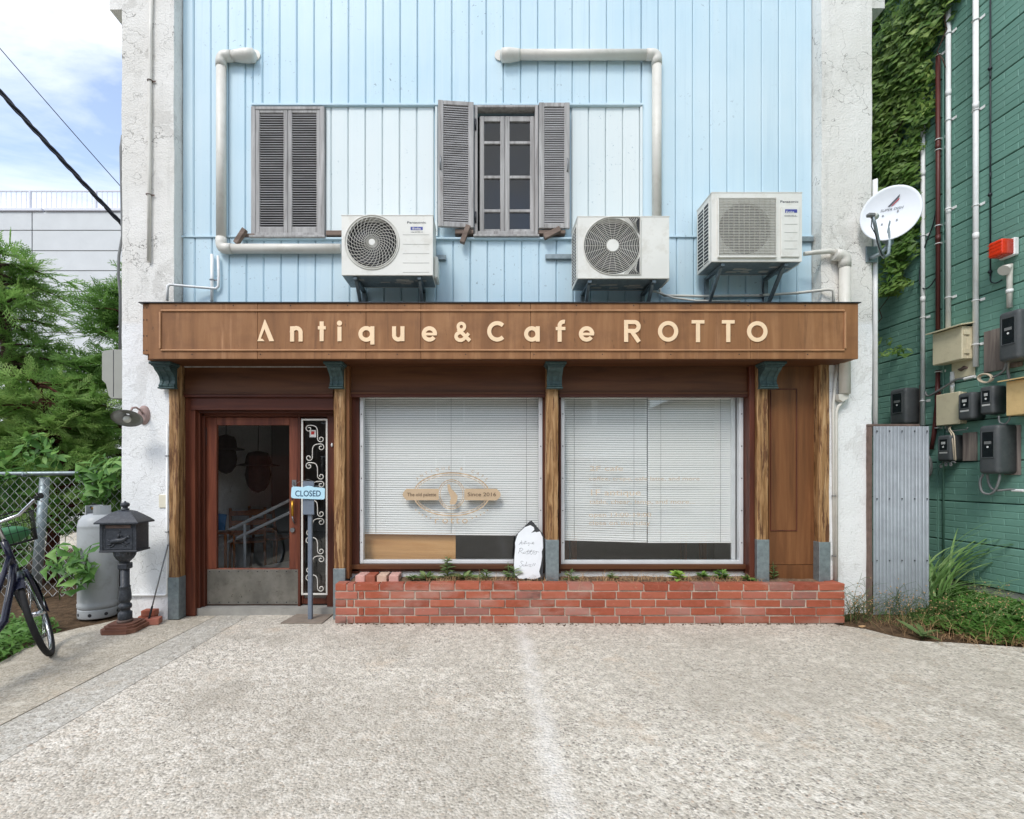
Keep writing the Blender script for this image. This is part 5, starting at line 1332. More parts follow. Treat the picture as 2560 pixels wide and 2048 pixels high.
MB().box(sY(-1.0) - .02, sY(-1.0) - .001, -4.0, 0, zb, zb + 18 * PHT).build('end_wall', 'green_siding', green, local=True)
MB().box(SEAM - .009, SEAM + .009, -.02, .004, zb, zb + 18 * PHT, .002).build('cover_strip', 'green_siding', green, local=True)
MB().rough_box(sY(-1.0), sY(8.6), -.21, -.015, -.12, zb - .004, .09, .004, 6).build('foundation', 'block_grey', green, local=True)

def wthing(name, label, cat, px, py, group=None):
    p = WP(px, py); return thing(name, label, cat, p, (0, 0, WANG), group), p
def rbox(x0, x1, y0, y1, z0, z1, rad, n=4, round_front=True):
    """box whose vertical and top/bottom front edges are rounded, as moulded plastic covers are"""
    bm = bmesh.new(); bmesh.ops.create_cube(bm, size=1.0)
    for v in bm.verts: v.co = Vector(((x0 + x1) / 2 + v.co.x * (x1 - x0), (y0 + y1) / 2 + v.co.y * (y1 - y0), (z0 + z1) / 2 + v.co.z * (z1 - z0)))
    es = [e for e in bm.edges if not all(abs(v.co.y - y0) < 1e-6 for v in e.verts)]
    bmesh.ops.bevel(bm, geom=es, offset=rad, segments=n, affect='EDGES', profile=.6)
    bm.verts.index_update(); r = ([tuple(v.co) for v in bm.verts], [tuple(v.index for v in f.verts) for f in bm.faces]); bm.free()
    return MB().add(*r, True)
def meter(px, py0, py1, depth, width, label, board=None):
    t, p = wthing('electric_meter', label, 'meter', px, py1, 'grey electricity meters on the green wall'); h = Z(py0, p.y) - Z(py1, p.y)
    rbox(0, width, .012, depth, 0, h, min(.04, width * .22)).build('cover', 'meter_grey', t, local=True)
    big = h > .32
    wx0, wx1, wz0, wz1 = width * .22, width * .80, (h * .34 if big else h * .42), (h * .86 if big else h * .84)
    frame_mb(wx0 - .008, wx1 + .008, wz0 - .008, wz1 + .008, depth - .002, depth + .005, .01, .01, .01, .01, .002).build('window_rim', 'meter_grey', t, local=True)
    MB().box(wx0, wx1, depth - .001, depth + .0015, wz0, wz1).build('window_pane', 'meter_glass', t, local=True)
    MB().box(wx0 + .02, wx1 - .02, depth + .0018, depth + .0026, (wz0 + wz1) / 2 + .005, (wz0 + wz1) / 2 + .03).build('dial_plate', 'meter_face' if not big else 'cable_grey', t, local=True)
    MB().tube([((wx0 + wx1) / 2, depth + .002, (wz0 + wz1) / 2 - .02), ((wx0 + wx1) / 2, depth + .0032, (wz0 + wz1) / 2 - .02)], .009, 10).build('seal', 'white_paint', t, local=True)
    if not big: MB().box(wx0, wx1, depth + .0005, depth + .0015, wz0 - .03, wz0 - .015).build('label_strip', 'meter_face', t, local=True)
    if board: MB().box(board[0], board[1], .0065, .0115, board[2] * h, board[3] * h).build('mounting_board', 'old_board', t, local=True)
    return t
meter(2545, 1061, 1185, .18, .17, 'largest grey meter on the green wall, lowest right above the cable coil', (-.03, .10, -.02, .98))
meter(2597, 770, 897, .17, .17, 'large grey meter high at the right edge on a weathered board')
meter(2467, 979, 1048, .14, .14, 'small grey meter beside the lower pale box')
meter(2518, 963, 1034, .13, .12, 'small grey meter left of the yellowed box')
meter(2411, 1087, 1153, .14, .14, 'small grey meter low on the green wall above a twist of cables')
meter(2300, 968, 1061, .16, .2, 'black-looking meter in the shade behind the corrugated sheet', (-.05, .0, -.1, 1.05))
def wboard(px0, px1, py0, py1, label):
    a, b = WP(px0, py1), WP(px1, py1); L = (a - b).length; t, p = wthing('mounting_board', label, 'board', px1, py1, 'old timber boards behind the meters')
    h = Z(py0, p.y) - Z(py1, p.y); n = max(1, int(L / .1))
    for k in range(n): MB().box(L * k / n + .001, L * (k + 1) / n - .001, .0055, .024, 0, h, .002).build('plank', 'old_board', t, local=True)
wboard(2467, 2560, 805, 915, 'weathered timber board behind the high right meter')
wboard(2412, 2446, 1080, 1152, 'weathered timber board between the two lower meters')
def wbox(px, z0, z1, depth, width, label, m, lid=True, hinges=True):
    p = WP(px, 1188); p.z = z0
    t = thing('junction_box', label, 'junction box', p, (0, 0, WANG), 'pale junction boxes on the green wall'); h = z1 - z0
    MB().box(0, width, .006, depth * .62, 0, h, .005).build('box_body', m, t, local=True)
    MB().box(-.003, width + .003, depth * .62 + .001, depth, -.003, h + .003, .006).build('box_door', m, t, local=True)
    if lid: MB().prism([(.006, h + .03), (depth + .045, h + .002), (depth + .045, h + .012), (.006, h + .042)], -.03, width + .03, 'x').build('rain_lid', m, t, local=True)
    if hinges:
        for zz in (h * .22, h * .8): MB().box(-.012, -.003, depth * .5, depth * .9, zz - .022, zz + .022, .003).build('hinge', m, t, local=True)
wbox(2440, 2.395, 2.70, .14, .29, 'large cream junction box with sloping rain lid under two white conduits', 'beige_box')
wbox(2420, 1.797, 2.098, .09, .23, 'flat pale junction box below the grey cable loop', 'beige_box', False)
wbox(2640, 1.815, 2.105, .14, .25, 'yellowed junction box at the right edge of the picture', 'yellow_box')
t, p = wthing('cable_plate', 'cream cable plate with a dark worn patch under the lidded box', 'plate', 2441, 938)
MB().box(0, .22, .006, .02, 0, .16, .004).build('plate', 'beige_box', t, local=True)
MB().tube([(.06, .021, .08), (.09, .0215, .09), (.12, .0215, .075), (.15, .021, .085)], [.01, .02, .018, .008], 6).build('worn_patch', 'rust_wood', t, local=True)

# conduits on the green wall
def wpipe(px, py0, py1, r, m, label, clamps=(), kind='conduit', bend=None, out=.03):
    p0 = WP(px, py1); t = thing(kind, label, 'conduit', p0, (0, 0, WANG), 'conduits on the green wall'); h = Z(py0, p0.y) - p0.z
    pts = [(0, out, 0), (0, out, h)] if not bend else bend + [(0, out, h)]
    MB().tube(pts, r, 10).build('pipe_run', m, t, local=True)
    for cy in clamps:
        zc = Z(cy, p0.y) - p0.z; mb = MB()
        mb.tube([(r * 1.2 * math.cos(a), out + r * 1.2 * math.sin(a), zc) for a in [k * math.pi / 6 for k in range(12)]], .005, 5, closed=True)
        mb.box(-r - .04, -r, .0056, .010, zc - .012, zc + .012); mb.build('clamp', 'pvc_white', t, local=True)
    for q in range(1, 3):
        zz = h * q / 3
        MB().tube([(0, out, zz - .03), (0, out, zz + .03)], r * 1.12, 10).build('socket', m, t, local=True)
    return t
wpipe(2378, -60, 822, .021, 'pvc_white', 'white conduit dropping into the lidded cream box', (85, 302, 524, 745))
wpipe(2447, -60, 917, .022, 'pvc_white', 'white conduit furthest right, ending beside the lidded cream box', (52, 277, 515, 752, 862))
wpipe(2314, 120, 1064, .019, 'pvc_white', 'white conduit behind the satellite dish, half under ivy', (590, 795, 1003))
wpipe(2352, 138, 825, .019, 'pvc_brown', 'dark red pipe beside the ivy edge', (140, 350, 376, 565, 610))
wpipe(2352, 926, 1110, .019, 'pvc_brown', 'dark red pipe end bending behind the small low meter', (930, 1070), bend=[(.07, .03, -.05), (.04, .03, .12), (.01, .03, .4)])
wpipe(2388, 930, 985, .016, 'pvc_white', 'short white conduit between the two pale boxes')
wpipe(2362, 150, 1440, .008, 'green_siding', 'thin green painted conduit beside the dark red pipe', out=.014)
bc = wpipe(2479, -60, 690, .006, 'cable_black', 'black aerial cable with round clips down the green wall', out=.012)
for cy in (172, 487, 680):
    p0 = WP(2479, 690); MB().sphere((0, .016, Z(cy, p0.y) - p0.z), .017, 10).build('cable_clip', 'cable_black', bc, local=True)
def wcable(pts, r, m, label, grp='loose cables on the green wall'):
    P3 = [WP(a, b) + WN * o for a, b, o in pts]; q = []
    for i in range(len(P3) - 1):       # smooth through the points
        p_1 = P3[max(0, i - 1)]; a = P3[i]; b = P3[i + 1]; c2 = P3[min(len(P3) - 1, i + 2)]
        for s in range(6):
            u = s / 6; q.append(.5 * ((2 * a) + (b - p_1) * u + (2 * p_1 - 5 * a + 4 * b - c2) * u * u + (3 * a - p_1 - 3 * b + c2) * u ** 3))
    q.append(P3[-1])
    o = MB().tube(q, r, 6).build('cable', m); return tag(o, label, 'cable', grp)
wcable([(2479, 690, .012), (2482, 704, .02), (2495, 708, .02), (2508, 700, .012)], .005, 'cable_black', 'black cable end curling below the round clips')
wcable([(2322, 980, .04), (2330, 990, .05), (2345, 985, .05), (2375, 968, .06), (2405, 950, .06), (2428, 946, .06)], .010, 'cable_grey', 'grey cable rising from its hooked end to the cable coil')
wcable([(2428, 948, .07), (2448, 943, .07), (2456, 942, .07)], .014, 'pvc_white', 'white sleeve on the grey cable below the lidded box')
coil = [(2490 + 17 * math.cos(a) * (1 - .03 * a / 6), 946 + 11 * math.sin(a) * (1 - .03 * a / 6), .10 + .012 * math.sin(a * .37)) for a in [k * math.pi / 5 for k in range(32)]]
wcable(coil, .007, 'cable_cream', 'cream cable coiled into a ring above the small meters')
wcable([(2505, 945, .09), (2525, 930, .07), (2532, 910, .06), (2536, 896, .08)], .009, 'cable_grey', 'grey cable climbing from the coil to the high meter')
wcable([(2540, 950, .06), (2536, 925, .06), (2545, 900, .08)], .011, 'cable_grey', 'thick grey cable dropping from the high meter')
wcable([(2378, 1065, .04), (2382, 1080, .06), (2400, 1078, .08), (2440, 1074, .1), (2455, 1070, .14)], .005, 'cable_grey', 'thin grey cable slung from the flat pale box to the big meter')
wcable([(2383, 1066, .04), (2392, 1075, .08), (2405, 1085, .11), (2412, 1110, .12), (2410, 1150, .10)], .006, 'cable_cream', 'pale cable running down past the low small meter')
wcable([(2388, 1066, .04), (2397, 1073, .09), (2412, 1088, .11), (2417, 1115, .12), (2414, 1152, .10)], .006, 'cable_cream', 'second pale cable running down past the low small meter')
tw = [(2376 + k * 1.6 + 5 * math.cos(k * .8), 1160 + 5 * math.sin(k * .8) + (4 if k < 6 else 0), .11) for k in range(24)]
wcable(tw, .006, 'cable_grey', 'twist of grey cable ends under the low small meter')
lp = [(2490, 1185, .12), (2484, 1205, .13), (2490, 1230, .13), (2508, 1235, .12), (2522, 1222, .12), (2530, 1200, .12), (2532, 1186, .12)]
wcable(lp, .010, 'cable_grey', 'thick grey cable loop hanging under the largest meter')
wcable([(2497, 1186, .11), (2500, 1212, .10), (2515, 1226, .10), (2540, 1224, .06), (2560, 1226, .05)], .010, 'cable_grey', 'grey cable leaving the loop towards the right edge')
wcable([(2544, 1226, .05), (2575, 1227, .05)], .014, 'pvc_white', 'white sleeve on the cable at the right edge')
lp2 = [(2330 + 10 * math.cos(a), 1165 + 26 * math.sin(a), .05 + .01 * math.sin(a * .6)) for a in [k * math.pi / 5 for k in range(24)]]
wcable(lp2, .008, 'cable_grey', 'grey cable coil hanging behind the corrugated sheet')
wcable([(2524, 1040, .1), (2526, 1056, .1), (2540, 1060, .1), (2550, 1050, .1), (2552, 1038, .1)], .007, 'cable_grey', 'grey cable loop under the yellowed box')
wcable([(2352, 500, .03), (2340, 560, .03), (2325, 600, .03), (2312, 640, .03), (2308, 700, .04), (2318, 722, .04), (2335, 715, .04), (2350, 690, .03)], .006, 'cable_black', 'dark cable looping behind the dark red pipe')
# beacon and horn
t, p = wthing('warning_beacon', 'red-orange warning beacon with a white base near the right edge', 'beacon', 2550, 636)
MB().box(.0, .13, .006, .05, 0, .15, .006).build('base', 'pvc_white', t, local=True)
rbox(.008, .122, .05, .155, .008, .142, .014).build('lens', 'beacon_red', t, local=True)
for k in range(4): MB().box(.006, .124, .156, .158, .025 + k * .03, .031 + k * .03).build('lens_rib', 'beacon_red', t, local=True)
t, p = wthing('sensor_horn', 'white weatherhead on a short cream conduit below the beacon', 'conduit', 2543, 692)
MB().tube([(.02, .10, .06), (.03, .04, .10), (.03, .035, .02), (.03, .035, -.26)], [.045, .03, .02, .02], 12).build('hood', 'pvc', t, local=True)
MB().tube([(.03, .035, -.13), (.03, .035, -.10)], .025, 10).build('clamp', 'pvc_white', t, local=True)

# ------------------------------------------------------------------ satellite dish
dish = thing('satellite_dish', 'white offset satellite dish on a grey bracket at the right pier', 'satellite dish', P(2170, 640, 4.5))
dc = P(2226, 532, 4.34); nn = Vector((-.60, -.80, .02)).normalized(); upv = Vector((0.12, 0, 1)); uu = upv.cross(nn).normalized(); vv = nn.cross(uu)
prof = [(0.001, .045), (.08, .040), (.15, .027), (.205, .008), (.222, .0), (.226, .004), (.222, .008), (.15, .036), (.08, .050), (.001, .055)]
vs_ = []; n = 40
for r_, d_ in prof:
    for k in range(n):
        a = 2 * math.pi * k / n; vs_.append(dc - nn * d_ + uu * (r_ * .95 * math.cos(a)) + vv * (r_ * 1.04 * math.sin(a)))
MB().add(vs_, [(i * n + k, i * n + (k + 1) % n, (i + 1) * n + (k + 1) % n, (i + 1) * n + k) for i in range(len(prof) - 1) for k in range(n)], True).build('reflector', 'dish_white', dish)
def on_dish(a, b): 
    r2 = (a * a + b * b) ** .5; d_ = .045 * (1 - min(1, (r2 / .222)) ** 2); return dc - nn * (d_ - .004) + uu * a + vv * b
vsT, fsT = text_geo('SUPER DISH', .030, 'CENTER', 0, .2)
MB().add([on_dish(p[0] + .005, p[1] + .035) for p in vsT], fsT).build('lettering', 'dish_logo', dish)
MB().add([on_dish(-.025, .07), on_dish(-.01, .068), on_dish(.05, .135), on_dish(.05, .155)], [(0, 1, 2, 3)]).build('logo_stroke', 'dish_logo', dish)
MB().add([on_dish(-.002, .070), on_dish(.008, .072), on_dish(.05, .115), on_dish(.05, .130)], [(0, 1, 2, 3)]).build('logo_stroke', 'dish_red', dish)
for a, b in ((-.05, .0), (.05, .02), (-.05, -.075), (.05, -.055)):
    MB().tube([on_dish(a, b), on_dish(a, b) + nn * .004], .007, 8).build('bolt', 'steel_dull', dish)
l0 = P(2182, 541, 4.06)
MB().tube([l0, P(2188, 565, 4.08), P(2196, 605, 4.12), P(2202, 632, 4.16), P(2211, 643, 4.21), P(2221, 637, 4.28), P(2224, 610, 4.34), dc - nn * .05 - vv * .1], .013, 8).build('feed_arm', 'galv', dish)
MB().tube([l0 + Vector((0, 0, -.005)), l0 + Vector((.03, .02, .02)), l0 + Vector((.06, .05, .022))], [.018, .022, .026], 12).build('feed_horn', 'ac_white', dish)
MB().box(l0.x - .045, l0.x + .012, l0.y - .02, l0.y + .02, l0.z - .004, l0.z + .022, .006).build('converter', 'cable_grey', dish)
MB().tube([l0 + Vector((-.01, -.004, -.01)), P(2178, 566, 4.06), P(2188, 585, 4.085), P(2197, 618, 4.12), P(2206, 640, 4.16)], .004, 5).build('feed_cable', 'cable_black', dish)
MB().box(X(2163, YP), X(2192, YP), YP - .010, YP - .001, Z(657, YP), Z(617, YP), .002).build('wall_plate', 'galv', dish)
MB().tube([P(2176, 646, YP - .01), P(2190, 640, YP - .08), P(2205, 632, YP - .12), P(2222, 610, YP - .13), P(2228, 560, YP - .13)], .018, 10).build('mount_tube', 'galv', dish)
MB().prism([(dc.x - .02, dc.z - .22), (dc.x + .05, dc.z - .26), (dc.x + .07, dc.z - .12), (dc.x + .02, dc.z - .05)], dc.y + .03, dc.y + .075, 'y').build('tilt_bracket', 'galv', dish)

# white corner trunking on the right pier
pipe('trunking', 'white square trunking down the outer edge of the right pier', [P(2188, 450, 4.56), P(2188, 1090, 4.56)], .026, 'pvc_white', 'trunking', None, (), 4)

# ------------------------------------------------------------------ corrugated sheet closing the alley
cor = thing('corrugated_sheet', 'upright grey corrugated metal sheet closing the alley', 'metal sheet', (X(2250, 4.5), 4.5, .0))
yc = 4.50; x0, x1, z0, z1 = X(2182, yc), X(2321, yc), -.02, Z(1066, yc)
n = 16 * 12; mb = MB(); vs_ = []
for k in range(n + 1):
    u = k / n; ph = u * 15.5 * 2 * math.pi
    fr_ = (u * 15.5) % 1.0; w = 1.6 * math.sin(math.pi * (fr_ - .72) / .28) if fr_ > .72 else 0.0
    w *= .011 / .008; vs_ += [(x0 + (x1 - x0) * u, yc + .008 * w - .006, z0), (x0 + (x1 - x0) * u, yc + .008 * w - .006, z1), (x0 + (x1 - x0) * u, yc + .008 * w - .0045, z0), (x0 + (x1 - x0) * u, yc + .008 * w - .0045, z1)]
fs_ = []
for k in range(n): a = 4 * k; b = a + 4; fs_ += [(a, b, b + 1, a + 1), (a + 2, a + 3, b + 3, b + 2), (a + 1, b + 1, b + 3, a + 3)]
mb.add(vs_, fs_, True).build('sheet', 'corrugated', cor)
MB().box(x0 - .03, x1 - .06, yc + .016, yc + .055, z1 - .005, z1 + .022, .004).build('top_rail', 'rust_wood', cor)
MB().box(x0 - .03, x0 - .006, yc - .004, yc + .05, z0, z1 - .006, .003).build('edge_batten', 'rust_wood', cor)
nl = MB()
for py in (1078, 1247, 1401):
    for k in range(5):
        xx = x0 + .03 + (x1 - x0 - .05) * k / 4; nl.tube([(xx, yc - .009, Z(py, yc)), (xx, yc - .013, Z(py, yc))], .006, 6)
nl.build('nails', 'tin_dark', cor, kind='stuff')
# ------------------------------------------------------------------ mailbox on its pedestal
mbx, mby = -3.06, 4.24
mail = thing('mailbox', 'dark grey cast-iron pedestal mailbox with pitched lid and rider relief', 'mailbox', (mbx, mby, -.004), (0, 0, math.radians(6)))
def L(mb, name, m, root=mail, **k):
    mb.v = [(p[0] * .72, p[1] * .88, p[2]) for p in mb.v]
    return mb.build(name, m, root, local=True, **k)
def octo(w, d, c): return [(-w + c, -d), (w - c, -d), (w, -d + c), (w, d - c), (w - c, d), (-w + c, d), (-w, d - c), (-w, -d + c)]
b_ = MB(); b_.prism(octo(.19, .17, .06), .0, .035, 'z'); b_.prism(octo(.165, .145, .05), .0355, .055, 'z'); b_.prism(octo(.14, .12, .045), .0555, .068, 'z'); L(b_, 'base', 'mail_base')
L(MB().lathe([(.075, .068), (.078, .085), (.06, .092)], (0, 0, 0), 20), 'foot_ring', 'rust_wood')
L(MB().lathe([(.066, .092), (.068, .10), (.068, .145), (.060, .152), (.05, .158), (.046, .175), (.062, .182), (.066, .20), (.062, .215), (.048, .222), (.046, .236), (.058, .246), (.062, .268), (.06, .30), (.055, .33), (.050, .36), (.056, .366), (.044, .372), (.043, .52)], (0, 0, 0), 24), 'column', 'iron_grey')
L(MB().box(-.052, .052, -.052, .052, .515, .565, .006), 'collar', 'iron_grey')
cup = MB(); n = 40; pr = [(.04, .566), (.05, .578), (.085, .605), (.105, .635), (.112, .668)]; vs_ = []
for r_, z_ in pr:
    for k in range(n): a = 2 * math.pi * k / n; rr = r_ * (1 - (.06 if k % 4 == 0 else 0)); vs_.append((rr * math.cos(a), rr * math.sin(a), z_))
cup.add(vs_, [(i * n + k, i * n + (k + 1) % n, (i + 1) * n + (k + 1) % n, (i + 1) * n + k) for i in range(4) for k in range(n)]); L(cup, 'fluted_cup', 'iron_grey')
L(MB().box(-.205, .205, -.115, .115, .668, .684, .004), 'box_floor', 'iron_grey')
L(MB().box(-.195, .195, -.105, .105, .684, .905, .004), 'box', 'iron_grey')
L(MB().box(-.198, -.165, -.112, -.1055, .684, .905, .002), 'corner_post', 'iron_grey'); L(MB().box(.165, .198, -.112, -.1055, .684, .905, .002), 'corner_post', 'iron_grey')
L(MB().box(-.135, .135, -.1085, -.1055, .868, .892), 'letter_slot', 'rust_wood')
L(frame_mb(-.15, .15, .695, .862, -.110, -.1055, .008, .008, .008, .008, .002), 'door_rim', 'iron_grey')
rl = MB()     # raised relief of a galloping rider
for pts, r in (([(-.08, -.107, .755), (-.02, -.107, .765), (.03, -.107, .765), (.07, -.107, .775), (.10, -.107, .80)], [.018, .024, .022, .016, .008]), ([(.10, -.107, .80), (.125, -.107, .785)], [.014, .006]),
               ([(.06, -.107, .765), (.09, -.107, .74), (.12, -.107, .745)], [.009, .006, .004]), ([(.03, -.107, .755), (.06, -.107, .73), (.085, -.107, .715)], [.008, .006, .004]),
               ([(-.06, -.107, .75), (-.09, -.107, .73), (-.125, -.107, .73)], [.010, .006, .004]), ([(-.03, -.107, .75), (-.06, -.107, .72), (-.09, -.107, .71)], [.008, .006, .004]),
               ([(0, -.107, .785), (.01, -.107, .82)], [.014, .012]), ([(.015, -.107, .838), (.017, -.107, .845)], [.011, .009]), ([(.01, -.107, .815), (.05, -.107, .80)], [.006, .004]), ([(-.08, -.107, .76), (-.12, -.107, .775)], [.008, .003])):
    rl.tube(pts, r, 6)
L(rl, 'rider_relief', 'iron_grey')
rf = MB(); e, hh = .235, .145; steps = [(1.0, .905), (1.0, .918), (.82, .945), (.62, .972), (.40, 1.0), (.22, 1.012)]
vs_ = []
for f, z_ in steps: vs_ += [(-e * f, -hh * f, z_), (e * f, -hh * f, z_), (e * f, hh * f, z_), (-e * f, hh * f, z_)]
rf.add(vs_, [(4 * i + k, 4 * i + (k + 1) % 4, 4 * i + 4 + (k + 1) % 4, 4 * i + 4 + k) for i in range(5) for k in range(4)] + [(3, 2, 1, 0), (20, 21, 22, 23)]); L(rf, 'lid', 'iron_grey')
L(MB().lathe([(.04, 1.010), (.042, 1.022), (.028, 1.028), (.026, 1.038), (.042, 1.046), (.046, 1.062), (.036, 1.074), (.012, 1.080), (.010, 1.088)], (0, 0, 0), 18), 'finial', 'iron_grey')

# bricks and rod at the foot of the pier
loose_brick((-3.02, 4.47, -.004), 8, 'red loose brick on the ground between mailbox and pier, under another', 'brick_clay', .13, .09, .058)
loose_brick((-2.93, 4.40, -.004), 14, 'reddish loose brick lying flat nearest the white pier', 'brick_clay', .12, .09, .055)
loose_brick((-3.00, 4.465, .055), 4, 'smooth red brick stacked on top beside the mailbox', 'brick_clay', .11, .085, .05)
rod = thing('leaning_rod', 'thin metal rod with black grip leaning against the left pier', 'rod', P(369, 1567, 4.36))
a, b = P(369, 1567, 4.36), P(420, 1362, 4.515)
a.z = .004
MB().tube([a, a + (b - a) * .22], .0085, 8).build('grip', 'rubber', rod)
MB().tube([a + (b - a) * .221, a + (b - a) * .6, b], .0055, 6).build('shaft', 'steel_dull', rod)

# gas cylinders
def cylinder(c, r, h, label):
    t = thing('gas_cylinder', label, 'gas cylinder', c, group='gas cylinders beside the pier')
    MB().lathe([(r * .98, 0), (r, .01), (r, .075), (r * .98, .085)], (0, 0, 0), 32).build('skirt', 'gas_grey', t, local=True)
    ho = MB()
    for k in range(8): a = 2 * math.pi * k / 8 + .25; ho.tube([(r * .99 * math.cos(a), r * .99 * math.sin(a), .04), (r * 1.004 * math.cos(a), r * 1.004 * math.sin(a), .04)], .016, 8)
    ho.build('vent_holes', 'tin_dark', t, local=True)
    MB().lathe([(r * .97, .086), (r * 1.02, .10), (r * 1.02, .13), (r * .985, .14), (r, .16), (r, h - .16), (r * .99, h - .14), (r * 1.01, h - .13), (r * .99, h - .12), (r * .93, h - .075), (r * .75, h - .035), (r * .5, h - .015)], (0, 0, 0), 36).build('tank', 'gas_grey', t, local=True)
    co = MB(); n = 24; rr = r * .62
    for k in range(n):
        a0, a1 = 2 * math.pi * k / n, 2 * math.pi * (k + 1) / n
        if k in (4, 5, 6, 16, 17, 18): continue
        co.add([(rr * math.cos(a0), rr * math.sin(a0), h - .03), (rr * math.cos(a1), rr * math.sin(a1), h - .03), (rr * math.cos(a1), rr * math.sin(a1), h + .06), (rr * math.cos(a0), rr * math.sin(a0), h + .06)], [(0, 1, 2, 3), (3, 2, 1, 0)][:1], True)
    co.build('collar', 'gas_grey', t, local=True)
    v = MB(); v.tube([(0, 0, h - .02), (0, 0, h + .05)], .02, 10); v.tube([(-.05, -.01, h + .03), (.05, -.01, h + .03)], .014, 8); v.build('valve', 'brass', t, local=True)
    MB().tube([(-.05, -.01, h + .03), (-.12, .05, h + .05), (-.2, .2, h + .06), (-.3, .5, h)], .008, 6).build('hose', 'rubber', t, local=True)
    return t
cylinder((-3.66, 4.72, -.02), .158, .98, 'tall pale grey gas cylinder behind the mailbox')
cylinder((-3.46, 4.98, -.02), .16, .92, 'gas cylinder half hidden behind the tall one, next to the pier')

# ------------------------------------------------------------------ bicycle
PSI, LEAN, STEER = math.radians(103), math.radians(12), math.radians(24)
fc = Vector((X(150, 3.72), 3.72, -.006))
Rb = Matrix.Rotation(PSI, 4, 'Z') @ Matrix.Rotation(-LEAN, 4, 'X')
WB = 1.08; WR = .322
root_loc = fc - (Rb @ Vector((WB, 0, 0)))
bike = thing('bicycle', 'dark navy city bicycle with front basket cut off by the left edge', 'bicycle', root_loc, Rb.to_euler())
def Bk(mb, name, m, par=bike): return mb.build(name, m, par, local=True)
def wheel(cx, Mx, par):
    w = MB(); w.tube([(cx + WR * math.cos(a), 0, WR + WR * .94 * math.sin(a) + 0) for a in [2 * math.pi * k / 48 for k in range(48)]], .02, 8, closed=True).xf(Mx)
    W_ = Bk(w, 'wheel', 'rubber', par)
    r_ = MB(); r_.tube([(cx + (WR - .028) * math.cos(a), 0, WR + (WR - .028) * .94 * math.sin(a)) for a in [2 * math.pi * k / 48 for k in range(48)]], .010, 6, closed=True).xf(Mx); Bk(r_, 'rim', 'chrome', W_)
    s_ = MB()
    for k in range(28):
        a = 2 * math.pi * k / 28; a2 = a + (.35 if k % 2 else -.35)
        s_.tube([(cx + .02 * math.cos(a2), .03 * (1 if k % 4 < 2 else -1), WR + .02 * math.sin(a2)), (cx + (WR - .03) * math.cos(a), 0, WR + (WR - .03) * .94 * math.sin(a))], .0012, 4)
    s_.xf(Mx); Bk(s_, 'spokes', 'chrome', W_)
    h_ = MB(); h_.tube([(cx, -.05, WR), (cx, .05, WR)], .018, 10).xf(Mx); Bk(h_, 'hub', 'chrome', W_)
I4 = Matrix.Identity(4)
HT, HB = Vector((.80, 0, .88)), Vector((.84, 0, .68))       # head tube
axs = (HT - HB).normalized()
ST = Matrix.Translation(HB) @ Matrix.Rotation(STEER, 4, axs) @ Matrix.Translation(-HB)
wheel(0, I4, bike)
wheel(WB - .07, ST, bike)
Bk(MB().tube([HB - axs * .02, HT + axs * .0], .021, 12), 'head_tube', 'bike_navy')
Bk(MB().tube([HB + axs * .03, Vector((.78, 0, .60)), Vector((.62, 0, .36)), Vector((.42, 0, .27))], .022, 12), 'down_tube', 'bike_navy')
Bk(MB().tube([HB + axs * .1, Vector((.72, 0, .66)), Vector((.52, 0, .44)), Vector((.36, 0, .38))], .016, 10), 'top_tube', 'bike_navy')
Bk(MB().tube([(.42, 0, .27), (.24, 0, .74)], .017, 10), 'seat_tube', 'bike_navy')
for s in (1, -1):
    Bk(MB().tube([(.42, .03 * s, .27), (0, .05 * s, WR)], .010, 8), 'chain_stay', 'bike_navy'); Bk(MB().tube([(.26, .02 * s, .66), (0, .05 * s, WR)], .008, 8), 'seat_stay', 'bike_navy')
    f = MB(); f.tube([HB - axs * .03 + Vector((0, .045 * s, 0)), Vector((.885, .05 * s, .55)), Vector((.94, .05 * s, .42)), Vector((WB - .07, .05 * s, WR))], [.014, .013, .010, .009], 8).xf(ST); Bk(f, 'fork_blade', 'bike_navy')
sd = MB().prism([(-.14, -.09), (.02, -.07), (.14, -.015), (.14, .015), (.02, .07), (-.14, .09)], .80, .86, 'z').xf(Matrix.Translation((.2, 0, 0))); Bk(sd, 'saddle', 'rubber')
Bk(MB().tube([(.24, 0, .72), (.21, 0, .81)], .013, 8), 'seat_post', 'chrome')
st = MB(); st.tube([HT, HT + axs * .10, HT + axs * .14], [.016, .013, .013], 10).xf(ST); Bk(st, 'stem', 'chrome')
T = HT + axs * .13
hb = MB(); hb.tube([T + Vector(q) for q in ((-.20, .28, .10), (-.10, .27, .10), (-.02, .22, .09), (.01, .12, .02), (.01, 0, 0), (.01, -.12, .02), (-.02, -.22, .09), (-.10, -.27, .10), (-.20, -.28, .10))], .011, 10).xf(ST); Bk(hb, 'handlebar', 'chrome')
for s in (1, -1):
    g_ = MB(); g_.tube([T + Vector((-.21, .28 * s, .10)), T + Vector((-.10, .272 * s, .10))], .016, 10).xf(ST); Bk(g_, 'grip', 'rubber')
    g_ = MB(); g_.tube([T + Vector((-.04, .235 * s, .095)), T + Vector((-.09, .26 * s, .075)), T + Vector((-.18, .27 * s, .06))], .005, 6).xf(ST); Bk(g_, 'brake_lever', 'chrome')
    g_ = MB(); g_.box(-.03, .03, -.014, .014, -.014, .014, .005).xf(ST @ Matrix.Translation(T + Vector((-.05, .245 * s, .10)))); Bk(g_, 'lever_bracket', 'rubber')
bc_ = MB(); bo = T + Vector((.20, 0, -.16))
def bp(x, y, z): return (bo.x + x, bo.y + y, bo.z + z)
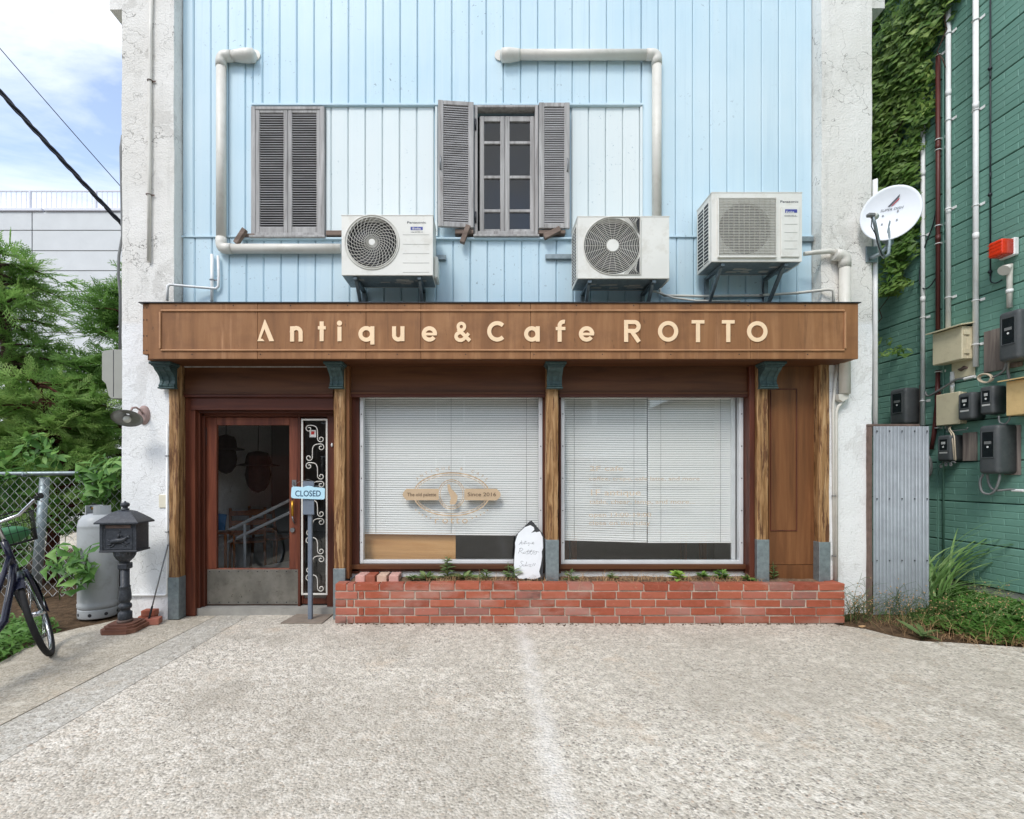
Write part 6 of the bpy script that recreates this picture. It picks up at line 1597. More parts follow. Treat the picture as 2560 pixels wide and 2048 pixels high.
for z_, f in ((.0, .82), (.07, .88), (.14, .94), (.21, 1.0)):
    r_ = .0045 if z_ in (.21, 0) else .0025
    bc_.tube([bp(-.13 * f, -.17 * f, z_), bp(.13 * f, -.17 * f, z_), bp(.13 * f, .17 * f, z_), bp(-.13 * f, .17 * f, z_)], r_, 5, closed=True)
for k in range(9):
    y_ = -.17 + .34 * k / 8
    for sx in (-1, 1): bc_.tube([bp(.13 * .82 * sx, y_ * .82, 0), bp(.13 * sx, y_, .21)], .002, 4)
for k in range(7):
    x_ = -.13 + .26 * k / 6
    for sy in (-1, 1): bc_.tube([bp(x_ * .82, .17 * .82 * sy, 0), bp(x_, .17 * sy, .21)], .002, 4)
    bc_.tube([bp(x_ * .82, -.14, 0), bp(x_ * .82, .14, 0)], .002, 4)
bc_.xf(ST); Bk(bc_, 'basket', 'rubber')
md = MB()
for s0 in range(2):
    pts = [(WB - .07 + (WR + .035) * math.cos(a), WR + (WR + .035) * .94 * math.sin(a)) for a in [math.radians(-5 + 12 * k) for k in range(13)]]
    break
vs_ = []
for x_, z_ in pts:
    for y_ in (-.03, -.018, .018, .03): vs_.append((x_, y_, z_ + (.0 if abs(y_) < .02 else -.014)))
md.add(vs_, [(4 * i + k, 4 * i + k + 1, 4 * i + 5 + k, 4 * i + 4 + k) for i in range(len(pts) - 1) for k in range(3)], True).xf(ST); Bk(md, 'mudguard', 'bike_navy')
ms = MB()
for s in (1, -1): ms.tube([(WB - .07, .05 * s, WR), (WB - .07 + (WR + .03) * math.cos(.35), .03 * s, WR + (WR + .03) * .94 * math.sin(.35))], .003, 5)
ms.xf(ST); Bk(ms, 'mudguard_stay', 'chrome')
Bk(MB().tube([(0, .06, WR), (-.04, .14, .02)], .010, 8), 'kickstand', 'chrome')
Bk(MB().tube([(.42, -.06, .27), (.42, .06, .27)], .03, 12), 'crank_axle', 'chrome')
tbg = thing('green_bag', 'green and white bag lying in the bicycle basket', 'bag', (0, 0, 0))
bgm = MB(); bgm.sphere((0, 0, .07), .09, 16, (.95, 1.4, .7))
bgm.v = [(p[0] + mnoise.noise(Vector(p) * 14) * .012, p[1] + mnoise.noise(Vector(p) * 11) * .012, p[2]) for p in bgm.v]
Mw = Matrix.Translation(root_loc) @ Rb @ ST @ Matrix.Translation(bo)
tbg.matrix_world = Mw
bgm.build('bag_body', 'bag_green', tbg, local=True)

# ------------------------------------------------------------------ chain-link fence
YF = 5.25
fence = thing('chain_link_fence', 'rusty chain-link fence with pipe rail beyond the bicycle', 'fence', (-4.7, YF, 0))
zr = Z(1186, YF)
MB().tube([(-8.5, YF, zr - .01), (-5.5, YF, zr), (-3.28, YF, zr + .02)], .024, 10).build('top_rail', 'fence_pipe' if 'fence_pipe' in M else 'galv', fence)
for px in (20, 62, 205): 
    x = X(px, YF); MB().tube([(x - .012, YF, zr), (x + .012, YF, zr)], .03, 10).build('rail_clip', 'galv', fence)
MB().tube([(X(86, YF + .05), YF + .05, -.1), (X(112, YF + .05), YF + .05, zr - .03)], .045, 12).build('post', 'galv', fence)
MB().tube([(-6.6, YF + .03, -.1), (-6.6, YF + .03, zr)], .03, 10).build('post', 'galv', fence)
wm = MB(); cw = .10; x0, x1 = -6.8, -3.3; z1 = zr - .03
nx = int((x1 - x0) / cw * 2)
for k in range(nx):
    for s in ((1,) if k % 2 else (-1,)):
        pts = []; x = x0 + cw * .5 * k; z = z1; j = 0
        while z > 0.0:
            pts.append((x + (cw * .5 if (j % 2 == 0) else 0) * s + (cw * .5 if s < 0 else 0), YF + (.004 if j % 2 else -.004) * s, z)); z -= cw * .5; j += 1
        wm.tube(pts, .0024, 3, caps=False)
wm.build('wire_mesh', 'aluminium', fence)['kind'] = 'stuff'

# ------------------------------------------------------------------ power cables
def cable(label, a, b, r, twist=False, sag=.05):
    a, b = Vector(a), Vector(b); t = thing('power_cable', label, 'cable', b, group='overhead cables at the left')
    d = b - a; n = 60; side = d.cross(Vector((0, 0, 1))).normalized(); upn = side.cross(d).normalized()
    for s in range(3 if twist else 1):
        pts = []
        for k in range(n + 1):
            u = k / n; p = a + d * u - Vector((0, 0, sag * 4 * u * (1 - u)))
            if twist: ph = 2 * math.pi * (u * d.length / .55 + s / 3); p = p + (side * math.cos(ph) + upn * math.sin(ph)) * r * 1.3
            pts.append(p)
        MB().tube(pts, r, 6).build('strand', 'cable_black', t)
pa, pb = P(0, 205, 4.6), P(306, 562, 5.2)
cable('thick twisted black service cable slanting down to the left pier', pa + (pa - pb) * 3, pb, .011, True, .12)
pa, pb = P(0, 101, 4.6), P(306, 471, 5.2)
cable('thin single overhead wire above the twisted cable', pa + (pa - pb) * 3, pb, .004, False, .1)

# ------------------------------------------------------------------ grey building far behind
YG = 25.0
apt = thing('panel_building', 'pale grey panelled building with roof railing behind the trees', 'building', (-22, YG, 0))
gx0, gx1 = -32.0, X(420, YG)
MB().box(gx0, gx1, YG + .06, YG + 9, -.1, Z(525, YG)).build('wall_core', 'cable_grey', apt)
vcuts = [gx0, X(-170, YG), X(80, YG), gx1]; zs = [Z(530, YG), Z(576, YG), Z(627, YG), Z(677, YG), Z(729, YG)]
while zs[-1] > .3: zs.append(max(0, zs[-1] - 1.03))
for i in range(len(vcuts) - 1):
    for k in range(len(zs) - 1):
        x0, x1 = vcuts[i] + .025, vcuts[i + 1] - .025
        if i == 1 and k in (3, 4): x1 = X(0, YG) if False else x1
        MB().box(x0, x1, YG, YG + .055, zs[k + 1] + .02, zs[k] - .02, .008).build('wall_panel', 'house_grey', apt)
wn_ = MB().box(X(-60, YG), X(28, YG), YG - .02, YG - .001, Z(752, YG), Z(680, YG)).build('window', 'tin_dark', apt)
MB().box(X(-58, YG), X(22, YG), YG - .03, YG - .021, Z(750, YG), Z(686, YG)).build('pane', 'meter_glass', wn_)
MB().box(gx0, X(108, YG), YG - .1, YG + .5, Z(530, YG) + .02, Z(522, YG), .02).build('parapet', 'rail_white', apt)
MB().box(X(113, YG), gx1, YG - .1, YG + .5, Z(530, YG) + .02, Z(522, YG), .02).build('parapet', 'rail_white', apt)
MB().box(gx0, gx1, YG + .08, YG + .14, Z(477, YG), Z(473, YG), .01).build('top_rail', 'rail_white', apt)
MB().box(gx0, gx1, YG + .09, YG + .13, Z(521, YG), Z(519, YG)).build('bottom_rail', 'rail_white', apt)
for px in (-95, 71, 236, 401): MB().box(X(px, YG) - .05, X(px, YG) + .05, YG + .05, YG + .15, Z(523, YG), Z(475, YG), .01).build('rail_post', 'rail_white', apt)
bl_ = None
for k in range(42):
    px = -130 + 12.7 * k
    mb = MB().box(X(px, YG) - .018, X(px, YG) + .018, YG + .10, YG + .12, Z(520, YG), Z(476, YG)); mb.build('baluster', 'rail_white', apt)
# parked car glimpsed through the fence
car = thing('parked_car', 'pale parked car glimpsed through the leaves above the fence', 'car', (X(150, 12), 12.5, -.06))
def K(mb, n, m, par=car): return mb.build(n, m, par, local=True)
body = [(-2.0, .35), (-2.05, .75), (-1.9, .95), (-1.2, 1.05), (-.7, 1.5), (.9, 1.52), (1.5, 1.1), (2.0, .95), (2.1, .6), (2.05, .35)]
cb = K(MB().prism(body, -.8, .8, 'y'), 'body', 'car_white')
K(MB().prism([(-1.1, 1.07), (-.66, 1.44), (.0, 1.45), (.0, 1.07)], -.812, -.802, 'y'), 'window', 'car_glass'); K(MB().prism([(.06, 1.07), (.06, 1.45), (.85, 1.44), (1.3, 1.1)], -.812, -.802, 'y'), 'window', 'car_glass')
for x_ in (-1.3, 1.3):
    for y_ in (-.72, .72):
        wv = K(MB().tube([(x_, y_ - .1, .31), (x_, y_ + .1, .31)], .31, 20), 'wheel', 'rubber'); K(MB().tube([(x_, y_ - .11, .31), (x_, y_ + .11, .31)], .19, 16), 'rim', 'chrome', wv)
K(MB().box(2.0, 2.08, -.7, -.4, .68, .82, .02), 'headlight', 'bulb'); K(MB().box(2.0, 2.08, .4, .7, .68, .82, .02), 'headlight', 'bulb')

# ------------------------------------------------------------------ houses across the road (mirrored in the panes)
def house(x0, x1, y0, y1, h, ridge, label, wallm, roofm):
    t = thing('house', label, 'house', ((x0 + x1) / 2, (y0 + y1) / 2, -.02), group='houses across the road mirrored in the glass')
    MB().box(x0, x1, y0, y1, -.05, h).build('wall', wallm, t)
    xm = (x0 + x1) / 2
    MB().prism([(x0 - .4, h - .02), (x1 + .4, h - .02), (xm, h + ridge)], y0 - .4, y1 + .4, 'y').build('roof', roofm, t)
    for fx in (.2, .55, .8):
        for z_ in (.9, 3.4):
            if z_ + 1.2 > h: continue
            x = x0 + (x1 - x0) * fx; w = MB().box(x - .6, x + .6, y1 + .001, y1 + .05, z_, z_ + 1.2, .01).build('window', 'aluminium', t); MB().box(x - .54, x + .54, y1 + .051, y1 + .06, z_ + .06, z_ + 1.14).build('pane', 'meter_glass', w)
    MB().box(x0 + (x1 - x0) * .36, x0 + (x1 - x0) * .46, y1 + .001, y1 + .04, 0, 2.1, .01).build('door', 'door_wood', t)
house(-16.5, 2.3, -20, -11, 6.4, 2.6, 'unseen house made dark and wide to dim reflections in the door and left shop window', 'reflection_dark_wall', 'roof_tile')  # unseen, darkened and enlarged so the door and left window mirror little light
house(3.2, 7.0, -19, -12, 5.6, 1.4, 'white gabled house mirrored in the right shop window', 'white_paint', 'roof_tile')
house(9.5, 18, -22, -13, 5.0, 2.0, 'cream house mirrored at the edge of the right window', 'beige_box', 'roof_tile')

# ------------------------------------------------------------------ inside the shop, seen through the door
def Pt(px, py, Y): return P(px, py, Y)
YI = 7.2
ip = MB().box(-3.09, 3.29, YI, YI + .08, .05, 2.61).build('partition_wall', 'room_wall', cafe)
for px in (582, 603):
    MB().tube([(X(px, YI - .06), YI - .06, .05), (X(px, YI - .06), YI - .06, 2.6)], .04, 12).build('wall_pipe', 'white_paint', cafe)
hr = thing('stair_handrail', 'pair of sloping steel handrails inside the glass door', 'handrail', P(545, 1440, 5.7))
MB().tube([P(520, 1360, 5.7), P(560, 1332, 5.7), P(740, 1243, 5.7), P(800, 1213, 5.7)], .018, 10).build('rail', 'aluminium', hr); MB().tube([P(520, 1388, 5.7), P(560, 1361, 5.7), P(740, 1274, 5.7), P(800, 1243, 5.7)], .018, 10).build('rail', 'aluminium', hr)
for px in (543, 612): MB().tube([P(px, 1345 if px < 600 else 1310, 5.7), (X(px, 5.7), 5.7, .05)], .016, 8).build('post', 'aluminium', hr)
def chair(c, ang, label):
    t = thing('wooden_chair', label, 'chair', c, (0, 0, math.radians(ang)), 'wooden chairs inside the door')
    MB().box(-.21, .21, -.2, .2, .42, .45, .008).build('seat', 'chair_wood', t, local=True)
    for x_ in (-.19, .19):
        MB().tube([(x_, -.18, .42), (x_ * 1.08, -.2, 0)], .017, 8).build('leg', 'chair_wood', t, local=True); MB().tube([(x_ * 1.05, .22, 0), (x_, .18, .44), (x_, .25, .86)], .018, 8).build('leg', 'chair_wood', t, local=True)
    for z_ in (.56, .68, .8): MB().box(-.19, .19, .2 + (z_ - .44) * .16, .22 + (z_ - .44) * .16, z_ - .03, z_ + .03, .004).build('back_slat', 'chair_wood', t, local=True)
chair((X(620, 6.3), 6.3, .046), 205, 'wooden chair seen through the door glass behind the handrail')
chair((X(680, 6.5), 6.6, .046), 160, 'second wooden chair seen through the door glass, further right')
cs = MB().box(-.28, .28, -.22, .22, 0, .09, .03).build('seat_cushion', 'cushion'); cs.location = P(690, 1420, 5.95); cs.rotation_euler = (.2, -.15, .3); tag(cs, 'pale seat cushion lying low inside the door', 'cushion')
cs.location.z = .10
def hat(c, r, label):
    t = thing('hanging_hat', label, 'hat', c, group='black hats hanging inside the door')
    MB().lathe([(r, 0), (r * 1.02, .01), (r * .6, .03), (r * .55, .10), (r * .45, .15), (r * .1, .17)], (0, 0, 0), 20).build('crown', 'hat_black', t, local=True)
    MB().tube([(0, 0, .16), (0, .02, .5)], .004, 5).build('cord', 'hat_black', t, local=True)
    MB().sphere((0, 0, -.1), r * .6, 12, (1, 1, 1.5)).build('stand_head', 'hat_black', t, local=True)
hat(P(565, 1125, 5.6), .19, 'black hat on a dark head form at the left inside the door'); hat(P(645, 1165, 5.7), .23, 'black hat on a dark head form in the middle of the door glass')
bkk = MB().box(-.05, .05, -.015, .015, 0, .17, .003).build('blue_book', 'book_blue'); bkk.location = P(549, 1325, 5.3); bkk.location.z = Z(1325, 5.3); bkk.rotation_euler = (0, .12, .2); tag(bkk, 'blue book propped at the left edge of the door glass', 'book')
shf = thing('interior_shelf', 'low wooden shelf just inside the door under the blue book', 'shelf', (X(545, 5.3), 5.3, .046))
MB().box(X(535, 5.2), X(566, 5.2), 5.2, 5.42, Z(1328, 5.3) - .025, Z(1328, 5.3) - .003, .003).build('board', 'chair_wood', shf)
for yy in (5.22, 5.40): MB().box(X(537, 5.2), X(541, 5.2), yy - .012, yy + .012, .046, Z(1328, 5.3) - .026).build('leg', 'chair_wood', shf); MB().box(X(559, 5.2), X(563, 5.2), yy - .012, yy + .012, .046, Z(1328, 5.3) - .026).build('leg', 'chair_wood', shf)
# furniture glimpsed under the blinds
tb = thing('shop_table', 'dark table glimpsed under the blind of the right window', 'table', (1.6, 5.8, .046))
MB().box(.9, 2.5, 5.5, 6.2, .66, .70, .005).build('table_top', 'chair_wood', tb)
for x_ in (.98, 2.42):
    for y_ in (5.58, 6.12): MB().box(x_ - .03, x_ + .03, y_ - .03, y_ + .03, .046, .66).build('leg', 'chair_wood', tb)
# ------------------------------------------------------------------ plants
def leaf_lobed(n_lobes=5, w=1.0):
    """a vine leaf: lobed outline fanned from the stalk, folded along the midrib and drooping"""
    out = []
    tips = {5: [(-.55, -.05), (-.78, .40), (0, 1.0), (.78, .40), (.55, -.05)], 3: [(-.52, .32), (0, 1.0), (.52, .32)]}[n_lobes]
    notch = {5: [(-.60, .16), (-.44, .62), (.44, .62), (.60, .16)], 3: [(-.24, .55), (.24, .55)]}[n_lobes]
    pts = [(-.12, -.10)]
    for i, t_ in enumerate(tips):
        pts.append(t_)
        if i < len(notch): pts.append(notch[i])
    pts.append((.12, -.10))
    z = lambda x, y: -.28 * abs(x) ** 1.3 - .22 * y * y
    vs = [(0, 0, 0), (0, .5, z(0, .5))] + [(x * w, y, z(x, y)) for x, y in pts]
    fs = []
    n = len(pts)
    for i in range(n - 1):
        c = 1 if .3 < (pts[i][1] + pts[i + 1][1]) / 2 else 0
        fs.append((c, i + 3, i + 2))
    fs.append((0, 1, 2 + n // 2 + 0)); fs = [f for f in fs if len(set(f)) == 3]
    return vs, fs
def leaf_oval(w=.4, droop=.3, n=4):
    vs = []; fs = []
    for k in range(n + 1):
        u = k / n; ww = w * math.sin(math.pi * (.08 + .9 * u)) * .5; z = -droop * u * u
        vs += [(-ww, u, z - .0), (0, u, z - ww * .35), (ww, u, z)]
    for k in range(n): a = 3 * k; fs += [(a, a + 1, a + 4, a + 3), (a + 1, a + 2, a + 5, a + 4)]
    return vs, fs
def basis(d, nrm):
    d = d.normalized(); nrm = (nrm - d * nrm.dot(d)).normalized(); x = d.cross(nrm)
    return Matrix((x, d, nrm)).transposed().to_4x4()
def place(p, d, nrm, s): return Matrix.Translation(p) @ basis(Vector(d), Vector(nrm)) @ Matrix.Diagonal((s, s, s, 1))
def mesh_of(name, vs, fs, m):
    me = bpy.data.meshes.new(name); me.from_pydata(vs, [], fs); me.materials.append(M[m]); me.polygons.foreach_set('use_smooth', [True] * len(fs)); me.update(); return me

def inside(px, py, poly):
    c = False; j = len(poly) - 1
    for i in range(len(poly)):
        if (poly[i][1] > py) != (poly[j][1] > py) and px < (poly[j][0] - poly[i][0]) * (py - poly[i][1]) / (poly[j][1] - poly[i][1]) + poly[i][0]: c = not c
        j = i
    return c
# ivy over the far part of the green wall
ivy = thing('ivy', 'boston ivy covering the far end of the green wall above the alley', 'ivy', WP(2250, 720))
R = random.Random(11)
zones = [([(2120, -120), (2440, -120), (2395, 20), (2370, 55), (2345, 125), (2340, 300), (2322, 320), (2312, 400), (2310, 470), (2225, 470), (2190, 480), (2160, 480), (2160, 60)], 2300),
         ([(2180, 470), (2312, 470), (2314, 560), (2305, 610), (2290, 640), (2270, 690), (2290, 700), (2280, 720), (2215, 735), (2180, 740)], 460),
         ([(2190, 840), (2215, 825), (2250, 845), (2255, 862), (2300, 858), (2305, 868), (2260, 885), (2215, 892), (2190, 890)], 70),
         ([(2345, 375), (2372, 372), (2372, 392), (2345, 390)], 8), ([(2325, 395), (2342, 385), (2340, 415), (2325, 420)], 8)]
lv = leaf_lobed(5, .85); items = []
for poly, cnt in zones:
    xs = [p[0] for p in poly]; ys = [p[1] for p in poly]; got = 0; tries = 0
    while got < cnt and tries < cnt * 60:
        tries += 1
        # sample evenly on the wall itself, then keep what falls in the grown-over area
        Yw = 4.75 + R.random() * 4.2; z = 1.9 + R.random() * 5.2; Xw = 4.8328 - .052 * Yw
        px = CX + F * Xw / Yw; py = CY - F * (z - H) / Yw
        if not inside(px, py, poly): continue
        hole = mnoise.noise(Vector((Yw * 1.3, z * 1.3, 4.0)))
        if hole < -.16 and R.random() < .85: continue
        o = R.uniform(.03, .20) + .05 * mnoise.noise(Vector((Yw * 2, z * 2, 0)))
        p = Vector((Xw, Yw, z)) + WN * max(.02, o)
        d = Vector((R.uniform(-.8, .2), R.uniform(-1.1, .9), -R.uniform(.5, 1.1))); nr = Vector((-1, R.uniform(-1.1, .2), R.uniform(.1, 1.3)))
        items.append((p, place(p, d, nr, R.uniform(.06, .115)))); got += 1
items.sort(key=lambda it: it[0].y)
me = mesh_of('leaf', *lv, 'ivy_leaf'); rest = MB(); off = ivy.location
for k, (p, M4) in enumerate(items):
    if k < 290:
        o = bpy.data.objects.new('leaf', me); C.objects.link(o); o.parent = ivy; o.matrix_basis = Matrix.Translation(-off) @ M4
    else: rest.add([M4 @ Vector(v) for v in lv[0]], lv[1], True)
rest.build('far_leaves', 'ivy_leaf', ivy)['kind'] = 'stuff'
stm = MB()
for k in range(26):
    a = R.choice(items)[0]; pts = [a + Vector((.06, 0, 0))]
    for q in range(7): pts.append(pts[-1] + Vector((R.uniform(-.02, .02), R.uniform(-.08, .12), -R.uniform(.06, .14))))
    stm.tube(pts, .006, 4)
stm.build('stems', 'bark', ivy)

# conifers behind the fence
def spray(mb, p, d, L_, up, R):
    """one flat, feathery fan of scale-leaf twigs"""
    d = d.normalized(); s = d.cross(up)
    if s.length < .05: s = Vector((1, 0, 0))
    s.normalize(); n = 7
    def sl(a, b, w):
        e = (b - a); t = e.cross(up).normalized() * w if e.cross(up).length > 1e-4 else s * w
        mb.add([a - t, a + t, b], [(0, 1, 2)])
    tip = p + d * L_ + Vector((0, 0, -.16 * L_)); sl(p, tip, L_ * .022)
    for k in range(1, n):
        u = k / n; c = p + (tip - p) * u; l = L_ * .52 * (1 - u * .75)
        for sg in (1, -1):
            q = (d * .85 + s * sg * .75 + Vector((0, 0, R.uniform(-.35, .15)))).normalized()
            e = c + q * l * R.uniform(.7, 1.1); sl(c, e, l * .05 + .0025)
            for m_ in (.4, .7):
                c2 = c + (e - c) * m_
                for g2 in (1, -1):
                    q2 = (q * .8 + d.cross(Vector((0, 0, 1))) * 0 + s * g2 * .5 + d * .35 + Vector((0, 0, R.uniform(-.3, .1)))).normalized()
                    sl(c2, c2 + q2 * l * .38, l * .045 + .002)
def conifer(name, label, base, top_z, lean, spread, n_limb, seed, zlow, trunk_m, tr=.16, keep=None):
    R = random.Random(seed); t = thing(name, label, 'tree', base, group='conifers behind the fence')
    base = Vector(base); tk = [base + Vector((lean * ((z / top_z) ** 1.5), 0.1 * math.sin(z), z)) for z in [top_z * k / 10 for k in range(11)]]
    MB().tube([p + Vector((R.uniform(-.03, .03), R.uniform(-.03, .03), 0)) for p in tk], [tr * (1 - .085 * k) for k in range(11)], 12).build('trunk', trunk_m, t)
    br = MB(); cr = MB()
    for i in range(n_limb):
        u = zlow + (1 - zlow) * R.random() ** .9; idx = min(9, int(u * 10)); p0 = tk[idx] + (tk[idx + 1] - tk[idx]) * (u * 10 - idx)
        a = R.uniform(0, 2 * math.pi); ln = spread * (1.15 - .75 * u) * R.uniform(.55, 1.1)
        d = Vector((math.cos(a), math.sin(a) * .8, R.uniform(-.1, .4))); pts = [p0]
        for q in range(5): pts.append(pts[-1] + d * ln / 5 + Vector((R.uniform(-.05, .05), R.uniform(-.05, .05), -.02 * q + .01)))
        br.tube(pts, [.03 * (1 - .17 * q) for q in range(6)], 5)
        for q in range(2, 6):
            for m_ in range(R.randint(5, 8)):
                pp = pts[q] + Vector((R.uniform(-.12, .12), R.uniform(-.12, .12), R.uniform(-.06, .06)))
                dd = d * .8 + Vector((R.uniform(-.8, .8), R.uniform(-.8, .8), R.uniform(-.5, .7)))
                spray(cr, pp, dd, R.uniform(.18, .38), Vector((R.uniform(-1.1, 1.1), R.uniform(-1.3, .5), 1)), R)
    br.build('limbs', trunk_m, t); cr.build('crown', 'cypress', t)
    return t
conifer('conifer_tree', 'conifer with thick dark trunk at the left edge behind the fence', (-6.55, 6.9, -.05), 4.4, -.1, 1.5, 110, 3, .12, 'bark', .17)
conifer('conifer_tree', 'red-barked conifer leaning beside the left pier behind the fence', (-5.15, 7.1, -.05), 4.2, .35, 1.35, 110, 8, .12, 'red_bark', .12)
conifer('conifer_tree', 'low spreading young conifer just above the fence rail', (-5.4, 6.2, -.05), 2.5, -.2, 1.3, 80, 15, .25, 'red_bark', .08)

# broad-leaved vines and seedlings round the fence
lv5 = leaf_lobed(5, 1.0); me5 = mesh_of('leaf', *lv5, 'vine_leaf'); ov = leaf_oval(.5, .25); meo = mesh_of('leaf', *ov, 'vine_leaf')
def leafy(name, label, cat, base, spots, mesh, seed, stem=True, group=None, r=.004, stem_m='vine_leaf'):
    R = random.Random(seed); t = thing(name, label, cat, base, group=group); b = Vector(base)
    for p, s in spots:
        d = Vector((R.uniform(-.9, .9), R.uniform(-.8, .3), R.uniform(-.7, .15))); nr = Vector((R.uniform(-.4, .4), -R.uniform(.4, 1.2), R.uniform(.5, 1.2)))
        o = bpy.data.objects.new('leaf', mesh); C.objects.link(o); o.parent = t; o.matrix_basis = Matrix.Translation(-b) @ place(p, d, nr, s)
    if stem:
        ps = sorted([p for p, s in spots], key=lambda q: (q - b).length); st_ = MB(); last = b
        for k, p in enumerate(ps):
            q = min([b] + ps[:k], key=lambda w: (w - p).length) if k else b
            st_.tube([q, (q + p) / 2 + Vector((0, 0, .02)), p], r, 5)
        st_.build('stems', stem_m, t)
    return t
def scatter(poly, n, Y, dY, s0, s1, seed):
    R = random.Random(seed); out = []; xs = [p[0] for p in poly]; ys = [p[1] for p in poly]
    while len(out) < n:
        px, py = R.uniform(min(xs), max(xs)), R.uniform(min(ys), max(ys))
        if inside(px, py, poly): out.append((P(px, py, Y + R.uniform(-dY, dY)), R.uniform(s0, s1)))
    return out
leafy('vine', 'grape vine with large lobed leaves sprawling from the fence over the gas cylinder', 'vine', P(150, 1500, 4.75), scatter([(118, 1375), (160, 1360), (200, 1365), (232, 1360), (240, 1380), (215, 1420), (228, 1430), (205, 1460), (150, 1465), (125, 1430)], 26, 4.46, .07, .09, .15, 1), me5, 4)
leafy('vine', 'vine with lobed leaves climbing the fence rail beside the pier', 'vine', P(235, 1330, 5.2), scatter([(195, 1165), (230, 1140), (302, 1140), (302, 1215), (262, 1230), (230, 1225), (215, 1190), (195, 1185)], 34, 5.12, .08, .10, .17, 2), me5, 5)
leafy('vine', 'vine leaves hanging through the lower fence mesh', 'vine', P(215, 1400, 5.2), scatter([(205, 1225), (250, 1215), (262, 1235), (215, 1260), (200, 1245)], 14, 5.15, .05, .09, .13, 3), me5, 6)
leafy('seedling', 'bright green upright seedling above the fence rail', 'plant', P(90, 1200, 5.45), scatter([(80, 1080), (125, 1080), (148, 1110), (145, 1150), (120, 1172), (70, 1165), (52, 1140), (55, 1100)], 46, 5.4, .12, .09, .15, 4), meo, 7)
leafy('vine', 'big-leaved vine at the left edge above the fence rail', 'vine', P(5, 1210, 5.4), scatter([(-40, 1120), (12, 1125), (36, 1155), (30, 1180), (0, 1182), (-40, 1180)], 16, 5.35, .06, .15, .24, 5), me5, 8)
leafy('vine', 'dense vine foliage behind the fence mesh at the left', 'vine', P(40, 1420, 5.6), scatter([(-60, 1195), (80, 1200), (90, 1300), (60, 1400), (-60, 1420)], 60, 5.6, .15, .12, .2, 6), me5, 9)
leafy('vine', 'dark vine foliage behind the mesh right of the fence post', 'vine', P(160, 1420, 5.6), scatter([(120, 1230), (180, 1290), (205, 1300), (180, 1340), (120, 1300)], 10, 5.65, .15, .10, .14, 7), me5, 10)

# ground cover and grasses (nobody could count them)
def cover(name, label, pts, s0, s1, m, mesh_vf, seed, h=.06):
    R = random.Random(seed); mb = MB()
    for p in pts:
        d = Vector((R.uniform(-1, 1), R.uniform(-1, 1), R.uniform(-.2, .5))); nr = Vector((R.uniform(-.6, .6), R.uniform(-.9, .4), 1))
        M4 = place(Vector(p) + Vector((0, 0, R.uniform(.0, h))), d, nr, R.uniform(s0, s1)); mb.add([M4 @ Vector(v) for v in mesh_vf[0]], mesh_vf[1], True)
    o = mb.build(name, m); return tag(o, label, name.replace('_', ' '), kind='stuff')
R = random.Random(5)
def area(poly, n, zf):
    out = []; xs = [p[0] for p in poly]; ys = [p[1] for p in poly]
    while len(out) < n:
        x, y = R.uniform(min(xs), max(xs)), R.uniform(min(ys), max(ys))
        if inside(x, y, poly): out.append((x, y, zf(x, y)))
    return out
small = leaf_oval(.55, .3, 2)
cover('ground_cover', 'low leafy weeds on the soil by the bicycle at the left', area([(-4.6, 2.9), (-3.42, 3.0), (-3.40, 3.5), (-3.52, 3.9), (-3.62, 4.2), (-3.75, 4.35), (-4.6, 4.4)], 1500, lambda x, y: 0), .035, .075, 'cover_leaf', lv5, 1, .09)
cover('ground_cover', 'low creeping weeds along the green wall at the right', area([(3.95, 3.86), (4.7, 3.74), (4.55, 4.8), (4.2, 4.9), (3.8, 4.5), (3.72, 4.2)], 3600, lambda x, y: .0 + .16 * max(0, min(1, (x - 3.75) / .6)) * max(0, min(1, (y - 3.8) / .4))), .03, .06, 'cover_leaf', lv5, 2, .07)
def blades(name, label, roots, l0, l1, w, m, seed, stiff=.5, cat='grass'):
    R = random.Random(seed); mb = MB()
    for p in roots:
        a = R.uniform(0, 2 * math.pi); L_ = R.uniform(l0, l1); b = R.uniform(.2, 1.1) * (1 - stiff) * 2
        dx, dy = math.cos(a), math.sin(a); sx, sy = -dy * w, dx * w; vs_ = []; n = 5
        for k in range(n + 1):
            u = k / n; hx = L_ * b * u * u * .7; z = L_ * (u - .42 * b * u * u); ww = (1 - u) ** .7
            vs_ += [(p[0] + dx * hx - sx * ww, p[1] + dy * hx - sy * ww, p[2] + z), (p[0] + dx * hx + sx * ww, p[1] + dy * hx + sy * ww, p[2] + z)]
        mb.add(vs_, [(2 * k, 2 * k + 1, 2 * k + 3, 2 * k + 2) for k in range(n)], True)
    return tag(mb.build(name, m), label, cat, kind='stuff')
blades('dry_grass', 'dry tangled grass between the planter and the corrugated sheet', area([(3.16, 4.40), (3.5, 4.1), (4.0, 3.95), (4.2, 4.3), (3.9, 4.5), (3.2, 4.52)], 260, lambda x, y: -.01), .10, .40, .0015, 'straw', 3, -.1)
blades('green_grass', 'fine green grass tufts in front of the corrugated sheet', area([(3.17, 4.44), (3.45, 4.3), (3.95, 4.05), (4.4, 3.95), (4.3, 4.5), (3.5, 4.49), (3.2, 4.52)], 520, lambda x, y: 0), .08, .30, .0018, 'grass_blade', 4, .05)
blades('dead_straw', 'brown dead straw lying at the edge of the forecourt on the right', area([(3.5, 4.0), (3.75, 3.86), (4.3, 3.72), (4.35, 3.85), (3.9, 4.05)], 170, lambda x, y: 0), .12, .30, .0014, 'straw', 6, -.7)
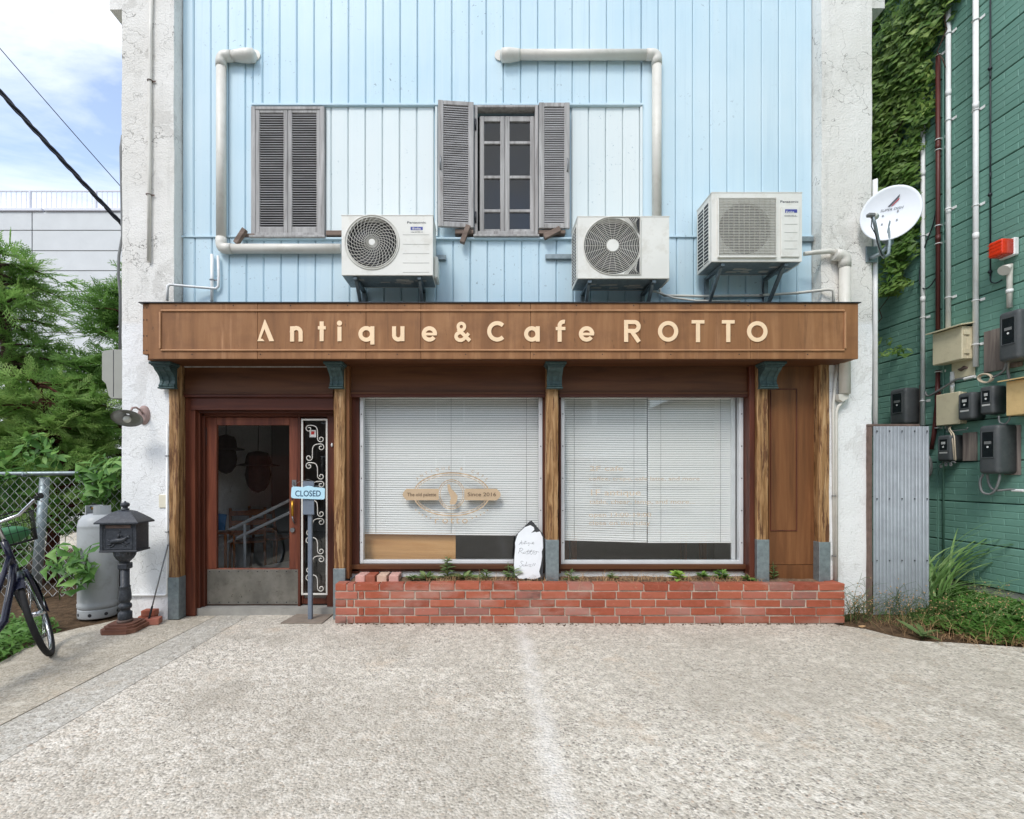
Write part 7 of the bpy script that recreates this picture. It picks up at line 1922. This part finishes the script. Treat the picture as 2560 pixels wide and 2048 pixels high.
# the tall reed clump is one plant
tgr = thing('tall_grass', 'tall broad-bladed grass clump leaning out beside the corrugated sheet', 'grass', (4.15, 4.66, .05))
R = random.Random(21)
for k in range(64):
    a = R.uniform(-.9, 1.2) if R.random() < .75 else R.uniform(1.2, 5.3); L_ = R.uniform(.5, 1.25); b = R.uniform(.55, 1.25); w = R.uniform(.005, .011); root = Vector((4.12 + R.uniform(-.10, .12), 4.66 + R.uniform(-.08, .08), .03))
    a = R.uniform(-.75, 1.6); dx, dy = math.cos(a), math.sin(a); vs_ = []; n = 8
    for q in range(n + 1):
        u = q / n; hx = L_ * b * u * u * .75; z = L_ * (u - .5 * b * u ** 2.2); ww = w * min(1, 3 * (1 - u)) * (.5 + .5 * min(1, u * 4))
        vs_ += [(root.x + dx * hx + dy * ww, root.y + dy * hx - dx * ww, root.z + z + ww * .3), (root.x + dx * hx, root.y + dy * hx, root.z + z), (root.x + dx * hx - dy * ww, root.y + dy * hx + dx * ww, root.z + z + ww * .3)]
    fs_ = []
    for q in range(n): c_ = 3 * q; fs_ += [(c_, c_ + 1, c_ + 4, c_ + 3), (c_ + 1, c_ + 2, c_ + 5, c_ + 4)]
    MB().add(vs_, fs_, True).build('blade', 'grass_blade', tgr)
# planter weeds
def weed(label, px, py, Y, n, l0, l1, w, m, seed, tall=0, name='weed'):
    R = random.Random(seed); b = P(px, py, Y); b.z = max(.335, min(b.z, .37)); t = thing(name, label, 'weed', b, group='weeds in the planter'); vf = leaf_oval(w, .35, 4); me_ = mesh_of('leaf', *vf, m)
    for k in range(n):
        a = R.uniform(0, 2 * math.pi); h = R.uniform(0, tall); L_ = 1.35 * R.uniform(l0, l1) * (1 - .5 * (h / tall if tall else 0))
        d = Vector((math.cos(a), math.sin(a) * .7, R.uniform(.2, .9))); o = bpy.data.objects.new('leaf', me_); C.objects.link(o); o.parent = t
        o.matrix_basis = place(Vector((0, 0, h)), d, Vector((0, 0, 1)) + Vector((R.uniform(-.3, .3), -.3, 0)), L_)
    MB().tube([(0, 0, -.02), (.004, 0, tall * .5 + .01), (0, .004, tall + .02)], [.005, .004, .002], 5).build('stem', m, t, local=True)
weed('tall bushy weed in the planter below the plywood sheet', 1118, 1448, 4.58, 46, .05, .085, .28, 'weed_leaf', 1, .19)
weed('flat rosette weed spreading left of the tall bushy one', 1065, 1449, 4.57, 16, .08, .15, .3, 'weed_leaf', 2, .02)
weed('flat rosette weed spreading right of the tall bushy one', 1160, 1449, 4.57, 18, .08, .15, .3, 'weed_leaf', 3, .02)
weed('small slender weed touching the left edge of the slate board', 1285, 1449, 4.55, 18, .05, .1, .26, 'weed_leaf', 4, .10)
weed('small weed behind the slim one beside the slate board', 1270, 1445, 4.60, 14, .04, .07, .25, 'weed_leaf', 14, .13)
weed('small dark weed just right of the middle post shoe', 1427, 1449, 4.57, 16, .05, .09, .26, 'weed_leaf', 5, .07)
weed('bright yellow-green leafy weed under the right window', 1695, 1447, 4.56, 26, .05, .085, .55, 'bright_leaf', 6, .06)
weed('feathery green weed under the right end of the right window', 1806, 1447, 4.58, 34, .04, .08, .3, 'cover_leaf', 7, .07)
weed('small green weed at the foot of the fourth post', 1868, 1450, 4.54, 16, .04, .07, .4, 'cover_leaf', 8, .03)
weed('thin upright weed in front of the plywood end panel', 1933, 1448, 4.58, 22, .03, .06, .25, 'weed_leaf', 9, .14)
blades('planter_straw', 'dry straw and dead leaves on the planter soil', [(x, y, .345) for x, y, z in area([(-.6, 4.5), (2.5, 4.5), (2.5, 4.62), (-.6, 4.62)], 800, lambda x, y: 0)], .05, .15, .002, 'straw', 12, -.6)
weed('leafy green weed at the left foot of the feathery one under the right window', 1755, 1447, 4.57, 24, .04, .08, .4, 'cover_leaf', 41, .05)
weed('greyish weed between the plywood sheet and the slate board', 1215, 1448, 4.58, 26, .04, .08, .28, 'weed_leaf', 42, .07)
weed('tiny weed beside the rightmost loose brick in the planter', 1030, 1449, 4.56, 18, .04, .07, .3, 'weed_leaf', 43, .03)
weed('thin weed in the planter below the opening-hours lettering', 1530, 1448, 4.58, 20, .03, .06, .3, 'weed_leaf', 44, .06)
wr = weed('large rosette weed growing from the soil patch beside the forecourt', 2296, 1580, 4.1, 12, .10, .17, .22, 'weed_leaf', 31, .02)
for o in bpy.data.objects:
    if o.name.startswith('weed') and o.get('label', '').startswith('large rosette'): o.location = (3.52, 4.03, 0.0); del o['group']
yl = MB().add(*leaf_oval(.6, .2, 3), True).build('fallen_leaf', 'straw'); yl.matrix_basis = place(Vector((3.19, 4.28, .012)), (1, -.4, .02), (0, -.2, 1), .12); tag(yl, 'pale fallen leaf at the right foot of the brick planter', 'leaf')
# spindly flowering weeds at the right end of the planter and along the corrugated sheet
def stalks(label, roots, h0, h1, m, seed):
    R = random.Random(seed); c0 = sum((Vector(r) for r in roots), Vector()) / len(roots); t = thing('stalky_weed', label, 'weed', c0, group='spindly weeds by the alley')
    mb = MB(); hd = MB()
    for r in roots:
        p = Vector(r); d = Vector((R.uniform(-.5, .5), R.uniform(-.5, .1), 1)).normalized(); L_ = R.uniform(h0, h1); pts = [p]
        for k in range(6): d = (d + Vector((R.uniform(-.2, .2), R.uniform(-.2, .15), -.06 * k))).normalized(); pts.append(pts[-1] + d * L_ / 6)
        mb.tube(pts, [.0022, .002, .0018, .0016, .0014, .0012, .001], 4)
        for k in range(2, 6):
            for q in range(2):
                e = pts[k] + Vector((R.uniform(-.1, .1), R.uniform(-.1, .05), R.uniform(.0, .09))); mb.tube([pts[k], (pts[k] + e) / 2 + Vector((0, 0, .012)), e], .0011, 3)
                if R.random() < .5: hd.sphere(e, .005, 6)
    mb.build('stalks', m, t); hd.build('seed_heads', 'straw', t, kind='stuff')
R = random.Random(77)
stalks('spindly weeds at the right corner of the brick planter', [(3.2 + R.uniform(-.03, .2), 4.38 + R.uniform(-.05, .08), 0) for k in range(26)], .16, .46, 'weed_leaf', 1)
stalks('spindly weeds at the foot of the corrugated sheet', [(3.5 + R.uniform(0, .55), 4.38 + R.uniform(-.12, .08), 0) for k in range(44)], .15, .42, 'weed_leaf', 2)
stalks('spindly weeds below the green wall at the right', [(4.05 + R.uniform(0, .4), 4.2 + R.uniform(-.2, .3), .05) for k in range(40)], .15, .42, 'grass_blade', 3)
# grit lying loose on the slab, thickest along the foot of the planter
R = random.Random(31); mb = MB()
for k in range(230):
    if k < 230: x, y = R.uniform(-1.3, 3.1), 4.385 - abs(R.gauss(0, .03))
    else: x, y = R.uniform(-3.2, 3.2), R.uniform(1.4, 4.3)
    r = R.uniform(.003, .009); mb.sphere((x, y, r * .4), r, 6, (R.uniform(.7, 1.4), 1, .6))
tag(mb.build('grit', 'soil'), 'loose grit and crumbs scattered on the forecourt slab', 'grit', kind='stuff')
